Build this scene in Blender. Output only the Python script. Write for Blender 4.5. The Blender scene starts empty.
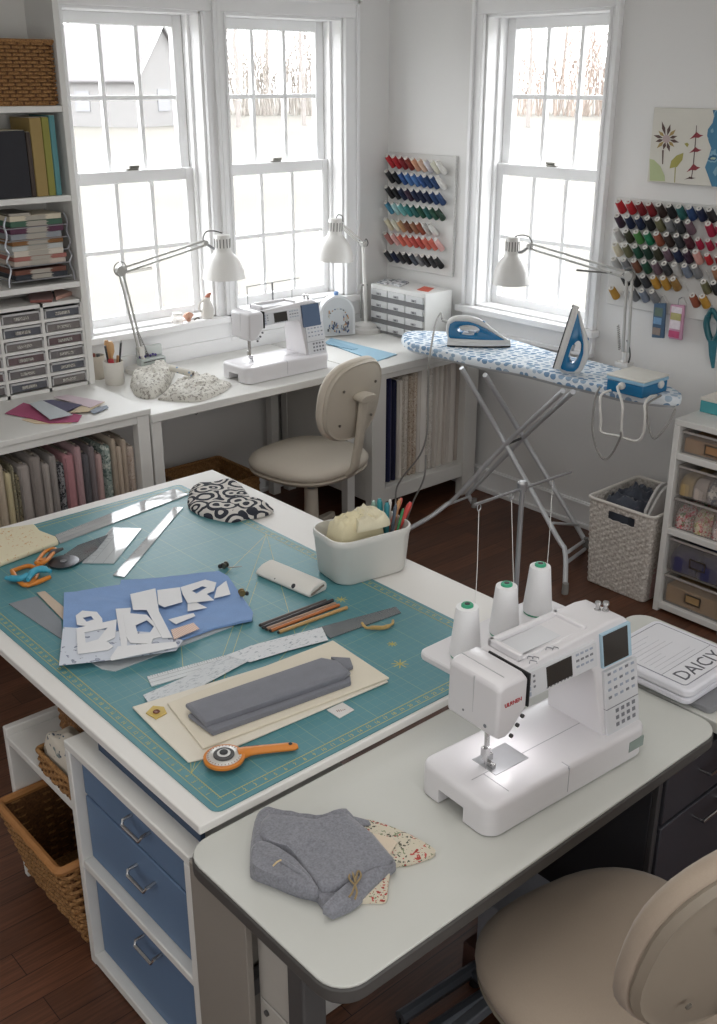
import bpy, bmesh, math, random
from mathutils import Vector, Matrix, noise
random.seed(7)
SC = bpy.context.scene
COL = SC.collection
PI = math.pi
R = math.radians
# ------------------------------------------------------------------ camera model (used to lay things out on real planes)
CAM = Vector((0, 0, 1.95)); YAW, PITCH, FPX = 0.722812, 0.392043, 1041.27
_f = Vector((math.sin(YAW)*math.cos(PITCH), math.cos(YAW)*math.cos(PITCH), -math.sin(PITCH)))
_r = Vector((math.cos(YAW), -math.sin(YAW), 0)); _u = _r.cross(_f)
def _ray(px, py): return _f*FPX + _r*(px-358.5) - _u*(py-512)
def PZ(px, py, z): d = _ray(px, py); return CAM + d*((z-CAM.z)/d.z)
def PX(px, py, x): d = _ray(px, py); return CAM + d*(x/d.x)
def PY(px, py, y): d = _ray(px, py); return CAM + d*(y/d.y)
# ------------------------------------------------------------------ materials
def lin(h):
    h = h.lstrip('#'); c = [int(h[i:i+2], 16)/255 for i in (0, 2, 4)]
    return tuple([(v/12.92 if v <= .04045 else ((v+.055)/1.055)**2.4) for v in c] + [1.0])
def scl(c, k): return tuple([min(1, v*k) for v in c[:3]] + [1.0])
def nd(nt, typ, **kw):
    n = nt.nodes.new('ShaderNode'+typ)
    for k, v in kw.items():
        if k.startswith('i_'):
            key = k[2:]; key = int(key) if key.isdigit() else key.replace('_', ' ')
            if isinstance(v, bpy.types.NodeSocket): nt.links.new(v, n.inputs[key])
            else: n.inputs[key].default_value = v
        else: setattr(n, k, v)
    return n
def base_mat(name, rough=.5, metal=0, spec=.5):
    m = bpy.data.materials.new(name); m.use_nodes = True
    nt = m.node_tree; b = nt.nodes['Principled BSDF']
    b.inputs['Roughness'].default_value = rough; b.inputs['Metallic'].default_value = metal
    b.inputs['Specular IOR Level'].default_value = spec
    return m, nt, b
def coords(nt, scale=(1, 1, 1), rot=(0, 0, 0), gen=False):
    tc = nd(nt, 'TexCoord'); mp = nd(nt, 'Mapping')
    nt.links.new(tc.outputs['Generated' if gen else 'Object'], mp.inputs[0])
    mp.inputs['Scale'].default_value = scale; mp.inputs['Rotation'].default_value = rot
    return mp.outputs[0]
def ramp(nt, fac, stops, const=False):
    r = nd(nt, 'ValToRGB'); nt.links.new(fac, r.inputs[0]); e = r.color_ramp
    if const: e.interpolation = 'CONSTANT'
    while len(e.elements) < len(stops): e.elements.new(.5)
    for el, (p, c) in zip(e.elements, stops): el.position = p; el.color = c
    return r.outputs[0]
def mixc(nt, fac, a, b):
    m = nd(nt, 'Mix', data_type='RGBA')
    for sock, v in ((m.inputs[0], fac), (m.inputs[6], a), (m.inputs[7], b)):
        if isinstance(v, bpy.types.NodeSocket): nt.links.new(v, sock)
        else: sock.default_value = v
    return m.outputs[2]
def bump(nt, b, h, strength=.2, dist=.01):
    n = nd(nt, 'Bump', i_Strength=strength, i_Distance=dist); nt.links.new(h, n.inputs['Height'])
    nt.links.new(n.outputs[0], b.inputs['Normal'])
MC = {}
def mat(hexc, rough=.5, metal=0, var=.05, vs=18, bmp=0, bs=300, spec=.5, coat=0, emit=0):
    key = (hexc, rough, metal, var, vs, bmp, bs, spec, coat, emit)
    if key in MC: return MC[key]
    m, nt, b = base_mat('mat_'+hexc.strip('#'), rough, metal, spec)
    c = lin(hexc); co = coords(nt)
    nz = nd(nt, 'TexNoise', i_Vector=co, i_Scale=vs, i_Detail=3.0)
    nt.links.new(mixc(nt, nz.outputs[0], scl(c, 1-var), scl(c, 1+var)), b.inputs['Base Color'])
    if coat: b.inputs['Coat Weight'].default_value = coat; b.inputs['Coat Roughness'].default_value = .1
    if bmp:
        n2 = nd(nt, 'TexNoise', i_Vector=co, i_Scale=bs, i_Detail=2.0); bump(nt, b, n2.outputs[0], bmp, .003)
    if emit: b.inputs['Emission Color'].default_value = c; b.inputs['Emission Strength'].default_value = emit
    MC[key] = m; return m
def cloth(hexc, var=.1, weave=500, sheen=.2, vs=12, bmp=.25):
    key = ('cloth', hexc, var, weave, vs)
    if key in MC: return MC[key]
    m, nt, b = base_mat('cloth_'+hexc.strip('#'), .9, 0, .2); c = lin(hexc); co = coords(nt)
    b.inputs['Sheen Weight'].default_value = sheen
    n1 = nd(nt, 'TexNoise', i_Vector=co, i_Scale=vs, i_Detail=4.0)
    n2 = nd(nt, 'TexNoise', i_Vector=co, i_Scale=weave, i_Detail=1.0)
    a = nd(nt, 'Math', operation='ADD', i_0=n1.outputs[0], i_1=n2.outputs[0]); a2 = nd(nt, 'Math', operation='MULTIPLY', i_0=a.outputs[0], i_1=.5)
    nt.links.new(mixc(nt, a2.outputs[0], scl(c, 1-2*var), scl(c, 1+2*var)), b.inputs['Base Color'])
    bump(nt, b, n2.outputs[0], bmp, .001)
    MC[key] = m; return m
def printed(name, base, cols, kind='dots', scale=60, thr=.35, stretch=(1, 1, 1), rough=.85, rand=1.0, gen=False):
    m, nt, b = base_mat('print_'+name, rough, 0, .25); co = coords(nt, stretch, gen=gen)
    base = lin(base); cols = [lin(c) for c in cols]
    if kind in ('dots', 'floral'):
        if kind == 'floral':
            nn = nd(nt, 'TexNoise', i_Vector=co, i_Scale=scale*1.5)
            mx = nd(nt, 'MixRGB'); mx.blend_type = 'ADD'; mx.inputs[0].default_value = .45/scale*8
            nt.links.new(co, mx.inputs[1]); nt.links.new(nn.outputs[1], mx.inputs[2]); cv = mx.outputs[0]
        else: cv = co
        v = nd(nt, 'TexVoronoi', i_Vector=cv, i_Scale=scale, i_Randomness=rand)
        sp = nd(nt, 'SeparateColor'); nt.links.new(v.outputs['Color'], sp.inputs[0])
        k = len(cols); rc = ramp(nt, sp.outputs[0], [(i/k, c) for i, c in enumerate(cols)], True) if k > 1 else cols[0]
        lt = nd(nt, 'Math', operation='LESS_THAN', i_0=v.outputs['Distance'], i_1=thr)
        out = mixc(nt, lt.outputs[0], base, rc)
    elif kind == 'swirl':
        w = nd(nt, 'TexWave', wave_type='RINGS', rings_direction='Z', i_Vector=co, i_Scale=scale, i_Distortion=14.0, i_Detail=1.0, i_Detail_Scale=.9)
        out = ramp(nt, w.outputs['Fac'] if 'Fac' in w.outputs else w.outputs[1], [(0, base), (thr, cols[0])], True)
    elif kind == 'scroll':
        nn = nd(nt, 'TexNoise', i_Vector=co, i_Scale=scale*.8); mx = nd(nt, 'MixRGB'); mx.blend_type = 'ADD'; mx.inputs[0].default_value = .02
        nt.links.new(co, mx.inputs[1]); nt.links.new(nn.outputs[1], mx.inputs[2]); v = nd(nt, 'TexVoronoi', i_Vector=mx.outputs[0], i_Scale=scale)
        f = nd(nt, 'Math', operation='FRACT', i_0=nd(nt, 'Math', operation='MULTIPLY', i_0=v.outputs['Distance'], i_1=3.4).outputs[0])
        out = ramp(nt, f.outputs[0], [(0, base), (thr, cols[0])], True)
    elif kind == 'stripe':
        w = nd(nt, 'TexWave', i_Vector=co, i_Scale=scale, i_Distortion=1.0)
        out = ramp(nt, w.outputs[1], [(0, base), (thr, cols[0])], True)
    elif kind == 'blobs':
        n = nd(nt, 'TexNoise', i_Vector=co, i_Scale=scale, i_Detail=2.0)
        k = len(cols); st = [(0, base)] + [(thr+i*.06, c) for i, c in enumerate(cols)]
        out = ramp(nt, n.outputs[0], st, True)
    n3 = nd(nt, 'TexNoise', i_Vector=co, i_Scale=400.0); bump(nt, b, n3.outputs[0], .15, .001)
    nt.links.new(out, b.inputs['Base Color']); return m
def glassy(name, tint='#ffffff', alpha=.25, rough=.05):
    m, nt, b = base_mat(name, rough, 0, .5); b.inputs['Base Color'].default_value = lin(tint)
    co = coords(nt); n = nd(nt, 'TexNoise', i_Vector=co, i_Scale=30.0)
    nt.links.new(mixc(nt, n.outputs[0], scl(lin(tint), .97), lin(tint)), b.inputs['Base Color'])
    tr = nd(nt, 'BsdfTransparent'); mx = nd(nt, 'MixShader', i_0=alpha)
    nt.links.new(tr.outputs[0], mx.inputs[1]); nt.links.new(b.outputs[0], mx.inputs[2])
    nt.links.new(mx.outputs[0], nt.nodes['Material Output'].inputs[0]); return m
# ------------------------------------------------------------------ mesh builder
class MB:
    def __init__(s): s.v = []; s.f = []; s.m = []
    def add(s, vs, fs, mi=0, M=None):
        o = len(s.v)
        s.v += [tuple(M @ Vector(p)) if M else tuple(p) for p in vs]
        s.f += [tuple(i+o for i in f) for f in fs]; s.m += [mi]*len(fs); return s
    def box(s, x0, x1, y0, y1, z0, z1, mi=0, M=None):
        vs = [(x, y, z) for z in (z0, z1) for y in (y0, y1) for x in (x0, x1)]
        return s.add(vs, [(0, 2, 3, 1), (4, 5, 7, 6), (0, 1, 5, 4), (2, 6, 7, 3), (0, 4, 6, 2), (1, 3, 7, 5)], mi, M)
    def prism(s, poly, z0, z1, mi=0, M=None):
        n = len(poly); vs = [(p[0], p[1], z0) for p in poly]+[(p[0], p[1], z1) for p in poly]
        fs = [tuple(range(n-1, -1, -1)), tuple(range(n, 2*n))]+[(i, (i+1) % n, n+(i+1) % n, n+i) for i in range(n)]
        return s.add(vs, fs, mi, M)
    def loft(s, rings, mi=0, M=None, cap=True, closed=True):
        n = len(rings[0]); vs = [p for r in rings for p in r]; fs = []
        for k in range(len(rings)-1):
            for i in range(n if closed else n-1):
                j = (i+1) % n; fs.append((k*n+i, k*n+j, (k+1)*n+j, (k+1)*n+i))
        if cap: fs.append(tuple(range(n-1, -1, -1))); fs.append(tuple(range((len(rings)-1)*n, len(rings)*n)))
        return s.add(vs, fs, mi, M)
    def tube(s, pts, r, n=8, mi=0, M=None, closed=False, cap=True):
        pts = [Vector(p) for p in pts]; rings = []; L = len(pts); up = Vector((.13, .27, 1)).normalized(); pa = None
        for i, p in enumerate(pts):
            a = pts[(i-1) % L] if (closed or i > 0) else p; b = pts[(i+1) % L] if (closed or i < L-1) else p
            t = (b-a).normalized() if (b-a).length > 1e-9 else Vector((0, 0, 1))
            if pa is None:
                pa = t.cross(up)
                if pa.length < .05: pa = t.cross(Vector((1, 0, 0)))
            pa = (pa - t*pa.dot(t)).normalized(); q = t.cross(pa)
            rr = r[i] if isinstance(r, (list, tuple)) else r
            rings.append([tuple(p+(pa*math.cos(2*PI*k/n)+q*math.sin(2*PI*k/n))*rr) for k in range(n)])
        if closed: rings.append(rings[0]); cap = False
        return s.loft(rings, mi, M, cap)
    def lathe(s, prof, n=24, mi=0, M=None, cap=True):
        return s.loft([[(r*math.cos(2*PI*k/n), r*math.sin(2*PI*k/n), z) for k in range(n)] for r, z in prof], mi, M, cap)
    def sphere(s, c, r, n=12, mi=0, sc=(1, 1, 1), M=None):
        T = Matrix.Translation(Vector(c))
        rings = []
        for j in range(1, n//2+1):
            pass
        pr = [(max(1e-4, math.sin(PI*j/(n//2+2)))*r, -math.cos(PI*j/(n//2+2))*r) for j in range(0, n//2+3)]
        T = (M or Matrix()) @ T @ Matrix.Diagonal((sc[0], sc[1], sc[2], 1))
        return s.lathe(pr, n, mi, T)
    def sheet(s, fn, nu, nv, th=0.0, mi=0, M=None):
        """grid surface fn(u,v)->(x,y,z), closed to a slab of thickness th below it"""
        P = [[Vector(fn(i/nu, j/nv)) for j in range(nv+1)] for i in range(nu+1)]
        vs = [P[i][j] for i in range(nu+1) for j in range(nv+1)]; w = nv+1
        fs = [(i*w+j, (i+1)*w+j, (i+1)*w+j+1, i*w+j+1) for i in range(nu) for j in range(nv)]
        if th:
            o = len(vs); vs = vs+[p-Vector((0, 0, th)) for p in vs]
            fs += [tuple(reversed([k+o for k in f])) for f in fs[:]]
            bd = [i*w for i in range(nu+1)]+[nu*w+j for j in range(1, nv+1)]+[i*w+nv for i in range(nu-1, -1, -1)]+[j for j in range(nv-1, 0, -1)]
            fs += [(bd[k], bd[k-1], bd[k-1]+o, bd[k]+o) for k in range(len(bd))]
        return s.add([tuple(p) for p in vs], fs, mi, M)
WM = {}
def wm(o): return WM.get(o.name, Matrix()) if o else Matrix()
def _mesh(name, mb, mats, inv, smooth, recalc=True):
    me = bpy.data.meshes.new(name)
    me.from_pydata([tuple(inv @ Vector(v)) for v in mb.v], [], mb.f)
    for m in (mats if isinstance(mats, (list, tuple)) else [mats]): me.materials.append(m)
    me.polygons.foreach_set('material_index', mb.m)
    if recalc:
        bm = bmesh.new(); bm.from_mesh(me); bmesh.ops.recalc_face_normals(bm, faces=bm.faces); bm.to_mesh(me); bm.free()
    if smooth:
        me.polygons.foreach_set('use_smooth', [True]*len(me.polygons)); me.set_sharp_from_angle(angle=R(smooth))
    me.update(); return me
def mods(o, bevel, sub, seg=2):
    if bevel:
        b = o.modifiers.new('bevel', 'BEVEL'); b.width = bevel; b.segments = seg; b.limit_method = 'ANGLE'; b.angle_limit = R(40); b.use_clamp_overlap = True
    if sub:
        s = o.modifiers.new('sub', 'SUBSURF'); s.levels = sub; s.render_levels = sub
def part(name, mb, mats, parent, bevel=0, sub=0, smooth=40, local=False, label=None, seg=2):
    """a part: mesh given in world coordinates (or in the parent's own, local=True)"""
    W = wm(parent); inv = Matrix() if local else W.inverted()
    o = bpy.data.objects.new(name, _mesh(name, mb, mats, inv, smooth)); COL.objects.link(o)
    o.parent = parent; WM[o.name] = W.copy(); mods(o, bevel, sub, seg)
    if label: o['label'] = label
    return o
def tag(o, label=None, cat=None, group=None, kind=None):
    for k, v in (('label', label), ('category', cat), ('group', group), ('kind', kind)):
        if v: o[k] = v
    return o
def thing(name, label, cat, loc=(0, 0, 0), rz=0, group=None, kind=None):
    o = bpy.data.objects.new(name, None); COL.objects.link(o); o.empty_display_size = .05
    o.location = loc; o.rotation_euler = (0, 0, rz); WM[o.name] = Matrix.Translation(Vector(loc)) @ Matrix.Rotation(rz, 4, 'Z')
    return tag(o, label, cat, group, kind)
def solo(name, mb, mats, label, cat, group=None, kind=None, bevel=0, sub=0, smooth=40, seg=2):
    """a thing that is one mesh, given in world coordinates; origin at the middle of its base"""
    xs, ys, zs = zip(*mb.v); c = Vector(((min(xs)+max(xs))/2, (min(ys)+max(ys))/2, min(zs)))
    W = Matrix.Translation(c)
    o = bpy.data.objects.new(name, _mesh(name, mb, mats, W.inverted(), smooth)); COL.objects.link(o); o.location = c
    WM[o.name] = W; mods(o, bevel, sub, seg); return tag(o, label, cat, group, kind)
def struct(name, mb, mats, bevel=0, smooth=40):
    return solo(name, mb, mats, None, None, None, 'structure', bevel, 0, smooth)
def copy_tree(o, parent=None, loc=None, rz=None):
    c = o.copy(); COL.objects.link(c)
    if parent: c.parent = parent
    if loc is not None: c.location = loc
    if rz is not None: c.rotation_euler = (0, 0, rz)
    WM[c.name] = (Matrix.Translation(c.location) @ c.rotation_euler.to_matrix().to_4x4()) if not parent else WM[parent.name]
    for ch in list(o.children): copy_tree(ch, c)
    return c
def text_mb(body, size, M, depth=.0004, align='CENTER', mi=0, mb=None):
    """lettering as mesh, in the xy plane of matrix M"""
    cu = bpy.data.curves.new('txt', 'FONT'); cu.body = body; cu.size = size; cu.align_x = align; cu.align_y = 'CENTER'; cu.extrude = depth/2; cu.resolution_u = 2
    ob = bpy.data.objects.new('txt', cu); COL.objects.link(ob)
    dg = bpy.context.evaluated_depsgraph_get(); dg.update()
    me = bpy.data.meshes.new_from_object(ob.evaluated_get(dg))
    mb = mb or MB(); mb.add([tuple(v.co) for v in me.vertices], [tuple(p.vertices) for p in me.polygons], mi, M)
    bpy.data.objects.remove(ob); bpy.data.curves.remove(cu); bpy.data.meshes.remove(me); return mb
def rrect(x0, x1, y0, y1, r, n=5):
    out = []
    for cx, cy, a0 in ((x1-r, y0+r, -90), (x1-r, y1-r, 0), (x0+r, y1-r, 90), (x0+r, y0+r, 180)):
        for k in range(n+1):
            a = R(a0+90*k/n); out.append((cx+r*math.cos(a), cy+r*math.sin(a)))
    return out
def frame_mat(origin, xdir, ydir):
    x = Vector(xdir).normalized(); z = x.cross(Vector(ydir)).normalized(); y = z.cross(x)
    M = Matrix((x, y, z)).transposed().to_4x4(); return Matrix.Translation(Vector(origin)) @ M
def axis_mat(p, d):
    d = Vector(d).normalized(); q = Vector((0, 0, 1)).rotation_difference(d)
    return Matrix.Translation(Vector(p)) @ q.to_matrix().to_4x4()
def bez(pts, n=10):
    """smooth Catmull-Rom path through the points"""
    P = [Vector(p) for p in pts]; P = [P[0]*2-P[1]]+P+[P[-1]*2-P[-2]]; out = []
    for i in range(1, len(P)-2):
        for k in range(n):
            t = k/n; a, b, c, d = P[i-1:i+3]
            out.append(.5*((2*b)+(c-a)*t+(2*a-5*b+4*c-d)*t*t+(3*b-a-3*c+d)*t**3))
    out.append(P[-2]); return out
ORD = ['first', 'second', 'third', 'fourth', 'fifth', 'sixth', 'seventh', 'eighth', 'ninth', 'tenth', 'eleventh', 'twelfth', 'thirteenth', 'fourteenth', 'fifteenth', 'sixteenth', 'seventeenth', 'eighteenth', 'nineteenth', 'twentieth']
ZD, ZL, ZI, ZT = .765, .80, .69, .665     # desk, low cabinet, cutting table, sewing table tops
# ================================================================== the room
WY, WX, WT, CH = 4.088, 3.808, .17, 2.62       # wall planes, wall thickness, ceiling
wall_m = mat('#e2e1df', .85, 0, .02, 3, .05, 120)
trim_m = mat('#efefef', .45, 0, .02, 5)
W1 = (2.072, 2.715, .935, 2.225); W2 = (2.833, 3.507, .935, 2.225); W3 = (2.782, 3.455, .935, 2.225)
def fA(u, d, z): return (u, WY+d, z)
def fB(u, d, z): return (WX+d, u, z)
def wbox(mb, f, u0, u1, d0, d1, z0, z1, mi=0):
    a = f(u0, d0, z0); b = f(u1, d1, z1)
    mb.box(min(a[0], b[0]), max(a[0], b[0]), min(a[1], b[1]), max(a[1], b[1]), min(a[2], b[2]), max(a[2], b[2]), mi)
X0, Y0 = -1.6, -1.7
fl = MB(); fl.box(X0-.1, WX+WT, Y0-.1, WY+WT, -.06, 0)
m, nt, b = base_mat('dark_wood_planks', .42, 0, .4)
co = coords(nt)
br = nd(nt, 'TexBrick', i_Vector=co, i_Scale=1.0, i_Mortar_Size=.0012, i_Brick_Width=1.35, i_Row_Height=.085)
br.offset = .37; br.inputs['Color1'].default_value = lin('#6b4532'); br.inputs['Color2'].default_value = lin('#563829'); br.inputs['Mortar'].default_value = lin('#2b1812')
gr = nd(nt, 'TexNoise', i_Vector=coords(nt, (3, 60, 1)), i_Scale=2.2, i_Detail=6.0, i_Distortion=.6)
mx = nd(nt, 'MixRGB'); mx.blend_type = 'MULTIPLY'; mx.inputs[0].default_value = .75
nt.links.new(br.outputs[0], mx.inputs[1]); nt.links.new(ramp(nt, gr.outputs[0], [(.3, (.45, .45, .45, 1)), (.7, (1.25, 1.2, 1.15, 1))]), mx.inputs[2])
nt.links.new(mx.outputs[0], b.inputs['Base Color']); bump(nt, b, gr.outputs[0], .12, .002)
struct('floor', fl, m)
c_ = MB(); c_.box(X0-.1, WX+WT, Y0-.1, WY+WT, CH, CH+.08); struct('ceiling', c_, mat('#eeeeec', .9, 0, .02, 3))
wb = MB()
def holes(mb, f, ua, ub, ws, zt=CH):
    ws = sorted(ws); u = ua
    for (a, b, z0, z1) in ws:
        wbox(mb, f, u, a, 0, WT, 0, zt); wbox(mb, f, a, b, 0, WT, 0, z0); wbox(mb, f, a, b, 0, WT, z1, zt); u = b
    wbox(mb, f, u, ub, 0, WT, 0, zt)
holes(wb, fA, X0-.1, WX+WT, [W1, W2]); struct('wall_back', wb, wall_m)
wb = MB(); holes(wb, fB, Y0-.1, WY, [W3]); struct('wall_right', wb, wall_m)
wb = MB(); wb.box(X0-.1, X0, Y0, WY, 0, CH); struct('wall_left', wb, wall_m)
wb = MB(); wb.box(X0, WX, Y0-.1, Y0, 0, CH); struct('wall_front', wb, wall_m)
glass_m = glassy('window_glass', '#ffffff', .05, .02)
lock_m = mat('#8b8983', .35, .9)
def casing(mb, f, u0, u1, z0, z1):
    """two-step moulded casing strip standing on the wall face"""
    wbox(mb, f, u0, u1, -.018, 0, z0, z1)
def window(n, f, w, cl=.075, cr=.075):
    u0, u1, z0, z1 = w
    root = thing('window_%d' % n, None, None, f((u0+u1)/2, 0, z0), kind='structure')
    jm = MB()
    for (a, b, c, d) in ((u0, u0+.012, z0, z1), (u1-.012, u1, z0, z1), (u0, u1, z1-.012, z1), (u0, u1, z0, z0+.01)): wbox(jm, f, a, b, .0, WT, c, d)
    for a in (u0+.012, u1-.026): wbox(jm, f, a, a+.014, .068, .088, z0, z1)          # inner stop
    for a in (u0+.012, u1-.02): wbox(jm, f, a, a+.008, .132, WT, z0, z1, 1)
    part('jamb', jm, [trim_m, mat('#b9b6aa', .6)], root, .002)
    cs = MB()
    for (a, b) in ((u0-cl, u0), (u1, u1+cr)):
        wbox(cs, f, a, b, -.016, 0, z0, z1); o = a if a < u0 else b-.018
        wbox(cs, f, o, o+.018, -.03, -.016, z0, z1+.075)
        i = b-.014 if a < u0 else a; wbox(cs, f, i, i+.014, -.022, -.016, z0, z1)
    wbox(cs, f, u0-cl, u1+cr, -.016, 0, z1, z1+.075); wbox(cs, f, u0-cl, u1+cr, -.03, -.016, z1+.057, z1+.075); wbox(cs, f, u0-cl-.012, u1+cr+.012, -.04, 0, z1+.075, z1+.092)
    part('casing', cs, trim_m, root, .003)
    def sash(name, d, za, zb, rt, rb, zm):
        s = MB(); a, b = u0+.014, u1-.014; st = .046
        wbox(s, f, a, a+st, d, d+.036, za, zb); wbox(s, f, b-st, b, d, d+.036, za, zb)
        wbox(s, f, a+st, b-st, d, d+.036, zb-rt, zb); wbox(s, f, a+st, b-st, d, d+.036, za, za+rb)
        g0, g1 = a+st, b-st
        for k in (1, 2):
            u = g0+(g1-g0)*k/3; wbox(s, f, u-.0095, u+.0095, d+.006, d+.03, za+rb, zb-rt)
        wbox(s, f, g0, g1, d+.007, d+.029, zm-.0095, zm+.0095)
        o = part(name, s, trim_m, root, .003)
        p = MB(); wbox(p, f, g0-.004, g1+.004, d+.016, d+.02, za+rb-.004, zb-rt+.004); part('pane', p, glass_m, o, smooth=0)
        return o
    lo = sash('lower_sash', .09, z0+.006, 1.595, .05, .042, 1.262)
    sash('upper_sash', .13, 1.555, z1-.012, .046, .04, 1.886)
    k = MB(); uc = (u0+u1)/2; wbox(k, f, uc-.03, uc+.03, .095, .122, 1.595, 1.603); wbox(k, f, uc-.012, uc+.035, .1, .116, 1.603, 1.615)
    part('sash_lock', k, lock_m, lo, .003)
    si = MB(); wbox(si, f, u0-cl-.02, u1+cr+.02, -.055, 0, z0-.03, z0); wbox(si, f, u0, u1, 0, .09, z0-.03, z0)
    part('sill', si, trim_m, root, .004)
    ap = MB(); wbox(ap, f, u0-cl, u1+cr, -.02, 0, z0-.105, z0-.03); wbox(ap, f, u0-cl, u1+cr, -.03, 0, z0-.125, z0-.105); part('apron', ap, trim_m, root, .003)
window(1, fA, W1, .075, .0615); window(2, fA, W2, .0565, .085); window(3, fB, W3, .055, .065)
# panel boxed out below the two back windows
t_ = MB(); wbox(t_, fA, 1.96, 3.6, -.03, 0, .70, .812); struct('trim_1', t_, trim_m, .003)
bb = MB()
wbox(bb, fA, X0, WX, -.016, 0, 0, .115); wbox(bb, fA, X0, WX, -.022, 0, .1, .112); wbox(bb, fA, X0, WX, -.028, 0, 0, .02); struct('baseboard_back', bb, trim_m, .003)
bb = MB()
wbox(bb, fB, Y0, WY-.03, -.016, 0, 0, .125); wbox(bb, fB, Y0, WY-.03, -.022, 0, .108, .12); wbox(bb, fB, Y0, WY-.03, -.03, 0, 0, .022); struct('baseboard_right', bb, trim_m, .003)
# ------------------------------------------------------------------ outdoors
g = MB(); g.box(-80, 160, 4.6, 200, -1.0, -.7); g.box(4.3, 160, -80, 4.6, -1.0, -.7)
m, nt, b = base_mat('pale_lawn', .95, 0, .1); n1 = nd(nt, 'TexNoise', i_Vector=coords(nt, (1, 1, 1)), i_Scale=.12, i_Detail=4.0)
nt.links.new(ramp(nt, n1.outputs[0], [(.35, lin('#63605a')), (.65, lin('#696761'))]), b.inputs['Base Color'])
struct('ground', g, m)
bark = mat('#817b77', .9, 0, .1, 1); shrubm = mat('#8b847d', .95, 0, .1, .8); redm = mat('#8f8177', .95, 0, .1, .8)
def azm(px, dist):           # a spot on the lawn in a given direction
    d = _ray(px, 120); d = Vector((d.x, d.y, 0)).normalized(); return d*dist
def tree(x, y, h, lab, seed, spread=.45, group=None):
    rnd = random.Random(seed); root = thing('bare_tree', lab, 'tree', (x, y, -.7), 0, group)
    tr = MB(); pts = [(x+rnd.uniform(-.1, .1)*k, y+rnd.uniform(-.1, .1)*k, -.7+h*k/6) for k in range(7)]
    tr.tube(pts, [h*.011*(1-.13*k) for k in range(7)], 6)
    part('trunk', tr, bark, root)
    bm_ = MB()
    def br(p, d, L, r, lv):
        q = p+d*L*.5+Vector((rnd.uniform(-1, 1), rnd.uniform(-1, 1), rnd.uniform(-.3, .6)))*L*.06; e = p+d*L
        bm_.tube([p, q, e], [r, r*.75, r*.45], 4)
        if lv > 0:
            for k in range(3 if lv > 1 else 4):
                dd = (d+Vector((rnd.uniform(-1, 1), rnd.uniform(-1, 1), rnd.uniform(-.2, .8)))*.75).normalized()
                br(p+(e-p)*rnd.uniform(.45, 1), dd, L*rnd.uniform(.45, .7), r*.5, lv-1)
    for k in range(10):
        z = rnd.uniform(.22, .95); a = rnd.uniform(0, 2*PI); p = Vector(pts[0]).lerp(Vector(pts[6]), z)
        br(p, Vector((math.cos(a)*spread*1.6, math.sin(a)*spread*1.6, 1)).normalized(), h*(.34-.18*z), h*.0035, 2)
    part('branches', bm_, bark, root)
for i, (px, ds, h, lab) in enumerate([(78, 112, 17, 'bare tree behind the house, leftmost through the left window'), (150, 116, 19, 'bare tree right of the house gable in the left window'), (170, 88, 15, 'bare tree at the right edge of the left window'),
    (238, 70, 15, 'bare tree at the left of the middle window'), (268, 116, 20, 'bare tree in the middle of the middle window'), (304, 72, 14, 'bare tree at the right of the middle window'),
    (528, 70, 14, 'bare tree in the left third of the right window'), (560, 116, 20, 'bare tree in the centre of the right window'), (602, 60, 12, 'bare tree at the right edge of the right window')]):
    p = azm(px, ds); tree(p.x, p.y, h, lab, 30+i)
for (pa, pb, ds, hh, mt, lab) in ((150, 200, 104, 6.0, redm, 'leafless reddish hedge beside the house across the lawn'), (222, 330, 96, 9.0, shrubm, 'band of leafless brown thicket across the lawn seen through the middle window'), (505, 622, 96, 8.5, redm, 'band of leafless tan thicket across the lawn seen through the right window')):
    hm = MB(); rnd = random.Random(pa)
    for k in range(150):
        p = azm(rnd.uniform(pa, pb), ds+rnd.uniform(-4, 4)); h = hh*rnd.uniform(.4, 1.1); q = Vector((p.x, p.y, -.7)); t = Vector((rnd.uniform(-.25, .25), rnd.uniform(-.25, .25), 1))
        hm.tube([q, q+t*h*.5, q+Vector((t.x*1.8, t.y*1.8, 1))*h], [.05, .04, .015], 3)
        for j in range(5):
            z = rnd.uniform(.3, .9); e = q+t*h*z; hm.tube([e, e+Vector((rnd.uniform(-.4, .4), rnd.uniform(-.4, .4), rnd.uniform(.1, .5)))*h*.4], [.03, .012], 3)
    solo('hedge', hm, mt, lab, 'hedge', kind='stuff')
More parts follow.
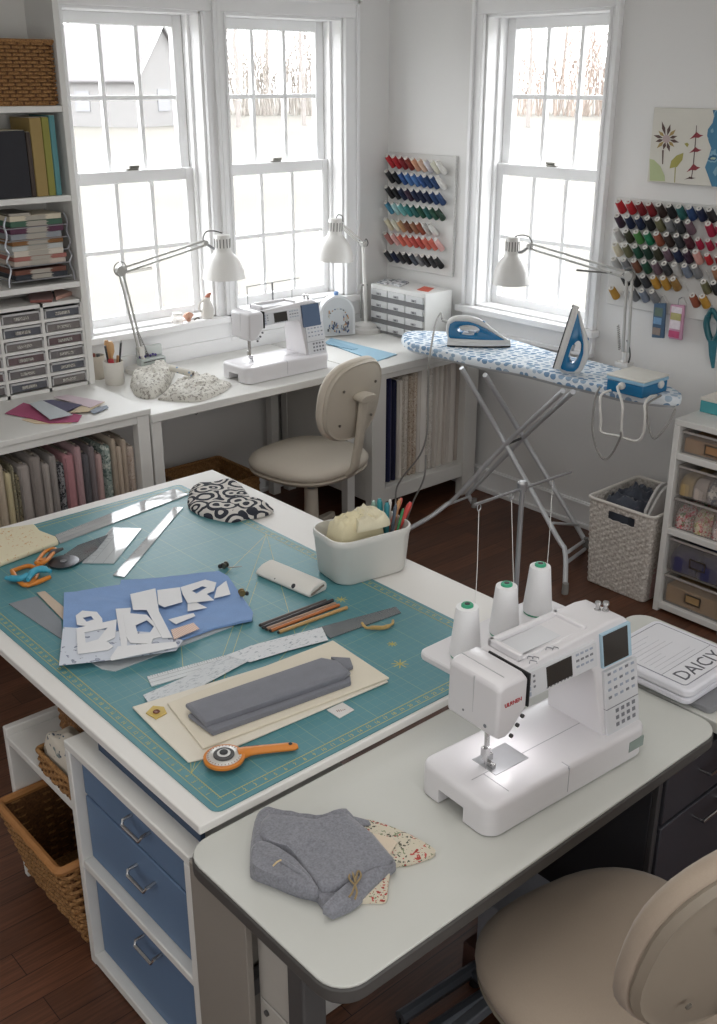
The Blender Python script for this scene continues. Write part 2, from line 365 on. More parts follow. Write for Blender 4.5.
# neighbour's house
hp = azm(98, 72); ang = math.atan2(-hp.x, hp.y)-R(38)
H = Matrix.Translation((hp.x, hp.y, -.7)) @ Matrix.Rotation(ang, 4, 'Z')
ho = thing('house', 'pale neighbouring house with a steep gabled roof across the lawn', 'house', (hp.x, hp.y, -.7), ang)
w = MB(); w.box(-9, 3, 0, 6, 0, 2.9); w.prism([(0, 2.9), (6, 2.9), (3, 5.9)], -9, 3, 0, Matrix(((0, 0, 1, 0), (1, 0, 0, 0), (0, 1, 0, 0), (0, 0, 0, 1))))
part('wall', w, mat('#7a7877', .8, 0, .03, 1), ho, local=True)
for s in (-1, 1):
    r_ = MB(); y0 = 3+s*3.35; r_.add([(-9.3, y0, 2.6), (3.25, y0, 2.6), (3.25, 3, 6.0), (-9.3, 3, 6.0), (-9.3, y0, 2.7), (3.25, y0, 2.7), (3.25, 3, 6.1), (-9.3, 3, 6.1)], [(0, 1, 2, 3), (7, 6, 5, 4), (0, 4, 5, 1), (1, 5, 6, 2), (2, 6, 7, 3), (3, 7, 4, 0)]); part('roof', r_, mat('#656263', .8, 0, .05, 2), ho, local=True)
    r_ = MB(); r_.add([(3.25, y0, 2.5), (3.4, y0, 2.5), (3.4, 3, 5.9), (3.25, 3, 5.9), (3.25, y0, 2.85), (3.4, y0, 2.85), (3.4, 3, 6.25), (3.25, 3, 6.25)], [(0, 1, 2, 3), (7, 6, 5, 4), (0, 4, 5, 1), (1, 5, 6, 2), (2, 6, 7, 3), (3, 7, 4, 0)]); part('rake_board', r_, mat('#d0d0d0', .8), ho, local=True)
for x0, x1, y in ((-1.6, -.5, 0), (-5.5, -4.2, 0)):
    wn = MB(); wn.box(x0, x1, y-.06, y+.02, .9, 2.1); part('window', wn, mat('#7f7f82', .6), ho, local=True)
wn = MB(); wn.box(2.98, 3.06, 2.3, 3.5, .9, 2.2); part('window', wn, mat('#7f7f82', .6), ho, local=True)
# ================================================================== furniture
white_m = mat('#dcdbd7', .5, 0, .02, 6); white2 = mat('#d2d0cb', .55, 0, .03, 6); gloss_w = mat('#e6e6e6', .25, 0, .01, 8, spec=.5)
dark_m = mat('#4b4a4a', .6); chrome = mat('#c9c9c9', .22, 1.0); steel = mat('#9b9b9d', .35, .9); black_m = mat('#1b1b1d', .5)
taupe_m = mat('#8d877f', .6, 0, .03, 6)
# ---------- hutch on the low cabinet
HX0, HX1, HY = 1.18, 1.945, 3.842
hu = thing('bookcase', 'tall white open bookcase standing on the low cabinet left of the windows', 'bookcase', (1.56, HY, ZL))
for x in (HX0, HX1-.024): b_ = MB(); b_.box(x, x+.024, HY, 4.075, ZL, 2.36); part('side_panel', b_, white_m, hu, .002)
b_ = MB(); b_.box(HX0+.024, HX1-.024, 4.067, 4.075, ZL, 2.36); part('back_panel', b_, white2, hu)
for z in (1.199, 1.526, 1.845): b_ = MB(); b_.box(HX0+.024, HX1-.024, HY+.002, 4.067, z, z+.022); part('shelf', b_, white_m, hu, .002)
b_ = MB(); b_.box(HX0, HX1, HY, 4.075, 2.36, 2.385); part('top', b_, white_m, hu, .002)
# ---------- low cabinet
LX0, LX1, LY = .95, 1.925, 3.384
lc = thing('low_cabinet', 'low white open cabinet full of fabric bolts, left of the sewing desk', 'cabinet', (1.44, 3.7, 0))
b_ = MB(); b_.box(LX0-.02, LX1+.004, LY-.003, 4.075, ZL-.022, ZL); part('top', b_, white_m, lc, .003)
for x in (LX0, LX1-.055):
    for y in (LY+.002, 4.02): b_ = MB(); b_.box(x, x+.05, y, y+.045, 0, ZL-.022); part('leg', b_, white_m, lc, .003)
b_ = MB(); b_.box(LX0+.05, LX1-.055, LY+.006, LY+.03, ZL-.052, ZL-.022); part('rail', b_, white_m, lc, .002)
b_ = MB(); b_.box(LX0+.05, LX1-.055, LY+.006, LY+.03, .1, .16); part('rail', b_, white_m, lc, .002)
b_ = MB(); b_.box(LX0+.01, LX1-.01, LY+.03, 4.06, .145, .16); part('shelf', b_, white2, lc, .002)
b_ = MB(); b_.box(LX0+.05, LX1-.055, 4.05, 4.06, .16, ZL-.022); part('back_panel', b_, mat('#a7a49e', .7), lc)
# ---------- sewing desk
DX1 = 2.995; DY = 3.405
dk = thing('sewing_desk', 'long white sewing desk under the windows', 'desk', (2.5, 3.75, 0))
b_ = MB(); b_.box(1.943, DX1, DY, 4.05, ZD-.034, ZD); part('top', b_, white_m, dk, .004)
for x in (1.945, 2.945):
    for y in (DY+.01, 3.99): b_ = MB(); b_.box(x, x+.045, y, y+.045, 0, ZD-.034); part('leg', b_, white_m, dk, .003)
b_ = MB(); b_.box(1.99, 2.945, 4.0, 4.03, ZD-.11, ZD-.034); part('rail', b_, white2, dk, .002)
for x in (2.15, 2.6): b_ = MB(); b_.tube([(x, DY+.03, ZD-.034), (x+.012, DY+.03, ZD-.05), (x+.03, DY+.03, ZD-.034)], .002, 6); part('cable_hook', b_, steel, dk)
# ---------- bolt cabinet in the corner
BX0, BX1, BY = 3.0, 3.785, 3.347
bc = thing('corner_cabinet', 'white open corner cabinet holding upright pale fabric bolts', 'cabinet', (3.4, 3.7, 0))
b_ = MB(); b_.box(BX0, BX1+.015, BY-.002, 4.05, ZD-.034, ZD); part('top', b_, white_m, bc, .003)
for x0, x1 in ((3.04, 3.125), (3.655, 3.745)): b_ = MB(); b_.box(x0, x1, BY+.004, BY+.05, 0, ZD-.034); part('leg', b_, white2, bc, .003)
for x0, x1 in ((3.04, 3.09), (3.7, 3.745)): b_ = MB(); b_.box(x0, x1, 3.99, 4.035, 0, ZD-.034); part('leg', b_, white2, bc, .003)
b_ = MB(); b_.box(3.125, 3.655, BY+.008, BY+.034, .105, .175); part('rail', b_, white2, bc, .003)
b_ = MB(); b_.box(3.05, 3.74, BY+.034, 3.99, .16, .175); part('shelf', b_, white2, bc)
b_ = MB(); b_.box(3.125, 3.655, BY+.008, BY+.03, ZD-.06, ZD-.034); part('rail', b_, white2, bc, .002)
b_ = MB(); b_.box(3.045, 3.06, BY+.05, 3.99, .12, ZD-.034); part('side_panel', b_, white2, bc)
# ---------- cutting table (island)
it = thing('cutting_table', 'big white cutting table carrying the teal mat', 'table', (1.34, 2.1, 0))
b_ = MB(); b_.box(.80, 1.89, 1.347, 2.92, ZI-.02, ZI); part('tabletop', b_, mat('#e0deda', .5, 0, .02, 5), it, .003)
b_ = MB(); b_.box(.86, 1.83, 1.40, 2.86, ZI-.055, ZI-.02); part('apron', b_, white2, it)
for x in (.90, 1.79):
    for y in (2.82, ): b_ = MB(); b_.box(x-.03, x+.03, y-.03, y+.03, 0, ZI-.075); part('leg', b_, white_m, it, .003)
b_ = MB(); b_.box(1.76, 1.82, 1.42, 1.48, 0, ZI-.075); part('leg', b_, white_m, it, .003)
# ---------- drawer cabinet under it
CX, CY0, CY1, CZ = .776, 1.352, 1.85, .63
blue_m = mat('#637c9b', .55, 0, .04, 5)
dc = thing('drawer_cabinet', 'white drawer cabinet with three slate blue drawers under the cutting table', 'cabinet', (1.0, 1.6, 0))
b_ = MB(); b_.box(CX, CX+.4, CY0, CY1, CZ-.022, CZ-.001); part('top', b_, white_m, dc, .003)
b_ = MB(); b_.box(.816, .826, CY0+.02, CY1-.085, CZ-.001, ZI-.0205); part('spacer_strip', b_, mat('#33465f', .6), dc, label='dark blue strip under the tabletop')
for y0, y1 in ((CY0, CY0+.022), (CY1-.022, CY1)): b_ = MB(); b_.box(CX, CX+.4, y0, y1, 0, CZ-.022); part('side_panel', b_, white_m, dc, .003)
b_ = MB(); b_.box(CX, CX+.4, CY0+.022, CY1-.022, .005, .032); part('bottom', b_, white_m, dc, .003)
b_ = MB(); b_.box(CX+.002, CX+.4, CY0+.022, CY1-.022, .292, .313); part('rail', b_, white_m, dc, .003)
b_ = MB(); b_.box(CX+.37, CX+.4, CY0+.022, CY1-.022, .032, .292); b_.box(CX+.37, CX+.4, CY0+.022, CY1-.022, .313, CZ-.022); part('back_panel', b_, white2, dc)
for z0, z1, hz in ((.492, CZ-.024, .562), (.315, .485, .434), (.034, .29, .242)):
    b_ = MB(); b_.box(CX+.024, CX+.35, CY0+.025, CY1-.025, z0, z1); d = part('drawer', b_, blue_m, dc, .003)
    h = MB(); yc = 1.572; xx = CX+.024
    h.tube([(xx, yc-.036, hz), (xx-.022, yc-.036, hz-.002), (xx-.026, yc-.033, hz-.012), (xx-.026, yc+.033, hz-.012), (xx-.022, yc+.036, hz-.002), (xx, yc+.036, hz)], .0042, 8); part('handle', h, chrome, d)
# ---------- low shelf unit beside it
ls = thing('low_shelf', 'low white shelf unit with wicker baskets beside the drawer cabinet', 'shelf', (.98, 2.05, 0))
b_ = MB(); b_.box(.786, 1.2, 1.856, 2.215, .422, .444); part('shelf', b_, white_m, ls, .003)
b_ = MB(); b_.box(.786, 1.2, 2.215, 2.235, 0, .465); part('side_panel', b_, white_m, ls, .003)
b_ = MB(); b_.box(1.185, 1.2, 1.856, 2.215, 0, .422); part('back_panel', b_, white2, ls, .002)
b_ = MB(); b_.box(.80, 1.185, 1.856, 2.215, .0, .02); part('base', b_, white2, ls, .002)
# ---------- sewing table at the front
SX0, SX1, SY0, SY1 = .757, 1.842, .902, 1.343
laminate = mat('#c9cac4', .45, 0, .02, 6, .03, 200)
st = thing('sewing_table', 'grey-white topped sewing table with dark edge, nearest the camera', 'table', (1.3, 1.1, 0))
b_ = MB(); b_.prism(rrect(SX0, SX1, SY0, SY1, .055, 6), ZT-.006, ZT); part('tabletop', b_, laminate, st, .002)
b_ = MB(); b_.prism(rrect(SX0-.002, SX1+.002, SY0-.002, SY1+.002, .056, 6), ZT-.036, ZT-.006); part('edge_band', b_, mat('#4c4a48', .6), st, .004)
b_ = MB(); b_.box(.772, .786, 1.172, 1.346, 0, ZT-.036); part('end_panel', b_, taupe_m, st, .002)
b_ = MB(); b_.box(.80, .815, 1.088, 1.178, .05, ZT-.036); b_.box(.796, .80, 1.095, 1.172, .1, .42); part('bracket_plate', b_, mat('#b3afa8', .6), st, .003)
for y, z in ((1.15, .4), (1.12, .31), (1.155, .25)): b_ = MB(); b_.lathe([(.006, 0), (.006, .004)], 10, 0, axis_mat((.7955, y, z), (-1, 0, 0))); part('bolt', b_, dark_m, st)
b_ = MB(); b_.box(.79, .84, 1.035, 1.08, 0, ZT-.036); part('leg', b_, dark_m, st, .004)
b_ = MB(); b_.box(.83, 1.64, 1.27, 1.30, .30, .34); part('stretcher', b_, dark_m, st, .003)
b_ = MB(); b_.box(.84, 1.66, 1.06, 1.085, .085, .115); part('foot_rail', b_, mat('#6c7076', .5, .3), st, .004)
b_ = MB(); b_.box(.86, 1.66, 1.31, 1.325, .12, ZT-.036); part('modesty_panel', b_, mat('#77726b', .6), st)
b_ = MB(); b_.box(1.62, 1.655, 1.28, 1.335, 0, ZT-.036); part('leg', b_, dark_m, st, .003)
# dark pedestal with drawers under its right end
pd = thing('filing_pedestal', 'dark charcoal filing pedestal under the right end of the sewing table', 'cabinet', (1.9, 1.1, 0))
char_m = mat('#2e2e32', .5, 0, .05, 5)
b_ = MB(); b_.box(1.665, 2.1, .945, 1.34, .03, ZT-.038); part('carcass', b_, char_m, pd, .003)
for xx in (1.665, 2.085): b_ = MB(); b_.box(xx, xx+.015, .932, .945, .03, ZT-.038); part('stile', b_, mat('#3d3c3d', .5), pd, .002)
for z0, z1, hz in ((.475, ZT-.055, .555), (.05, .465, .43)):
    b_ = MB(); b_.box(1.683, 2.082, .925, .945, z0, z1); d = part('drawer', b_, mat('#34343a', .45, 0, .05, 5), pd, .003)
    h = MB(); xc = 1.865; h.tube([(xc-.05, .925, hz), (xc-.05, .9, hz), (xc+.05, .9, hz), (xc+.05, .925, hz)], .004, 8); part('handle', h, chrome, d)
# second table to the right
t2 = thing('side_table', 'pale side table behind the filing pedestal with the light box on it', 'table', (2.05, 1.1, 0))
b_ = MB(); b_.prism(rrect(1.85, 2.16, .55, 1.335, .05, 6), ZT-.03, ZT-.001); part('tabletop', b_, laminate, t2, .002)
for x, y in ((2.12, .6), (2.12, 1.29), (1.87, .6)): b_ = MB(); b_.box(x-.02, x+.02, y-.02, y+.02, 0, ZT-.03); part('leg', b_, dark_m, t2, .003)
# ---------- right shelf with bins
RX, RY0, RY1, RZ = 3.33, 1.69, 2.0, .795
rs = thing('storage_shelf', 'low white shelf holding clear plastic bins against the right wall', 'shelf', (3.55, 1.85, 0))
for y in (RY0, RY1-.024): b_ = MB(); b_.box(RX, 3.77, y, y+.024, 0, RZ-.024); part('side_panel', b_, white_m, rs, .003)
b_ = MB(); b_.box(RX, 3.77, RY0, RY1, RZ-.024, RZ); part('top', b_, white_m, rs, .003)
for z in (.015, .335, .64): b_ = MB(); b_.box(RX+.001, 3.75, RY0+.024, RY1-.024, z, z+.026); part('shelf', b_, white_m, rs, .003)
b_ = MB(); b_.box(3.75, 3.765, RY0+.024, RY1-.024, .0, RZ-.024); part('back_panel', b_, white2, rs)
# ---------- hamper
def weave(path, nz, z0, z1, amp, cells, taper=0, lean=None):
    """woven wall: closed path of (x,y), over-under relief in the mesh itself"""
    pts = [Vector((p[0], p[1], 0)) for p in path]; L = [0]
    for i in range(len(pts)): L.append(L[-1]+(pts[(i+1) % len(pts)]-pts[i]).length)
    n = cells*4; c = sum(pts, Vector())/len(pts)
    rings = []; nr = nz*4
    for k in range(nr+1):
        t = k/nr; ring = []; row = k//4; f = (k % 4)/4
        for j in range(n):
            s = L[-1]*j/n; i = 0
            while L[i+1] < s: i += 1
            p = pts[i].lerp(pts[(i+1) % len(pts)], (s-L[i])/(L[i+1]-L[i]))
            d = (p-c).normalized(); sg = math.sin(2*PI*j/4/2+(PI if row % 2 else 0)+.3)
            q = c+(p-c)*(1+taper*t)+d*amp*(sg*math.sin(PI*f)*.9+.35*math.sin(PI*f))
            ring.append((q.x, q.y, z0+(z1-z0)*t))
        rings.append(ring)
    mb = MB(); mb.loft(rings, cap=False); return mb
def strands(path, rows, z0, z1, cells, r, amp, fz=None):
    """basket wall of separate strands passing in front of and behind upright stakes"""
    pts = [Vector((p[0], p[1], 0)) for p in path]; L = [0]
    for i in range(len(pts)): L.append(L[-1]+(pts[(i+1) % len(pts)]-pts[i]).length)
    c = sum(pts, Vector())/len(pts); mb = MB(); n = cells*4
    def at(s, z):
        s = s % L[-1]; i = 0
        while L[i+1] < s: i += 1
        p = pts[i].lerp(pts[(i+1) % len(pts)], (s-L[i])/(L[i+1]-L[i])); d = (p-c); t = pts[(i+1) % len(pts)]-pts[i]; nn = Vector((t.y, -t.x, 0)).normalized()
        if fz: p = fz(p, (z-z0)/(z1-z0))
        return p, nn
    for k in range(rows):
        z = z0+(z1-z0)*(k+.5)/rows; P = []
        for j in range(n):
            p, nn = at(L[-1]*j/n, z); P.append(p+nn*amp*math.sin(PI*j/2/1+(PI if k % 2 else 0)+PI/4)+Vector((0, 0, z)))
        mb.tube(P, r, 5, closed=True)
    for j in range(cells*2):
        q = []
        for k in (0, 1): p, nn = at(L[-1]*(j+.25)/(cells*2), z0+(z1-z0)*k); q.append(p+Vector((0, 0, z0+(z1-z0)*k)))
        mb.tube(q, r*.8, 5, 1)
    n2 = 60; ring = []
    for k in (0, 1): ring.append([tuple(at(L[-1]*j/n2, z0+(z1-z0)*k)[0]-at(L[-1]*j/n2, z0)[1]*(amp+r*.5)+Vector((0, 0, z0+(z1-z0)*k))) for j in range(n2)])
    mb.loft(ring, 1, cap=False); return mb  # dark sheet behind the strands stands in for shade in the gaps
def wicker(name, c1, c2, sc=160):
    m, nt, b = base_mat(name, .65, 0, .3); co = coords(nt)
    n = nd(nt, 'TexNoise', i_Vector=co, i_Scale=sc, i_Detail=3.0)
    nt.links.new(ramp(nt, n.outputs[0], [(.3, lin(c1)), (.7, lin(c2))]), b.inputs['Base Color']); bump(nt, b, n.outputs[0], .4, .003); return m
def rect_path(x0, x1, y0, y1, r=.02): return rrect(x0, x1, y0, y1, r, 3)
wick = wicker('wicker_brown', '#75522f', '#ad8253'); wickw = wicker('wicker_white', '#a59c93', '#dfdad3', 110); wickd = wicker('wicker_dark', '#4a2f1c', '#7a5432')
def rim(mb, path, z, r, mi=0, k=1.0):
    c = sum((Vector((p[0], p[1], 0)) for p in path), Vector())/len(path)
    mb.tube([tuple(c+(Vector((p[0], p[1], 0))-c)*k+Vector((0, 0, z))) for p in path], r, 8, mi, closed=True); return mb
hp_ = rect_path(3.34, 3.66, 2.05, 2.335, .02)
ha = thing('laundry_hamper', 'white woven paper hamper with cut handle beside the storage shelf', 'hamper', (3.5, 2.185, 0))
m_w = weave(hp_, 30, .005, .38, .0022, 60, .10)
# cut the handle hole in the front wall
cut = MB(); keep = []
for f in m_w.f:
    p = sum((Vector(m_w.v[i]) for i in f), Vector())/len(f)
    if p.x < 3.40 and 2.12 < p.y < 2.25 and .315 < p.z < .352: continue
    keep.append(f)
m_w.f = keep; m_w.m = [0]*len(keep)
o = part('woven_wall', m_w, wickw, ha); s_ = o.modifiers.new('thick', 'SOLIDIFY'); s_.thickness = .006; s_.offset = -1
part('rim', rim(MB(), hp_, .382, .007, 0, 1.1), mat('#d6d0c8', .7), ha)
b_ = MB(); b_.prism(hp_, .003, .01); part('base', b_, wickw, ha)
# ---------- ironing board
ZB = .86
ib = thing('ironing_board', 'ironing board with blue leaf print cover standing along the right wall', 'ironing board', (3.4, 2.7, 0))
top_px = [(401.5, 337), (403, 333.5), (409.6, 331), (430, 331), (470, 333.5), (509, 339), (530, 345), (560, 354), (608, 365), (640, 375), (665, 385), (679, 391), (682, 395), (679, 398), (660, 397), (628, 393), (600, 386), (560, 377), (520, 367), (480, 360), (445, 352), (415, 345), (405, 341)]
poly = [PZ(x, y, ZB) for x, y in top_px]; poly = bez(poly+[poly[0]], 4)[:-1]
c = sum(poly, Vector())/len(poly)
b_ = MB()
rings = []
for k, z in ((.80, ZB+.004), (.93, ZB+.003), (.985, ZB-.001), (1.0, ZB-.008), (1.0, ZB-.024), (.985, ZB-.03), (.9, ZB-.03)): rings.append([tuple(c+Vector(((p.x-c.x)*(1-(1-k)*.45), (p.y-c.y)*(1-(1-k)*.3), 0))+Vector((0, 0, z-c.z))) for p in poly])
b_.loft(rings)
cover = printed('ironing_cover', '#dfe5ea', ['#7593b1', '#94abc2', '#7f9cb8', '#a9bccd'], 'dots', 34, .42, (1, .85, 1), rand=.45)
part('cover', b_, cover, ib, smooth=60)
b_ = MB(); b_.loft([[tuple(c+Vector(((p.x-c.x)*.94, (p.y-c.y)*.97, z-c.z))) for p in poly] for z in (ZB-.042, ZB-.0305)]); part('board_frame', b_, mat('#b5b7ba', .4, .6), ib)
legm = mat('#d3d5d8', .35, .2)
def leg(pts, r=.011): q = MB(); q.tube(bez(pts, 5), r, 10); o = part('leg', q, legm, ib); return o
A1 = leg([PZ(461.6, 368, .825), PZ(506, 445, .45), PZ(556, 535, .17), PZ(565, 552, .125), PZ(565, 591, .012)])
A2 = leg([PZ(485, 375, .825), PZ(523, 437, .45), PZ(580, 532, .06), PZ(586, 545, .012)])
B1 = leg([PZ(563, 391, .825), PZ(505, 445, .45), PZ(456, 497, .14), PZ(446, 505, .1), PZ(430, 517, .05), PZ(405, 531, .012)])
B2 = leg([PZ(573, 392, .825), PZ(523, 438, .45), PZ(472, 490, .1), PZ(469, 496, .05), PZ(474, 505, .012)])
for L_, p in ((A1, PZ(565, 591, .012)), (A2, PZ(586, 545, .012)), (B1, PZ(405, 531, .012)), (B2, PZ(474, 505, .012))):
    q = MB(); q.lathe([(.014, -.012), (.015, 0), (.013, .035)], 10, 0, Matrix.Translation(p)); part('rubber_foot', q, mat('#8f8e8a', .7), L_)
q = MB(); q.tube([PZ(568, 552, .12), PZ(584, 541, .03)], .008, 8); q.tube([PZ(566, 563, .08), PZ(585, 549, .01)], .008, 8); q.tube([PZ(553, 523, .2), PZ(578, 525, .1)], .006, 8); part('crossbar', q, legm, ib)
q = MB(); q.tube([PZ(440, 508, .085), PZ(470, 496, .06)], .006, 8); part('crossbar', q, legm, ib)
q = MB(); q.tube([PZ(505, 445, .45), PZ(523, 437.5, .45)], .006, 8); part('pivot', q, dark_m, ib)
# ---------- task chairs
def make_chair(name, label, seatm, padm, shellm, loc, rz, zs, tilt=10, bz=.0, bs=1.0, seat_r=.235, arms=True):
    ch = thing(name, label, 'chair', loc, rz)
    def rsq(a, b, p=3.2, n=40, s=1.0):
        out = []
        for k in range(n):
            t = 2*PI*k/n; cx, cy = math.cos(t), math.sin(t)
            out.append((a*s*math.copysign(abs(cx)**(2/p), cx), b*s*math.copysign(abs(cy)**(2/p), cy)))
        return out
    prof = [(.25, .0), (.6, -.001), (.86, -.006), (.96, -.016), (1.0, -.03), (.985, -.05), (.94, -.058)]
    q = MB(); q.loft([[(x, y+.01, zs+z) for x, y in rsq(seat_r, seat_r*.95, 2.7, 40, k)] for k, z in prof]); part('seat', q, seatm, ch, smooth=70, local=True)
    q = MB(); q.loft([[(x, y+.01, zs+z) for x, y in rsq(seat_r, seat_r*.95, 2.7, 40, k)] for k, z in ((.96, -.059), (.985, -.064), (.96, -.075), (.6, -.085))]); part('seat_shell', q, shellm, ch, smooth=60, local=True)
    yb = -.235; T = Matrix.Translation((0, yb, zs+.295+bz)) @ Matrix.Rotation(R(tilt), 4, 'X')   # backrest plane: local x across, z up, -y is the rear
    def bk(k, d, bow=.035): return [(x, d+bow*((x/.2)**2)*.8, z) for x, z in rsq(.2*bs, .19*bs, 2.6, 40, k)]
    q = MB(); q.loft([bk(.3, .035), bk(.75, .033), bk(.93, .026), bk(1.0, .008), bk(.985, -.012), bk(.95, -.014)], 0, T); part('backrest_pad', q, padm, ch, smooth=70, local=True)
    q = MB(); q.loft([bk(.955, -.013), bk(.965, -.02), bk(.93, -.03), bk(.9, -.0275), bk(.86, -.031), bk(.3, -.033)], 0, T); sh = part('backrest_shell', q, shellm, ch, smooth=50, local=True)
    for sx, sz in ((-.11, .07), (.11, .07), (-.11, -.09), (.11, -.09)): q = MB(); q.lathe([(.006, 0), (.006, .004), (.003, .005)], 10, 0, T @ axis_mat((sx*bs, -.028, sz*bs), (0, -1, 0))); part('screw', q, mat('#6b655c', .5), ch, local=True)
    q = MB(); P = [T @ Vector((0, -.055, .03)), T @ Vector((0, -.06, -.1)), T @ Vector((0, -.058, -.22)), Vector((0, yb+.01, zs-.045)), Vector((0, -.1, zs-.095)), Vector((0, 0, zs-.095))]
    pts = bez(P, 6); rings = []
    for i, p in enumerate(pts):
        t = (pts[min(i+1, len(pts)-1)]-pts[max(i-1, 0)]).normalized(); nrm = t.cross(Vector((1, 0, 0))).normalized()
        rings.append([tuple(p+Vector((1, 0, 0))*a*.024+nrm*b*.011) for a, b in ((-1, -.6), (-.7, -1), (.7, -1), (1, -.6), (1, .6), (.7, 1), (-.7, 1), (-1, .6))])
    q.loft(rings); part('back_stem', q, shellm, ch, smooth=60, local=True)
    q = MB(); q.loft([[(x, y, z) for x, z in rsq(.05, .016, 2.4, 20)] for y in (-.082, -.07)]+[[(x*.9, y, z*.9) for x, z in rsq(.05, .016, 2.4, 20)] for y in (-.033, )], 0, T @ Matrix.Translation((0, 0, .03))); part('stem_bracket', q, shellm, ch, smooth=50, local=True, bevel=.003)
    q = MB(); q.lathe([(.05, zs-.115), (.055, zs-.085)], 16); q.box(-.09, .09, -.1, .1, zs-.09, zs-.075); part('mechanism', q, dark_m if bs > 1.05 else shellm, ch, local=True)
    q = MB(); q.lathe([(.018, .13), (.018, zs-.11)], 14, 1); q.lathe([(.031, .1), (.033, .12), (.03, .3), (.026, .305)], 18); part('column', q, [shellm, steel], ch, local=True)
    q = MB()
    for k in range(5):
        a = 2*PI*k/5+.35; d = Vector((math.cos(a), math.sin(a), 0)); n_ = Vector((-d.y, d.x, 0))
        q.loft([[tuple(d*r+n_*w*sx+Vector((0, 0, z+h*sz))) for sx, sz in ((-1, -1), (1, -1), (.7, 1), (-.7, 1))] for r, w, z, h in ((.02, .03, .115, .022), (.14, .024, .1, .017), (.27, .016, .078, .012))])
    part('base', q, shellm, ch, local=True, bevel=.004)
    for k in range(5):
        a = 2*PI*k/5+.35; d = Vector((math.cos(a)*.262, math.sin(a)*.262, 0)); q = MB()
        q.lathe([(.012, -.011), (.026, -.011), (.027, -.004), (.027, .004), (.026, .011), (.012, .011)], 14, 0, axis_mat(d+Vector((0, 0, .0275)), (-math.sin(a+.6), math.cos(a+.6), 0)))
        q.lathe([(.008, .045), (.008, .075)], 8, 0, Matrix.Translation(d)); part('caster', q, dark_m, ch, local=True)
    return ch
beige = cloth('#b0a391', .04, 420, .15, 8, .2); shell_b = mat('#beb5a6', .5, 0, .03, 8); shell_f = mat('#8f8577', .5, 0, .03, 8); padf = cloth('#a59686', .05, 420, .2, 8, .2)
make_chair('task_chair', 'cream task chair with rounded back pulled up to the desk under the windows', mat('#cbc2b4', .55, 0, .03, 8), mat('#c9bfb0', .55, 0, .03, 8), shell_b, (2.66, 3.33, 0), R(10), .475, tilt=9, bz=-.02, bs=.93, seat_r=.245)
make_chair('task_chair', 'beige upholstered task chair in the near right corner at the sewing table', padf, padf, shell_f, (1.335, .765, 0), R(-11), .455, tilt=13, bz=.0, bs=1.17, seat_r=.255)
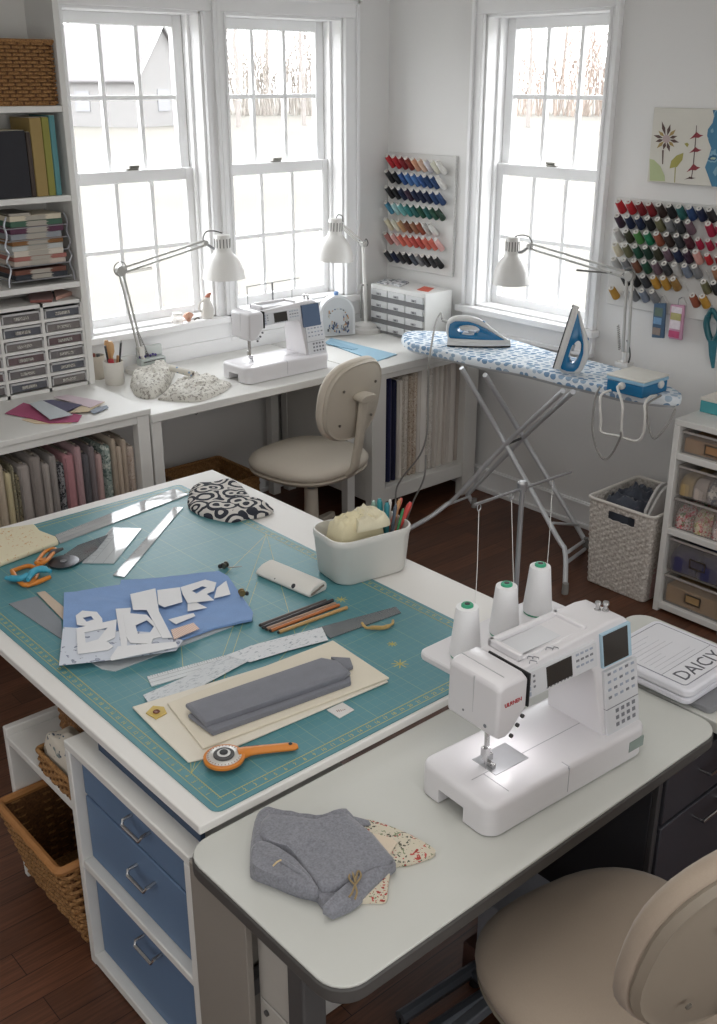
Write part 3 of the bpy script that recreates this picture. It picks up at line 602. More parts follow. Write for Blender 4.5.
# ================================================================== sewing machines
mach_w = mat('#d9d7d9', .28, 0, .01, 8); mach_g = mat('#cfd0d3', .4, 0, .02, 8); scr_m = mat('#3a3734', .12, 0, .05, 8); scr_b = mat('#5a6a82', .15, 0, .05, 8)
def make_machine(label, loc, rz, big=True, screen=scr_m, Hs=1.0):
    m = thing('sewing_machine', label, 'sewing machine', loc, rz)
    def yf(z): return .014+.04*(z-.07)/.225
    def o_(i): return rrect(-.006+i, .45-i, -.008+i, .19-i, .03-i*.5, 6)
    q = MB(); q.loft([[(x, y, z) for x, y in o_(i)] for i, z in ((0, .034), (0, .06), (.0015, .065), (.004, .068), (.009, .07))]); part('bed', q, mach_w, m, local=True, smooth=50)
    ol = rrect(-.006, .446, -.008, .19, .03, 6); ol = ol[:21]+[(-.006, .13), (.06, .13), (.06, .062), (-.006, .062)]+ol[21:]
    q = MB(); q.prism(ol, .003, .0345); part('base', q, mach_w, m, local=True)
    q = MB(); q.box(.03, .335, .078, .0795, .0698, .0705); q.box(.06, .0615, .012, .078, .0698, .0705); q.box(.205, .2065, -.0087, .03, .012, .068); q.box(.205, .2065, -.008, .012, .0698, .0705); part('bed_seam', q, mat('#a9a9ad', .5), m, local=True)
    prof = [(.337, .06), (.45, .06), (.449, .12), (.434, .28), (.422, .294), (.385, .299), (.125, .287), (.119, .281), (.119, .216), (.135, .222), (.17, .227), (.29, .228), (.312, .222), (.322, .21), (.33, .14)]
    def body(x, z, yb): return (x, yb, z)
    q = MB(); q.loft([[(x, .168 if z < .2 else .162, z) for x, z in prof], [(x, yf(z)+.006, z) for x, z in prof], ]); part('arm', q, mach_w, m, .006, local=True, seg=3, smooth=50)
    # head
    hp2 = [(.04, .182), (.05, .174), (.07, .172), (.086, .182), (.104, .204), (.12, .222), (.12, .284), (.11, .292), (.055, .291), (.042, .283)]
    q = MB(); q.loft([[(x, .165, z) for x, z in hp2], [(x, .05, z) for x, z in hp2], [(x+.002*(1 if x < .07 else -1), .034, .18+(z-.18)*.95) for x, z in hp2]]); part('head', q, mach_w, m, .006, local=True, seg=3, smooth=50)
    q = MB(); q.box(.1195, .1235, .033, .1, .218, .2885); q.box(.1195, .1235, .1, .14, .28, .2885); part('thread_slot', q, black_m, m, .001, local=True, label='black thread slot')
    q = MB(); q.box(.07, .0712, .0505, .161, .2915, .2926); q.box(.0405, .0425, .0955, .0967, .19, .285); part('head_seam', q, mat('#b9b9bb', .5), m, local=True)
    # handle on the top
    q = MB(); a, b, c, d, z0, z1 = .135, .325, .075, .158, .287, .303; t = .012
    for bx in ((a, b, c, c+.006), (a, b, d-t, d), (a, a+t, c, d), (b-t, b, c, d)): q.box(bx[0], bx[1], bx[2], bx[3], z0, z1 if bx[2] != c or bx[3]-bx[2] > .01 else .295)
    part('carry_handle', q, mach_w, m, .003, local=True)
    q = MB(); q.box(.135, .315, .088, .145, .2915, .2935); part('top_lid', q, mach_g, m, .001, local=True)
    q = MB()
    for x, y in ((.398, .11), (.41, .1)): q.lathe([(.007, .29), (.007, .3), (.0045, .301), (.0045, .31), (.007, .311), (.006, .316)], 12, 0, Matrix.Translation((x, y, 0)))
    part('bobbin_winder', q, chrome, m, local=True)
    # screens and keys, on the slanted front
    def fb(mb, x0, x1, z0, z1, t=.002, mi=0):
        o = .0065
        vs = []
        for yy in (o, o-.006-t): vs += [(x0, yf(z0)+yy, z0), (x1, yf(z0)+yy, z0), (x1, yf(z1)+yy, z1), (x0, yf(z1)+yy, z1)]
        mb.add(vs, [(0, 1, 2, 3), (7, 6, 5, 4), (0, 4, 5, 1), (1, 5, 6, 2), (2, 6, 7, 3), (3, 7, 4, 0)], mi); return mb
    pn = part('control_panel', fb(fb(MB(), .344, .444, .068, .205, .0012), 0.127, .325, .227, .276, .0012), mach_g, m, local=True)
    part('screen_frame', fb(MB(), .342, .43, .214, .284, .001), mat('#a6c2d2', .3) if big else mach_g, m, local=True)
    part('pattern_screen', fb(MB(), .345, .42, .217, .281, .0015) if big else fb(MB(), .335, .43, .19, .284, .0026), screen, m, local=True, label='dark rectangular screen')
    part('stitch_screen', fb(MB(), .182, .252, .233, .272, .0026), scr_m, m, local=True, label='small dark stitch screen')
    ink = mat('#9aa3b2', .5); ink2 = mat('#77797f', .5); grn = mat('#86b0a2', .4)
    def keys(): return MB()
    def kp(q, lab): part('keypad', q, [ink, ink2], m, local=True, label=lab)
    q = keys()
    for i in range(5):
        for j in range(4): x = .353+i*.018; z = .2-j*.0165; fb(q, x, x+.009, z-.005, z, .0022, 0 if (i+j) % 3 else 1)
    kp(q, 'rows of blue-grey keys under the screen'); q = keys()
    for i in range(4):
        for j in range(3): x = .372+i*.017; z = .118-j*.015; fb(q, x, x+.009, z-.0075, z, .0022, 1)
    kp(q, 'dark number keys at the foot of the pillar'); q = keys()
    for i in range(4):
        for j in range(3): x = .265+i*.0135; z = .27-j*.012; fb(q, x, x+.008, z-.004, z, .0022, j % 2)
    kp(q, 'small keys between the two screens'); q = keys()
    for i in range(8): x = .18+i*.0095; fb(q, x, x+.005, .2305, .2328, .0022, 1)
    kp(q, 'line of tiny keys under the stitch screen'); q = keys()
    for j in range(4): z = .27-j*.0105; fb(q, .13, .138, z-.007, z, .0022, 0); fb(q, .146, .151, z-.005, z-.001, .0022, 1) if j < 3 else None
    kp(q, 'column of blue-grey keys beside the thread slot')
    q = MB(); fb(q, .344, .444, .1245, .1258, .002, 0); part('panel_line', q, ink2, m, local=True)
    q = MB(); q.lathe([(.0075, 0), (.0075, .003)], 14, 0, axis_mat((.357, yf(.083)+.004, .083), (0, -1, .16))); part('start_button', q, grn, m, local=True, label='round green button')
    # needle area
    q = MB(); q.box(.075, .165, .06, .125, .0698, .0712); part('needle_plate', q, mat('#bfc0c3', .3, .7), m, .001, local=True)
    q = MB(); q.lathe([(.004, 0), (.004, .001)], 10, 0, Matrix.Translation((.09, .072, .0632))); q.lathe([(.004, 0), (.004, .001)], 10, 0, Matrix.Translation((.14, .112, .0632))); q.box(.1, .13, .085, .087, .0632, .0634); part('plate_screws', q, dark_m, m, local=True) if False else None
    q = MB(); q.tube([(.075, .09, .185), (.075, .09, .11)], .004, 8); q.box(.068, .082, .084, .096, .1, .118); q.tube([(.075, .087, .11), (.075, .087, .066)], .0012, 6); part('needle_bar', q, chrome, m, local=True)
    q = MB(); q.tube([(.088, .098, .19), (.088, .098, .085)], .004, 8); q.box(.08, .097, .09, .104, .08, .095); q.box(.07, .102, .07, .078, .064, .068); q.box(.07, .102, .09, .112, .064, .068); q.box(.082, .09, .075, .1, .068, .082); part('presser_foot', q, chrome, m, .001, local=True)
    q = MB(); q.box(.06, .115, .06, .14, .166, .178); part('lamp_cover', q, mat('#c9c9cd', .4), m, .003, local=True)
    q = MB()
    for x, z in ((.085, .168), (.1, .185), (.112, .2)): q.lathe([(.004, 0), (.004, .005)], 8, 0, axis_mat((x, .04, z), (0, -1, 0)))
    part('lever', q, dark_m, m, local=True)
    if big:
        q = MB(); q.box(.39, .435, -.0092, -.007, .022, .046); part('rating_label', q, mat('#8c9a94', .5), m, local=True)
        M_ = frame_mat((.08, .0325, .244), (1, 0, 0), (0, .06, 1)); part('badge', text_mb('ULRNEN', .0115, M_, .001), mat('#b5202c', .4), m, local=True, label='red lettered badge')
        q = MB()
        for x, y, s in ((.15, .055, .009), (.165, .062, .007), (.158, .07, .006), (.21, .07, .008), (.222, .064, .006)): q.tube([(x-s, y, .293), (x, y+s*.7, .2935), (x+s*.8, y-s*.4, .293), (x+s*.2, y-s, .293)], .0009, 4)
        part('thread_guide_marks', q, ink2, m, local=True)
        q = MB(); q.lathe([(.0025, 0), (.0025, .002)], 8, 0, axis_mat((.0415, .12, .2), (-1, 0, 0))); q.lathe([(.004, 0), (.004, .002)], 8, 0, axis_mat((.0415, .062, .195), (-1, 0, 0))); part('screw', q, ink2, m, local=True)
    lp = bpy.data.lights.new('machine_lamp', 'AREA'); lp.shape = 'RECTANGLE'; lp.size = .05; lp.size_y = .05; lp.energy = .13 if big else .1; lp.color = (1, .97, .98)
    lo = bpy.data.objects.new('machine_lamp', lp); COL.objects.link(lo); lo.parent = m; lo.location = (.13, .1, .16)
    lo.rotation_euler = (0, R(-12), 0)
    return m
MZ = make_machine('white computerised sewing machine with three thread cones on the grey front table', (1.196, .996, ZT), R(-3.3))
MB2 = make_machine('white sewing machine with a blue screen on the desk under the windows', (2.475, 3.511, ZD), 0, False, scr_b)
# thread stand of the front machine
sp = Vector((1.605, 1.30, 0))
q = MB(); q.prism(rrect(1.335, 1.725, 1.215, 1.33, .02, 4), .846, .862); q.box(1.42, 1.46, 1.14, 1.23, .83, .848); q.box(1.6, 1.64, 1.12, 1.23, .83, .848); part('stand_plate', q, mach_w, MZ, .004)
q = MB(); q.tube([(sp.x, sp.y, .862), (sp.x, sp.y, 1.165)], .0055, 12); part('mast', q, steel, MZ)
ba, bb_ = PY(474, 505, 1.30), PY(571, 472, 1.30)
q = MB(); q.tube([ba, bb_], .0032, 8); q.lathe([(.009, -.012), (.011, -.004), (.011, .006), (.007, .01)], 14, 0, Matrix.Translation((sp.x, sp.y, 1.168))); part('guide_bar', q, steel, MZ)
hooks = []
for t in (.05, .37, .8):
    p = ba.lerp(bb_, t); q = MB(); q.tube([p+Vector((.005*math.cos(a), 0, -.009+.008*math.sin(a))) for a in [2*PI*k/12 for k in range(12)]], .0012, 5, closed=True); part('guide_loop', q, steel, MZ); hooks.append(p+Vector((0, 0, -.016)))
thread_w = mat('#e9e9ea', .8, 0, .02, 300, .3, 800); green_m = mat('#2f9670', .45)
for (x, y), hk, lab in zip(((1.396, 1.252), (1.527, 1.262), (1.655, 1.277)), (0, 1, 2), ('leftmost white thread cone with green cap on the machine thread stand', 'middle white thread cone with green cap on the machine thread stand', 'rightmost white thread cone with green cap on the machine thread stand')):
    t = thing('thread_cone', lab, 'thread', (x, y, .862), 0, 'white thread cones on the front machine')
    q = MB(); q.lathe([(.031, .004), (.0325, .012), (.031, .025), (.0235, .105), (.0225, .112), (.012, .1135)], 28); part('thread', q, thread_w, t, local=True, smooth=50)
    q = MB(); q.lathe([(.03, 0), (.03, .004)], 24); part('cone_base', q, green_m, t, local=True)
    q = MB(); q.lathe([(.0125, .112), (.0125, .117), (.0105, .119), (.006, .119), (.006, .114)], 20, 0); part('cone_cap', q, green_m, t, local=True, label='green plastic cap')
    q = MB(); q.lathe([(.0055, .1142), (.0055, .1195)], 14); part('core_hole', q, black_m, t, local=True)
    q = MB(); h = hooks[hk]-Vector((x, y, .862)); q.tube([h, h*.5+Vector((.014, 0, .03)), (.024, .0, .095)], .0007, 5); part('loose_thread', q, mat('#d8d8d4', .7), t, local=True)
# thread stand of the back machine
q = MB(); q.box(2.60, 2.76, 3.66, 3.70, ZD+.25, ZD+.262); part('stand_plate', q, mach_w, MB2, .003)
pm = PY(273, 300, 3.69); pt = PY(272, 282, 3.69)
q = MB(); q.tube([pm, pt], .004, 8); part('mast', q, steel, MB2)
q = MB(); q.tube([PY(246, 287, 3.69), PY(299, 278, 3.69)], .0022, 6); q.tube([PY(247, 287, 3.69), PY(248, 305, 3.69)], .0018, 6); q.tube([PY(292, 279.5, 3.69), PY(292, 300, 3.69)], .0018, 6); part('guide_bar', q, mat('#a9a9aa', .4), MB2)
q = MB(); q.tube([PY(273, 300, 3.69), PY(273, 307, 3.66)], .006, 8); part('mast_foot', q, steel, MB2)
# ================================================================== things on the hutch and desk
def px_poly(pts, z): return [tuple(PZ(x, y, z)[:2]) for x, y in pts]
FY = HY+.015
# wicker basket on top
bx1 = PY(56, 70, FY).x
bk_ = thing('wicker_basket', 'brown wicker basket on the top shelf of the bookcase', 'basket', (1.62, 3.95, 1.868))
hp_ = rect_path(1.33, bx1-.005, FY, 4.04, .015)
o = part('woven_wall', strands(hp_, 17, 1.872, 2.082, 30, .0058, .005), [wick, wickd], bk_); part('rim', rim(MB(), hp_, 2.085, .007, 0, 1.02), wick, bk_)
b_ = MB(); b_.prism(hp_, 1.868, 1.875); part('base', b_, wick, bk_)
# books / folders on the second shelf
zs_ = 1.5485
for (pa, pb, ptop, d, col, lab, kind) in [(-22, 31.5, 131, .16, '#37373b', 'wide charcoal box file on the second shelf of the bookcase', 'box_file'), (32, 36.5, 132, .15, '#3c2f27', 'thin dark brown book between the box file and the tan folder', 'book'),
        (37, 48.5, 117.5, .17, '#97804c', 'tall tan folder standing on the second shelf of the bookcase', 'folder'), (49, 56, 117, .17, '#87853c', 'olive green folder right of the tan folder', 'folder'), (56.5, 62, 115, .17, '#568b8f', 'teal book at the right end of the folder row', 'book')]:
    xa = PY(pa, 190, FY).x; xb = PY(pb, 190, FY).x; zt_ = PY((pa+pb)/2, ptop, FY).z
    t = thing(kind, lab, 'book' if kind == 'book' else 'folder', ((xa+xb)/2, FY, zs_))
    q = MB(); q.box(xa, xb, FY, FY+d, zs_, zt_); part('cover', q, cloth(col, .06, 300, 0, 30) if kind == 'box_file' else mat(col, .6, 0, .05, 30), t, .003)
    q = MB(); q.box(xa+.003, xb-.003, FY+.006, FY+d+.003, zs_+.003, zt_+.0012); part('pages', q, mat('#cfc7b4', .8), t)
# wire letter tray with magazines
zr = 1.2225; xa = PY(9, 250, FY).x; xb = PY(69, 250, FY).x
wr = thing('wire_letter_rack', 'silver wire letter rack with stacked trays of magazines on the third shelf', 'rack', ((xa+xb)/2, FY, zr))
silver = mat('#a9abb0', .35, .8)
tiers = [zr+.022, zr+.075, zr+.125, zr+.172, zr+.218]
for k, z in enumerate(tiers):
    q = MB(); q.tube([(xa, FY, z), (xb, FY, z), (xb, FY+.17, z), (xa, FY+.17, z)], .0028, 6, closed=True)
    for i in range(1, 9): x = xa+(xb-xa)*i/9; q.tube([(x, FY, z), (x, FY+.17, z)], .0014, 5)
    part('tray', q, silver, wr)
for x, s in ((xa, -1), (xb, 1)):
    for y in (FY+.005, FY+.165):
        q = MB(); q.tube(bez([(x+s*.014, y, zr+.003), (x+s*.012, y, zr+.03), (x, y, zr+.07), (x+s*.012, y, zr+.1), (x, y, zr+.125), (x+s*.012, y, zr+.15), (x, y, zr+.19), (x+s*.006, y, zr+.23), (x-s*.006, y, zr+.262)], 4), .004, 6); part('side_frame', q, silver, wr)
mags = [(0, .011, '#3c3f45', 'dark grey magazine lying in the bottom tray'), (0, .010, '#6f4a3f', 'reddish brown magazine on top in the bottom tray'), (1, .010, '#b8aca2', 'pale magazine at the bottom of the second tray from below'), (1, .009, '#a06a62', 'pinkish magazine in the middle of the second tray from below'), (1, .012, '#c9c0b4', 'cream magazine on top in the second tray from below'),
        (2, .014, '#b9bcbb', 'light grey magazine at the bottom of the middle tray'), (2, .012, '#85603f', 'brown magazine on top in the middle tray'), (3, .012, '#8d9196', 'grey magazine at the bottom of the next-to-top tray'), (3, .014, '#5a3a4c', 'plum magazine on top in the next-to-top tray'), (4, .012, '#4c6a5a', 'green magazine at the bottom of the top tray'), (4, .011, '#d0c6b2', 'cream magazine on top in the top tray'), (4, .006, '#4a453c', 'small dark booklet lying at the left in the top tray')]
zz = {}
for i, (k, h, col, lab) in enumerate(mags):
    z = zz.get(k, tiers[k]+.003); h *= 1.75; zz[k] = z+h+.0006; a = xa+.012+random.uniform(0, .008); b = xb-.012-random.uniform(0, .015)
    if i == 11: b = a+.09
    t = thing('magazine', lab+' of the wire rack', 'magazine', ((a+b)/2, FY+.08, z), 0, 'magazines in the wire letter rack')
    q = MB(); q.box(a, b, FY-.004+random.uniform(0, .008), FY+.155, z, z+h); part('pages', q, printed('mag%d' % i, '#a8a298', [col, col], 'stripe', 90, .45, (.02, .02, 6)), t, .0015)
    q = MB(); q.box(a-.0008, b+.0008, FY-.003, FY+.155, z+h-.0006, z+h+.0004); part('cover', q, mat(col, .4, 0, .2, 40), t)
q = MB(); q.box(xa+.13, xa+.2, FY-.002, FY+.002, tiers[4]+.004, tiers[4]+.014); 
# drawer organiser
dx = [1.40, 1.575, 1.75, 1.918]; dz0, dz1 = ZL+.001, 1.152
org = thing('drawer_organiser', 'white organiser of small clear drawers under the bookcase shelf', 'drawers', (1.66, FY, dz0))
q = MB()
for x in dx: q.box(x-.006, x+.006, HY+.004, 4.03, dz0, dz1)
q.box(dx[0], dx[-1], HY+.004, 4.03, dz1-.014, dz1); q.box(dx[0], dx[-1], HY+.004, 4.03, dz0, dz0+.014)
pitch = (dz1-.014-dz0-.014)/6
for k in range(1, 6): q.box(dx[0], dx[-1], HY+.006, 4.03, dz0+.014+k*pitch-.006, dz0+.014+k*pitch+.006)
q.box(dx[0], dx[-1], 4.02, 4.03, dz0, dz1); part('cabinet_shell', q, white_m, org)
dr_m = [mat(c, .25, 0, .25, 40) for c in ('#6f6b6b', '#5d5f66', '#7b7674', '#6a5a5c')]
lip = mat('#b9b8b8', .3); lab_m = printed('drawer_label', '#77746f', ['#b5b2ac'], 'blobs', 260, .5)
for c in range(3):
    for k in range(6):
        x0, x1 = dx[c]+.009, dx[c+1]-.009; z0 = dz0+.014+k*pitch+.008; z1 = z0+pitch-.018
        q = MB(); q.box(x0, x1, HY+.006, 4.0, z0, z1); d = part('drawer', q, dr_m[(c*5+k*3) % 4], org, .002)
        q = MB(); q.box(x0, x1, HY, HY+.007, z1-.006, z1+.001); q.box(x0, x0+.005, HY, HY+.007, z0, z1); q.box(x1-.005, x1, HY, HY+.007, z0, z1); part('clear_front', q, lip, d)
        q = MB(); xm = (x0+x1)/2; q.box(xm-.03, xm+.03, HY+.001, HY+.007, z0+.009, z0+.021); part('label_strip', q, lab_m, d)
# pouch and pad on the organiser
for pts, z0, h, col, lab in (([(28, 295), (50, 290), (54, 295.5), (52, 301), (30, 302)], dz1, .012, '#8e5b55', 'dark rose zip pouch on the drawer organiser'), ([(54, 292), (75, 288), (77, 292), (56, 299)], dz1, .016, '#c79c8e', 'pale pink folded pouch on the drawer organiser')):
    q = MB(); P = px_poly(pts, z0+h*.5); q.prism(P, z0+.0005, z0+h); solo('pouch', q, cloth(col, .15, 300), lab, 'pouch', bevel=.004)
# ---------- swatches on the low cabinet
sw = [([(22, 420), (48, 414), (81, 417), (70, 424), (50, 424), (36, 424)], '#d9c3a2', 'cream swatch peeping out under the magenta swatch', 'a'), ([(5, 413.6), (23.5, 403), (50, 410), (82, 415.5), (78, 422), (50, 423.5), (30, 418.5)], '#a42a63', 'bright magenta fabric swatch on the low cabinet', 'a'),
      ([(88, 410), (107, 405.5), (108.5, 408), (94, 414)], '#8b95a3', 'blue-grey swatch at the right end of the swatch pile', 'b'), ([(69, 413), (84, 404), (105, 402), (88, 412)], '#c6b494', 'tan swatch under the lavender swatch', 'b'), ([(53.6, 397.5), (67, 395), (104, 402), (90, 408), (70, 402)], '#cdbac2', 'pale lavender swatch at the back of the swatch pile', 'b'),
      ([(40, 401), (52, 400), (82, 405), (65, 412.5)], '#37335a', 'dark navy swatch in the middle of the swatch pile', 'c'), ([(29.5, 404), (42, 400.5), (73, 415), (50, 419.6)], '#b9c0c4', 'pale grey swatch lying across the magenta one', 'd')]
for i, (pts, col, lab, _) in enumerate(sw):
    z = ZL+.0006+i*.0022; q = MB(); q.prism(px_poly(pts, z), z, z+.0016); solo('fabric_swatch', q, cloth(col, .06, 400), lab, 'fabric swatch', 'fabric swatches on the low cabinet')
# ---------- fabric bolts
def bolt(pa, pb, py, ytop, y0, z0, depth, m, lab, group):
    a = PY(pa, py, y0).x+.001; b = PY(pb, py, y0).x-.001; zt_ = PY((pa+pb)/2, ytop, y0).z if ytop > 5 else ytop
    t = thing('fabric_bolt', lab, 'fabric bolt', ((a+b)/2, y0+depth/2, z0), 0, group)
    r = min((b-a)*.48, .02); q = MB()
    def rg(i, z): return [(x, y, z) for x, y in rrect(a+i, b-i, y0+i, y0+depth-i, r-i*.5, 4)]
    q.loft([rg(.002, z0), rg(0, z0+.006), rg(0, zt_-.01), rg(.003, zt_-.002), rg(.007, zt_)]); part('fabric', q, m, t, smooth=50)
    w = b-a; q = MB(); q.box(a+w*.36, b-w*.36, y0+.03, y0+depth-.03, zt_-.01, zt_+.006); part('cardboard_core', q, mat('#8f867a', .8), t)
    q = MB(); q.box(a+w*.12, a+w*.2, y0-.0012, y0+.01, z0+.004, zt_-.012); part('folded_edge', q, m, t)
dotp = lambda n, b, c, s=40, t=.4, k='floral': printed(n, b, c, k, s, t)
lb = [(-24, -14, '#a89c8c', 'taupe'), (-14, -5, '#c2b49c', 'sand'), (-5, 4, cloth('#b9ab98'), 'beige'), (4.5, 11, cloth('#c5ba97', .08), 'straw yellow'), (11, 14, dotp('bolt1', '#8c8672', ['#5f5a48', '#a49b80']), 'thin dark olive printed'), (14, 18.5, dotp('bolt2', '#7c7562', ['#4f4938', '#9c9072'], 50), 'dark brown printed'), (18.5, 31, cloth('#9f9792'), 'wide grey-beige'),
      (31.5, 43, cloth('#908883'), 'mid taupe'), (43.5, 50.5, cloth('#a59d97'), 'pale taupe'), (51, 58, cloth('#96908c'), 'stone grey'), (58.5, 65, dotp('bolt3', '#8b8b8d', ['#2c2c30', '#3f3f44'], 45, .5), 'black and grey floral'), (65.5, 76.5, cloth('#b28186'), 'dusty rose'), (77, 84, cloth('#b29396'), 'pale mauve'),
      (84.5, 90.5, cloth('#605e62'), 'charcoal grey'), (91, 97, cloth('#7e7577'), 'mauve-grey'), (97.5, 104, cloth('#b99d9a'), 'blush pink'), (104.5, 113.5, dotp('bolt4', '#94a09a', ['#5c6e69', '#c3c8c0', '#6d7f79'], 34, .45), 'sage green leaf print'), (114, 118.5, cloth('#b3a594'), 'narrow tan'), (119, 124, cloth('#c2b3a2'), 'light tan'), (124.3, 129, cloth('#b7a898'), 'sandy'), (129.5, 136.5, dotp('bolt5', '#bdaea3', ['#a99585', '#cfc4ba'], 60, .4), 'speckled pinkish beige')]
for i, (a, b, m_, nm) in enumerate(lb):
    if isinstance(m_, str): m_ = cloth(m_)
    bolt(a, b, 470, .655+.012*((i*7) % 5), LY+.035, .161, .42, m_, nm+' fabric bolt in the low cabinet, %s from the left' % ORD[i] if i < 20 else nm+' fabric bolt, last on the right in the low cabinet', 'fabric bolts in the low cabinet')
rb = [(387.5, 392.5, cloth('#23264a', .1), 'navy blue', .69), (393, 397.5, cloth('#1d1f3c', .1), 'very dark navy', .67), (398.5, 403, cloth('#d9d2c7', .06), 'cream', .665), (403.3, 409, dotp('bolt6', '#c3bbb0', ['#a59a8c', '#d8d2c9'], 70), 'grey-beige print', .68), (409.3, 412.5, dotp('bolt7', '#b9ab9a', ['#8e7d6b', '#d2c8ba'], 70), 'brown flecked print', .675), (412.8, 418, dotp('bolt8', '#bcae9e', ['#94806e', '#d6cdc2'], 60), 'tan flowered print', .69),
      (419, 427.5, cloth('#dad5ce', .05), 'wide off-white', .70), (428, 433.5, dotp('bolt9', '#c8c2ba', ['#aaa298', '#dcd8d2'], 70), 'pale grey print', .705), (434, 438.5, cloth('#cdc6bd', .06), 'light taupe', .70), (439, 443, cloth('#d7d1c8', .05), 'ivory', .71), (443.4, 447.5, cloth('#c9c0b7', .06), 'greige', .705), (448, 456, cloth('#d4cdc5', .05), 'pale stone', .71), (456.5, 461, cloth('#c6bcb3', .06), 'warm grey', .70)]
for i, (a, b, m_, nm, zt_) in enumerate(rb):
    bolt(a, b, 430, zt_, BY+.055, .176, .4, m_, nm+' fabric bolt in the corner cabinet, %s from the left' % ORD[i], 'fabric bolts in the corner cabinet')
# ---------- basket under the desk
fb_ = thing('storage_basket', 'brown wicker floor basket under the sewing desk', 'basket', (2.44, 3.795, 0))
hp_ = rect_path(2.28, 2.60, 3.63, 3.96, .02); part('woven_wall', weave(hp_, 14, .004, .29, .004, 50, .04), wick, fb_); part('rim', rim(MB(), hp_, .292, .009, 0, 1.04), wick, fb_)
b_ = MB(); b_.prism(hp_, .002, .012); part('base', b_, wick, fb_); b_ = MB(); b_.prism(rect_path(2.30, 2.58, 3.65, 3.94), .2, .21); part('lining', b_, cloth('#8d7350'), fb_)
# ---------- cups with tools
def cup(px, py, r, h, lab, col):
    p = PZ(px, py, ZD); t = thing('pen_cup', lab, 'cup', p)
    q = MB(); q.lathe([(r*.93, 0), (r*.97, .004), (r, h), (r*.94, h), (r*.9, .008)], 28); part('cup_wall', q, mat(col, .45, 0, .03, 20), t, local=True, smooth=50); return p
def stick(p, dx_, dy_, l, z0, r, col, name, lab, cat='pen', tip=None, flat=None):
    q = MB(); a = Vector((p.x+dx_*.4, p.y+dy_*.4, z0)); b = Vector((p.x+dx_, p.y+dy_, z0+l)); t = thing(name, lab, cat, a)
    if flat: q.tube([a, a.lerp(b, .6), a.lerp(b, .72), a.lerp(b, .9), b], [r, r*.9, flat, flat*1.05, flat*.6], 8)
    else: q.tube([a, b], r, 8)
    part('shaft', q, mat(col, .45), t, smooth=60)
    if tip: q = MB(); q.tube([b, b.lerp(b+(b-a).normalized()*.012, 1)], [r, r*.3], 8); part('tip', q, mat(tip, .4), t)
c1 = cup(115, 383.5, .042, .098, 'white cylindrical pen cup on the desk beside the bookcase', '#d8d4cc'); c2 = cup(98, 378, .036, .1, 'smaller cream cup behind the white pen cup', '#cfc6b8')
stick(c1, -.035, -.01, .15, ZD+.02, .0045, '#2b2b2e', 'pen', 'black pen leaning left in the white cup'); stick(c1, -.012, .02, .165, ZD+.02, .006, '#b98d5f', 'brush', 'wooden brush handle standing tallest in the white cup', 'brush', None, .012)
stick(c1, .0, .01, .16, ZD+.02, .007, '#c79f70', 'brush', 'light wooden spatula beside the tallest brush in the white cup', 'brush', None, .014); stick(c1, .05, .01, .145, ZD+.02, .0045, '#303036', 'pen', 'dark pen leaning right in the white cup', 'pen', '#8a8a8a')
stick(c1, -.02, -.02, .09, ZD+.02, .012, '#b83a44', 'marker', 'short red marker in the white cup', 'pen'); stick(c1, .02, -.01, .1, ZD+.02, .006, '#a87f58', 'pencil', 'short wooden pencil at the front of the white cup', 'pencil')
stick(c2, -.01, .0, .09, ZD+.02, .006, '#93564a', 'pencil', 'reddish brown pencil in the cream cup', 'pencil'); stick(c2, .012, .0, .085, ZD+.02, .008, '#6d7170', 'marker', 'grey marker in the cream cup', 'pen')
# ---------- lamps
lamp_w = mat('#d9d7d3', .35, 0, .02, 8)
def shade(t, cx, cy, ztop, h, r, lean=0, lab=None):
    T = Matrix.Translation((cx, cy, ztop)) @ Matrix.Rotation(lean, 4, 'Y'); k = h
    q = MB(); q.lathe([(.004, .0), (r*.3, -.002), (r*.35, -k*.03), (r*.37, -k*.36), (r*.42, -k*.41), (r*.62, -k*.5), (r*.8, -k*.62), (r*.93, -k*.8), (r*.985, -k*.96), (r, -k), (r*.96, -k), (r*.89, -k*.8), (r*.76, -k*.62), (r*.57, -k*.5), (r*.35, -k*.41), (r*.3, -k*.1)], 36, 0, T, cap=False); s = part('lamp_shade', q, lamp_w, t, smooth=60)
    q = MB()
    for i in range(14):
        a = 2*PI*i/14; q.box(-.0022, .0022, r*.36, r*.377, -k*.3, -k*.1, 0, T @ Matrix.Rotation(a, 4, 'Z'))
    part('vent_slots', q, mat('#6e6c68', .6), s)
    q = MB(); q.lathe([(.012, -k*.45), (.014, -k*.5), (.03, -k*.7), (.03, -k*.8), (.02, -k*.9), (.005, -k*.93)], 16, 0, T); part('bulb', q, mat('#eeece4', .3), s); return s
def pair(t, a, b, sep, r=.005, name='arm'):
    a, b = Vector(a), Vector(b); d = (b-a).normalized(); n_ = d.cross(Vector((0, 1, 0))).normalized()
    if n_.length < .1: n_ = Vector((0, 0, 1))
    for s in (-1, 1): q = MB(); q.tube([a+n_*sep*s, b+n_*sep*s], r, 8); part(name, q, lamp_w if name == 'white_arm' else mat('#b9b8b4', .35, .5), t)
def wire(t, pts, r=.0028, m=None): q = MB(); q.tube(bez(pts, 6), r, 6); part('cord', q, m or mat('#5b5a58', .5), t)
def spring(t, a, b, r=.006, n=14):
    a, b = Vector(a), Vector(b); d = b-a; u1 = d.cross(Vector((0, 1, .1))).normalized(); u2 = d.normalized().cross(u1); q = MB()
    q.tube([a+d*(i/(n*6))+(u1*math.cos(2*PI*i/6)+u2*math.sin(2*PI*i/6))*r for i in range(n*6+1)], .0016, 4); part('spring', q, mat('#77746f', .35, .8), t)
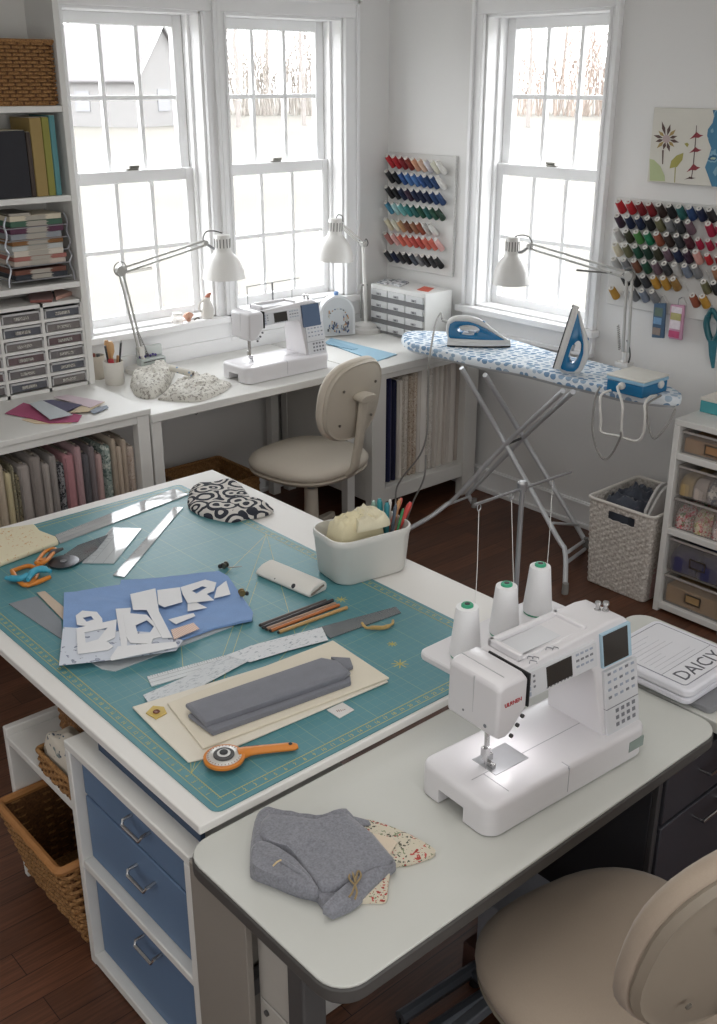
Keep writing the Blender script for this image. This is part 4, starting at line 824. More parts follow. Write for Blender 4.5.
def disc(c, r, t, ydir=(0, 1, 0), name='joint', m=None): q = MB(); q.lathe([(r, -.012), (r, .012)], 18, 0, axis_mat(c, ydir)); part(name, q, m or mat('#b9b8b4', .35, .5), t, .002)
# lamp 1
b1 = PZ(146, 371, ZD); y1 = b1.y
L1 = thing('desk_lamp', 'white swing-arm desk lamp standing on the desk in front of the left window', 'lamp', b1)
q = MB(); q.lathe([(.09, 0), (.091, .008), (.086, .02), (.03, .026), (.012, .03)], 32); part('base', q, lamp_w, L1, local=True, smooth=50)
P = lambda x, y: PY(x, y, y1)
foot, elb, wri = P(141, 352), P(120.5, 271), P(205, 243)
q = MB(); q.tube([b1+Vector((0, 0, .02)), foot], .008, 10); q.box(foot.x-.012, foot.x+.012, y1-.012, y1+.012, foot.z-.015, foot.z+.025); part('bracket', q, lamp_w, L1)
pair(L1, foot, elb, .009, .0055); pair(L1, elb, wri, .010, .005); disc(elb, .022, L1); disc(wri, .012, L1)
q = MB(); q.tube([elb+Vector((.03*math.cos(a), 0, .03*math.sin(a)+.008)) for a in [2*PI*k/18 for k in range(18)]], .0022, 6, closed=True); part('cord', q, mat('#77746f', .5), L1)
spring(L1, P(137, 331), P(148, 356)); spring(L1, P(124, 273), P(152, 268), .006); 
sc_ = P(222, 234); shade(L1, sc_.x, y1, sc_.z, .195, .098)
q = MB(); q.tube([wri, P(211, 247), P(214, 249)], .006, 8); part('shade_bracket', q, steel, L1); wire(L1, [wri, P(203, 239), P(206, 232), P(214, 231), P(222, 233)])
# lamp 2
b2 = PZ(366, 331.5, ZD); y2 = b2.y; P = lambda x, y: PY(x, y, y2)
L2 = thing('desk_lamp', 'white desk lamp with a heavy round base in front of the small-parts cabinet', 'lamp', b2)
q = MB(); q.lathe([(.082, 0), (.084, .008), (.082, .022), (.066, .027), (.062, .04), (.035, .046), (.01, .05)], 32); part('base', q, lamp_w, L2, local=True, smooth=50)
elb, wri = P(363.5, 244), P(342, 226); q = MB(); q.tube([b2+Vector((0, 0, .04)), Vector((elb.x, y2, elb.z))], .010, 12); part('pole', q, lamp_w, L2)
q = MB(); q.tube([P(361.5, 285), P(361, 318)], .004, 8); q.tube([P(366.5, 285), P(366, 318)], .004, 8); q.tube([P(361, 285), P(367, 285)], .005, 8); part('tension_rods', q, mat('#8d8c89', .4, .6), L2)
pair(L2, elb, wri, .007, .0055, 'white_arm'); disc(elb, .014, L2); sc_ = P(336.5, 218); shade(L2, sc_.x-.006, y2, sc_.z, .2, .094, R(3))
q = MB(); q.tube(bez([P(358, 243), P(361, 240), P(366, 246), P(368, 243), P(366, 239), P(364, 243)], 5), .003, 6); part('clip', q, mat('#6b6a68', .4, .6), L2); wire(L2, [P(336, 219), P(338, 215), P(342, 216), P(343, 222)])
# ---------- things on the window sill
def onsill(px, py): return PY(px, py, 4.075)
s1 = onsill(177, 320); t = thing('glass_jar', 'small clear glass jar with a white lid on the window sill', 'jar', (s1.x, 4.072, .936))
q = MB(); q.lathe([(.024, 0), (.026, .006), (.026, .032), (.02, .038)], 18); part('jar', q, glassy('jar_glass', '#f1ece6', .45), t, local=True); q = MB(); q.lathe([(.021, .038), (.021, .045)], 18); part('lid', q, mat('#dcd8d2', .4), t, local=True)
s1 = onsill(188, 319); t = thing('ornament', 'small peach shell ornament beside the glass jar on the sill', 'ornament', (s1.x, 4.07, .936)); q = MB()
for k in range(7): a = R(-60+20*k); q.tube([(0, 0, .004), (.028*math.sin(a), 0, .016+.024*math.cos(a))], [.004, .007], 6)
part('shell', q, mat('#d3a58e', .6, 0, .15, 60), t, local=True); q = MB(); q.sphere((0, 0, .008), .011, 10); part('shell_base', q, mat('#b98a72', .6), t, local=True)
q = MB(); a = onsill(194, 316); q.tube(bez([(a.x-.01, 4.06, .94), (a.x+.008, 4.06, .947), (a.x+.025, 4.07, .941)], 5), .003, 6); solo('twig', q, mat('#55483f', .7), 'short dark twig lying on the sill beside the white jug', 'twig')
s1 = onsill(207, 318); t = thing('jug', 'small white jug with a brown spout on the sill between the windows', 'jug', (s1.x, 4.07, .936))
q = MB(); q.lathe([(.026, 0), (.03, .01), (.031, .04), (.022, .07), (.016, .085), (.02, .095)], 24); part('body', q, mat('#d5d1cb', .35), t, local=True, smooth=60); q = MB(); q.tube([(.003, 0, .092), (.012, 0, .105), (.024, 0, .112)], [.012, .009, .004], 8); part('spout', q, mat('#a0644e', .5), t, local=True)
q = MB(); q.tube(bez([(-.027, 0, .03), (-.045, 0, .05), (-.035, 0, .075), (-.017, 0, .083)], 5), .004, 6); part('handle', q, mat('#d5d1cb', .35), t, local=True)
# pin case behind lamp 1
c = PY(148, 366, 3.985); c.z = ZD+.0005; t = thing('pin_case', 'pale plastic pin case with purple pins leaning behind the desk lamp', 'case', c)
q = MB(); q.box(-.03, .095, 0, .045, 0, .055); part('case_body', q, glassy('case_plastic', '#cfd8d4', .93, .2), t, .006, local=True); q = MB(); q.box(-.03, .095, .028, .046, .055, .105); part('case_lid', q, glassy('case_plastic2', '#d6dcd9', .9, .2), t, .006, local=True)
q = MB(); q.tube([(-.02, -.002, .042), (.085, -.002, .046)], .002, 6); part('latch_line', q, dark_m, t, local=True)
q = MB()
for k in range(7): q.sphere((-.022+k*.013, .024, .062+.004*(k % 2)), .006, 8)
part('pin_heads', q, mat('#5a4f8c', .4), t, local=True)
# ---------- crumpled cloth helper
def mound(poly, h, seed, edge=.004, rings=14, wr=.35, freq=18, sub=6, flat=.5, z=0, fold=0, ridge=0, er=.22):
    """crumpled cloth lying on height z: outline poly (world xy), slab closed below"""
    P = bez([Vector((p[0], p[1], 0)) for p in poly]+[Vector((poly[0][0], poly[0][1], 0))], sub)[:-1]; c = sum(P, Vector())/len(P); R_ = []
    R_.append([(p.x, p.y, z+.0004) for p in P])
    for k in range(rings+1):
        t = 1-k/rings; ring = []
        for p in P:
            q = c+(p-c)*max(t, .02); e = min(1, (1-t)/er); pf = math.sin(e*PI/2)
            n1 = noise.noise(Vector((q.x*freq, q.y*freq, seed*3.1))); n2 = noise.noise(Vector((q.x*freq*2.7, q.y*freq*2.7, seed*1.7)))
            hh = edge+(h-edge)*pf*(flat+(1-flat)*(1-t))
            hh *= 1+wr*n1+wr*.45*n2
            if ridge: hh += ridge*pf*(max(0, 1-abs(n1)*3.2)**2+.6*max(0, 1-abs(noise.noise(Vector((q.x*freq*1.7+9, q.y*freq*1.7, seed))))*3.5)**2)
            if fold: hh += fold*abs(math.sin((q.x*.8+q.y)*freq*1.6+n1*2))*pf
            ring.append((q.x, q.y, z+max(hh, edge*.6)))
        R_.append(ring)
    mb = MB(); mb.loft(R_); return mb
news = printed('newsprint', '#d6d3cb', ['#b3aea5', '#8b8882', '#c3beb3'], 'blobs', 75, .55)
q = mound(px_poly([(158, 400), (175, 385), (190, 377), (212, 379), (230, 384), (226, 391), (212, 398), (198, 402), (178, 402)], ZD), .022, 3, .006, wr=.3, freq=16, flat=.85, z=ZD+.0005, ridge=.014)
solo('printed_fabric', q, news, 'flat pile of cream newsprint-patterned fabric on the desk', 'fabric', smooth=60)
q = mound(px_poly([(130, 385), (133, 377), (150, 371), (162, 366), (174, 369), (172, 378), (164, 390), (150, 397), (136, 394)], ZD+.01), .055, 5, .008, wr=.2, freq=14, flat=.55, z=ZD+.0005, ridge=.014)
solo('printed_fabric', q, news, 'bunched roll of cream newsprint-patterned fabric left of the flat pile', 'fabric', smooth=60)
a, b = PZ(171, 368, ZD+.055), PZ(193, 374, ZD+.045); t = thing('fabric_roll', 'small rolled printed ribbon lying on the newsprint fabric', 'fabric roll', a.lerp(b, .5)-Vector((0, 0, .014)))
q = MB(); q.tube([a, b], .0135, 14); part('roll', q, printed('ribbon', '#d6d2c8', ['#8fa3bd', '#b9b3a6'], 'dots', 50, .3), t); q = MB(); q.tube([b, b+(b-a).normalized()*.0008], .007, 12); part('core', q, mat('#77706a', .8), t)
# ---------- domed pin display
c = PZ(338, 336.5, ZD); t = thing('dome_case', 'arched clear-fronted case of pins with a blue knob beside the back sewing machine', 'case', c, R(-22))
def arch(w, h, n=14): return [(w, 0)]+[(w*math.cos(PI*k/n), h-w+w*math.sin(PI*k/n)) for k in range(n+1)]+[(-w, 0)]
A = arch(.092, .2); B = arch(.078, .184)
q = MB(); q.loft([[(x, 0, z+.004) for x, z in A], [(x, .05, z+.004) for x, z in A]]); part('case', q, mat('#d8dadc', .35), t, .003, local=True)
q = MB(); q.loft([[(x, -.0015, z+.01) for x, z in B], [(x, .001, z+.01) for x, z in B]]); part('display_panel', q, mat('#c9ccce', .2), t, local=True)
q = MB(); rnd = random.Random(4)
for k in range(60):
    x = rnd.uniform(-.055, .055); z = .018+abs(rnd.gauss(0, .03)); q.tube([(x, -.004, z), (x+rnd.uniform(-.008, .008), -.004, z+rnd.uniform(.008, .02))], rnd.uniform(.0015, .004), 5, rnd.randrange(5))
for k in range(9): a = PI*(k+.5)/9; q.sphere((.045*math.cos(a), -.003, .1+.04*math.sin(a)), .0035, 6, k % 5)
part('pins', q, [mat(x_, .4) for x_ in ('#3f5a85', '#b98f6a', '#55565a', '#8f9aa8', '#c7c3bb')], t, local=True, label='pins in mixed colours')
q = MB(); q.lathe([(.006, .2), (.012, .208), (.012, .218), (.005, .222)], 14, 0, Matrix.Translation((0, .025, 0))); part('knob', q, mat('#6f93c4', .4), t, local=True)
# blue cloths on the desk
lb_m = cloth('#8fb4c8', .05, 300); lb2 = cloth('#7fa5bb', .05, 300)
z = ZD+.0006; q = MB(); q.prism(px_poly([(325, 343), (331, 338.5), (397, 355), (376, 362)], z), z, z+.004)
F1, F2 = PZ(376, 362, z), PZ(397, 355, z); 
solo('blue_ruler', q, lb_m, 'long pale blue cloth strip across the right end of the desk', 'cloth', bevel=.001)
q = MB(); q.prism(px_poly([(326, 344), (331, 340), (358, 349), (352, 350)], z+.0046), z+.0046, z+.0075); solo('blue_strip', q, lb2, 'short darker blue strip lying on the long pale blue cloth', 'cloth', bevel=.001)
# ---------- small-parts cabinet in the corner
px0 = 3.55; pa_ = PX(424, 294.5, px0); py0 = pa_.y; pz1 = pa_.z; pyl = 3.94
PCB = thing('parts_cabinet', 'white small-parts cabinet with grey drawers in the back corner of the desk', 'drawers', (px0+.1, (py0+pyl)/2, ZD))
q = MB(); q.box(px0+.01, 3.745, py0, pyl, ZD+.0005, pz1); part('cabinet_shell', q, mat('#d3d3d0', .45), PCB, .003)
rows = 4; rh = (pz1-ZD-.012)/rows; cw = (pyl-py0-.012)/3
q = MB()
for k in range(rows): q.box(px0+.006, px0+.0105, py0+.006, pyl-.006, ZD+.006+k*rh-.014, ZD+.006+k*rh+.012) if k else q.box(px0+.006, px0+.0105, py0+.006, pyl-.006, ZD+.004, ZD+.018)
part('drawer_gaps', q, mat('#6f6f70', .6), PCB)
for k in range(rows):
    for j in range(3):
        y0_ = py0+.006+j*cw+.004; z0 = ZD+.006+k*rh+.012
        q = MB(); q.box(px0, px0+.01, y0_, y0_+cw-.008, z0, z0+rh-.026); d = part('drawer', q, mat('#c6c7c7', .35), PCB, .002)
        q = MB(); ym = y0_+cw/2-.004; q.box(px0-.004, px0, ym-.016, ym+.016, z0+.004, z0+.016); q.box(px0-.006, px0-.004, ym-.006, ym+.006, z0+.007, z0+.013, 1); part('handle', q, [mat('#9d9d9f', .4), mat('#5c5c5e', .4)], d)
q = MB(); z = pz1+.0006; q.prism(px_poly([(417, 290), (424, 286.5), (434, 288.5), (428, 292)], z), z, z+.002); solo('red_card', q, mat('#c5563f', .5), 'red card lying on the small-parts cabinet', 'card')
for i, (pts, col, lab) in enumerate((([(377, 283), (388, 279), (396, 281), (386, 285)], '#8d9094', 'dark grey pamphlet at the left on the small-parts cabinet'), ([(389, 284), (398, 280), (409, 283), (400, 287)], '#a7a9ad', 'light grey pamphlet beside it on the small-parts cabinet'))):
    q = MB(); q.prism(px_poly(pts, z), z, z+.006); solo('pamphlet', q, printed('pam%d' % i, '#c9cacb', [col, '#6f7276'], 'blobs', 60, .5), lab, 'pamphlet')
# ================================================================== right-hand wall and ironing board
def cname(c): return c
COLS = dict(red='#b3242b', dred='#7f1c22', brick='#7d2f26', peach='#c9977a', lpeach='#d8b7a0', lav='#cfcbd2', white='#dddbd6', black='#202022', blue='#33568f', mblue='#4a74ab', dblue='#27436f', navy='#1d2745', plum='#3a2637', tealb='#3f7d97', paqua='#a2c8c9', aqua='#6fb0b0', teal='#3a8584', dteal='#2b625f', dgreen='#22503c', forest='#1d3b2e',
    cream='#d8cfb4', cwhite='#dcd9c8', tan='#c39b73', brown='#7a4d38', lbrown='#9a6f54', rust='#94503a', lgray='#b9b7b3', drose='#b0736c', ppink='#d9a9a4', coral='#d5705f', coral2='#c2564d', slate='#4b505c', gray='#7d7e80', dgray='#3b3c40', olive='#6c6a4c', dolive='#3d3c2b', emer='#1f7a54', green='#4f8a45', maroon='#4e2630', crim='#a01f3f', mauve='#6f5863', pink='#cf9a90', must='#b98a35', dmust='#94703a', choc='#3a2a24', bgray='#7a8494')
NM = dict(red='red', dred='dark red', brick='brick red', peach='peach', lpeach='pale peach', lav='pale lavender', white='white', black='black', blue='blue', mblue='mid blue', dblue='deep blue', navy='navy', plum='dark plum', tealb='teal blue', paqua='pale aqua', aqua='aqua', teal='teal', dteal='dark teal', dgreen='dark green', forest='forest green', cream='cream', cwhite='cream white', tan='tan', brown='brown', lbrown='light brown', rust='rust', lgray='light grey', drose='dusty rose', ppink='pale pink', coral='coral', coral2='coral red', slate='slate grey', gray='grey', dgray='dark grey', olive='olive', dolive='dark olive', emer='emerald', green='green', maroon='maroon', crim='crimson', mauve='mauve', pink='pink', must='mustard', dmust='dark mustard', choc='dark brown', bgray='blue-grey')
def thread_mat(c): return mat(COLS[c], .6, 0, .12, 300, .3, 900)
spool_cache = {}
def spool(p, d, c, L, r, lab, group):
    """a cone of thread pushed onto a peg"""
    M_ = axis_mat((0, 0, 0), d)
    key = (c, L, r)
    if key in spool_cache:
        o = copy_tree(spool_cache[key], None, p); o['label'] = lab; o['group'] = group; return o
    t = thing('thread_spool', lab, 'thread spool', p, 0, group); t.location = p
    q = MB(); q.lathe([(r*.98, .003), (r, .008), (r*.86, L*.86), (r*.74, L*.94), (r*.5, L*.95)], 14, 0, M_); part('thread', q, thread_mat(c), t, local=True, smooth=50)
    q = MB(); q.lathe([(r*.9, 0), (r*.92, .004), (r*.2, .005), (r*.2, L*.9), (r*.66, L*.945), (r*.66, L*1.02), (r*.34, L*1.02), (r*.3, L*.95)], 12, 0, M_); part('core', q, mat('#d8d5cf', .5), t, local=True, smooth=50)
    spool_cache[key] = t; return t
def rack(name, lab, y0, y1, z0, z1):
    t = thing('thread_rack', lab, 'thread rack', (WX-.011, (y0+y1)/2, z0))
    q = MB(); q.box(WX-.018, WX-.0015, y0, y1, z0, z1); part('board', q, printed('pegboard_'+name, '#d6d5d2', ['#bab8b4'], 'dots', 55, .16, rand=0), t, .003); return t
def pegs(t, pts, d, L):
    for p in pts: q = MB(); q.tube([p-d*.004, p+d*L], .0032, 6); part('peg', q, mat('#cfcdc9', .4), t)
AX = Vector((-.69, .03, .72)).normalized()
T1 = rack('a', 'white pegboard thread rack in the corner between the windows', 3.60, 4.07, 1.055, 1.622)
R1 = ['red red dred brick peach lpeach lav cwhite white', 'black black blue mblue mblue blue dblue dblue white', 'black black navy plum navy navy navy dblue dblue', 'tealb paqua aqua teal dteal dgreen dteal dgreen forest', 'cream cwhite tan brown lbrown rust lgray white .', 'drose ppink coral coral coral2 coral2 coral coral ppink', 'dgray navy dgray black slate gray black dgray black']
rowy = [166.5, 181.8, 197.2, 212.6, 229, 243, 260.5]; pp = []
for k, row in enumerate(R1):
    n = 0; cs = row.split()
    for j, c in enumerate(cs):
        if c == '.': continue
        px = 394.2-.35*k+6.5*j*(1-.003*k)*.98+.0; py = rowy[k]+.85*j
        p = PX(px, py, WX-.03); p.x = WX-.03
        pp.append(p); spool(p, AX, c, .076, .0148, '%s thread spool, %s from the left in the %s row of the corner rack' % (NM[c], ORD[j], ORD[k] if k < 6 else 'bottom'), 'thread spools on the corner rack')
pegs(T1, pp, AX, .05)
T2 = rack('b', 'white pegboard thread rack below the botanical canvas', 2.10, 2.675, 1.06, 1.505)
R2 = ['red red dred dred choc black dteal dblue navy black', 'plum navy navy black olive gray dgray mauve . crim crim', 'lgray dolive green emer rust choc dgray maroon crim crim crim', 'cream olive dgreen forest dolive mauve navy plum pink red dred', 'lgray gray brown dgreen mauve dgray lgray bgray gray . lbrown', '. black black dgray must must dmust . . olive black', 'must . gray bgray gray . . . rust must .']
pp = []
for k, row in enumerate(R2):
    for j, c in enumerate(row.split()):
        px = 623.6-1.15*k+10.05*j; py = 211.5+14.3*k+1.0*j
        p = PX(px, py, WX-.03); p.x = WX-.03
        if c == '.':
            if j % 2: pp.append(p)
            continue
        sm = c in ('crim',) and k == 2 or (k == 3 and j > 8)
        pp.append(p); spool(p, AX, c, .052 if sm else .064, .0135 if sm else .0168, '%s thread spool, %s from the left in the %s row of the right rack' % (NM[c], ORD[j], ORD[k] if k < 6 else 'bottom'), 'thread spools on the right rack')
pegs(T2, pp, AX, .045)
# hanging packets and scissors
def packet(pts, x, lab, m, band, name='notion_packet'):
    P = [PX(a, b, x) for a, b in pts]; c = sum(P, Vector())/len(P); t = thing(name, lab, 'packet', (x, c.y, min(p.z for p in P)))
    q = MB(); n = len(P); q.add([tuple(p) for p in P]+[tuple(p+Vector((-.012, 0, 0))) for p in P], [tuple(range(n)), tuple(range(2*n-1, n-1, -1))]+[(i, (i+1) % n, n+(i+1) % n, n+i) for i in range(n)]); part('sleeve', q, m, t, .003)
    y0, y1 = sorted((P[0].y, P[1].y)); zb = min(p.z for p in P); zt_ = max(p.z for p in P); h = zt_-zb
    for k, (a, b, col) in enumerate(band): q = MB(); q.box(x-.0132-.0006*k, x-.011, y0+.008, y1-.008, zb+h*a, zb+h*b); part('printed_band', q, mat(col, .5, 0, .25, 60), t)
    q = MB(); q.tube([((x-.006), (y0+y1)/2, zt_-.006), (x-.006, (y0+y1)/2, zt_+.02), (WX-.002, (y0+y1)/2, zt_+.026)], .002, 6); part('hanging_hook', q, steel, t)
packet([(655.5, 303), (667, 303), (665, 338), (653, 337)], WX-.035, 'dark blue notions packet hanging from the right thread rack', mat('#46607a', .4, 0, .1, 30), [(.62, .85, '#5d6f63'), (.4, .58, '#6f93b5'), (.1, .3, '#8d7f77')])
packet([(672, 304), (686, 305), (683, 340), (670, 338)], WX-.035, 'pink and white notions packet hanging beside the dark blue one', mat('#bf8fa6', .4, 0, .15, 30), [(.3, .92, '#d9cfd4'), (.55, .75, '#a8a06a'), (.06, .24, '#b94a72')])
t = thing('scissors', 'teal-handled scissors hanging at the right edge of the thread rack', 'scissors', PX(711, 368, WX-.03))
P = lambda x, y: PX(x, y, WX-.03)
q = MB(); q.tube(bez([P(708, 316), P(706.5, 324), P(708.5, 335), P(712, 342)], 5), [.013]*16, 8); q.tube(bez([P(716, 315), P(720, 322), P(719, 333), P(714, 342)], 5), .013, 8); q.tube(bez([P(708, 316), P(712, 310), P(716, 315)], 5), .010, 8); part('handle', q, mat('#1f5b64', .35), t, smooth=60)
q = MB(); q.tube([P(713, 340), P(712.5, 355), P(713, 368)], [.02, .014, .006], 8); part('blade_sheath', q, mat('#2c6f7d', .4), t)
q = MB(); q.tube([P(712, 311), P(712, 305)], .002, 6); part('hanging_hook', q, steel, t)
# canvas
ax = WX-.032; P = lambda x, y, o=0: PX(x, y, ax-o)
ca = thing('canvas_art', 'long canvas of botanical sketches above the right thread rack', 'painting', (WX, 2.3, 1.575))
q = MB(); q.box(ax, WX-.0015, 1.95, 2.524, 1.577, 1.855); part('canvas', q, cloth('#d3d0c6', .03, 500), ca, .003)
q = MB(); wob = [(717-.6+2.2*math.sin(i*1.3), 110+76*i/12) for i in range(13)]; edge = [(709.5+2.5*math.sin(i*1.1+.5)-(2.5 if 6 < i < 10 else 0)+(0 if i > 2 else 2), 110+76.5*i/12) for i in range(13)]
y_r = 1.951; poly = [P(a, b, .0006) for a, b in edge]; poly = poly+[Vector((ax-.0006, y_r, poly[-1].z)), Vector((ax-.0006, y_r, poly[0].z))]
q.add([tuple(p) for p in poly]+[tuple(p+Vector((.0007, 0, 0))) for p in poly], [tuple(range(len(poly))), tuple(range(2*len(poly)-1, len(poly)-1, -1))]); part('blue_panel', q, printed('artblue', '#4f7f9b', ['#7fa3b5', '#3a6480', '#a9b8a0'], 'blobs', 18, .55), ca)
def apoly(mb, pts, mi, o=.0008):
    pl = [P(640+a*.1074, 90+b*.1074, o) for a, b in pts]; mb.add([tuple(p) for p in pl], [tuple(range(len(pl)))], mi)
q = MB(); C0 = (245, 455)
for i in range(12):
    a = 2*PI*i/12+.25; L_ = 125 if i % 2 else 105; d_ = (math.cos(a), -math.sin(a)); n_ = (-d_[1], d_[0])
    L_ *= 1.35 if abs(d_[1]+1) < .2 else 1
    apoly(q, [(C0[0]+d_[0]*30, C0[1]+d_[1]*30), (C0[0]+d_[0]*L_*.6+n_[0]*16, C0[1]+d_[1]*L_*.6+n_[1]*16), (C0[0]+d_[0]*L_, C0[1]+d_[1]*L_), (C0[0]+d_[0]*L_*.6-n_[0]*16, C0[1]+d_[1]*L_*.6-n_[1]*16)], i % 3 % 2)
part('sunflower', q, [mat('#5d4a44', .8), mat('#a18b5a', .8)], ca)
q = MB(); apoly(q, [(C0[0]+34*math.cos(2*PI*k/14), C0[1]+38*math.sin(2*PI*k/14)) for k in range(14)], 0, .0012); part('flower_centre', q, mat('#b9a6a4', .8), ca)
q = MB(); apoly(q, [(205, 560), (222, 560), (215, 690), (205, 692)], 0); apoly(q, [(90, 640), (130, 650), (190, 710), (230, 800), (232, 850), (90, 845)], 1); apoly(q, [(275, 730), (290, 660), (340, 610), (405, 585), (395, 650), (345, 715)], 2); apoly(q, [(326, 700), (334, 700), (325, 862), (318, 862)], 2); apoly(q, [(412, 500), (440, 490), (455, 505), (440, 535)], 2)
part('leaves', q, [mat('#5d4a44', .8), mat('#b3bd92', .8), mat('#a09a55', .8)], ca)
q = MB(); apoly(q, [(524, 330), (530, 330), (520, 480), (500, 700), (482, 830), (474, 830), (492, 700), (512, 480)], 0)
for (cx, cy, w_, h_) in ((525, 425, 65, 35), (515, 560, 60, 30), (497, 725, 65, 40), (465, 820, 55, 14)): apoly(q, [(cx-w_, cy+h_), (cx-w_*.4, cy-h_*.1), (cx, cy-h_), (cx+w_*.5, cy-h_*.3), (cx+w_, cy-h_*.6+h_*.5), (cx+w_*.3, cy+h_*.6), (cx-w_*.3, cy+h_*.5)], 1 if h_ > 20 else 0)
part('red_blossoms', q, [mat('#4e3a38', .8), mat('#8d3a42', .8)], ca)
# ---------- irons
iron_b = mat('#1f6f9e', .25, 0, .05, 20); iron_w = mat('#d6d6d4', .3, 0, .02, 10)
def make_iron(lab, M_, S=1):
    t = thing('steam_iron', lab, 'iron', M_.translation); M_ = M_ @ Matrix.Diagonal((S, S, S*.95, 1)); Lx = .275
    def wd(x): return max(.003, .056*(1-max(0, min(1, (x+.005)/(Lx+.008)))**2.3))
    xs = [0, .02, .06, .1, .14, .18, .21, .235, .255, .268, .275]
    def slab(mb, z0, z1, k0, k1, x_=0, mi=0):
        ol = [(x, wd(x)) for x in xs]+[(x, -wd(x)) for x in reversed(xs)]
        mb.loft([[(x*(1-(1-k)*.12)+x_*(k != 1), y*k, z) for x, y in ol] for z, k in ((z0, k0), (z1, k1))], mi, M_)
    q = MB(); slab(q, 0, .005, .97, 1); part('soleplate', q, mat('#3a3a3d', .3, .6), t)
    q = MB(); slab(q, .0052, .022, 1.0, .97); slab(q, .0222, .034, .97, .86); part('skirt', q, iron_w, t, .002, smooth=50)
    outer = [(.004, .032), (.0, .07), (.006, .1), (.03, .112), (.09, .112), (.13, .1), (.175, .076), (.225, .045), (.25, .032)]
    cx, cz, a_, b_ = .088, .076, .05, .021; n = 48
    def hit(th):
        d = (math.cos(th), math.sin(th)); best = .001
        for i in range(len(outer)):
            (x1, z1), (x2, z2) = outer[i], outer[(i+1) % len(outer)]; ex, ez = x2-x1, z2-z1; den = d[0]*ez-d[1]*ex
            if abs(den) < 1e-9: continue
            s = ((x1-cx)*ez-(z1-cz)*ex)/den; u = ((x1-cx)*d[1]-(z1-cz)*d[0])/den
            if s > 0 and -1e-6 <= u <= 1+1e-6: best = max(best, s)
        return (cx+d[0]*best, cz+d[1]*best)
    def yy(x, z): return min(wd(x)*.84, .036-.012*max(0, (z-.05)/.06))
    out = [hit(2*PI*k/n) for k in range(n)]; inn = [(cx+a_*math.cos(2*PI*k/n), cz+b_*math.sin(2*PI*k/n)) for k in range(n)]; mid = [((o[0]*.5+i[0]*.5), (o[1]*.5+i[1]*.5)) for o, i in zip(out, inn)]
    rings = [[(x, s*yy(x, z)*k, z) for x, z in pr] for pr, s, k in ((out, 1, .93), (mid, 1, 1.0), (inn, 1, .8), (inn, -1, .8), (mid, -1, 1.0), (out, -1, .93))]
    rings.append(rings[0]); q = MB(); q.loft(rings, 0, M_, cap=False); part('water_tank', q, iron_b, t, smooth=60)
    q = MB(); q.tube([M_ @ Vector(p) for p in bez([(.012, 0, .026), (.002, 0, .06), (.006, 0, .1), (.035, 0, .116), (.09, 0, .117), (.135, 0, .104), (.18, 0, .078), (.225, 0, .05), (.256, 0, .033)], 5)], [.018]*25+[.016, .015, .014, .013, .012, .011, .01, .009, .009, .008, .008, .007, .006, .006, .006, .005], 10); part('handle', q, iron_w, t, smooth=60)
    q = MB(); q.lathe([(.016, 0), (.016, .012), (.012, .016)], 16, 0, M_ @ axis_mat((.1, 0, .052), (0, 0, 1))); q.box(.06, .115, -.03, .03, .05, .058, 0, M_); part('dial', q, mat('#bfc3c6', .35), t)
    q = MB(); q.lathe([(.007, 0), (.006, .008)], 10, 0, M_ @ axis_mat((.15, 0, .108), (.5, 0, 1))); q.lathe([(.007, 0), (.006, .008)], 10, 0, M_ @ axis_mat((.128, 0, .117), (.3, 0, 1))); part('steam_button', q, mat('#2f6fa0', .4), t)
    q = MB(); q.tube([M_ @ Vector((.005, 0, .095)), M_ @ Vector((-.02, 0, .105)), M_ @ Vector((-.035, 0, .108))], [.009, .0075, .006], 10); part('cord_guard', q, mat('#b7b7b4', .5), t)
    return t
tip, heel = PZ(509.5, 347, ZB+.006), PZ(449, 343.5, ZB+.006); dx_ = (tip-heel).normalized()
M1 = Matrix((dx_, Vector((0, 0, 1)).cross(dx_), Vector((0, 0, 1)))).transposed().to_4x4(); M1 = Matrix.Translation(heel) @ M1
make_iron('blue and white steam iron lying flat on the ironing board', M1)
ft = PZ(562.5, 371.5, ZB+.006); upv = (Vector((0, 0, 1))*math.cos(R(13))+_r*math.sin(R(13))).normalized(); zz_ = (_r*math.cos(R(13))-Vector((0, 0, 1))*math.sin(R(13))).normalized()
zz_ = (Matrix.Rotation(R(-14), 3, 'Z') @ zz_); upv = (upv-zz_*upv.dot(zz_)).normalized()
M2 = Matrix((upv, zz_.cross(upv), zz_)).transposed().to_4x4(); M2 = Matrix.Translation(ft-zz_*.04+Vector((0, 0, .012))) @ M2
make_iron('blue and white steam iron standing upright on its heel on the ironing board', M2, .93)
cord_g = mat('#8f8d89', .5)
xq = 3.20; c0 = M1 @ Vector((-.035, 0, .108)); P = lambda x, y, X_: PX(x, y, X_)
q = MB(); q.tube(bez([c0, P(441, 313, 3.36), P(436, 322, 3.30), P(432, 342, 3.20), P(429, 362, 3.13), P(428, 400, 3.13), P(427, 432, 3.12), P(420, 455, 3.12), P(402, 478, 3.15), P(396, 492, 3.16), P(397, 515, 3.14), P(404, 524, 3.1), P(414, 500, 3.08), P(424, 478, 3.08), P(426, 455, 3.09)], 7), .0042, 8)
solo('iron_cord', q, cord_g, 'long grey cord hanging from the flat iron in front of the fabric bolts', 'cord')
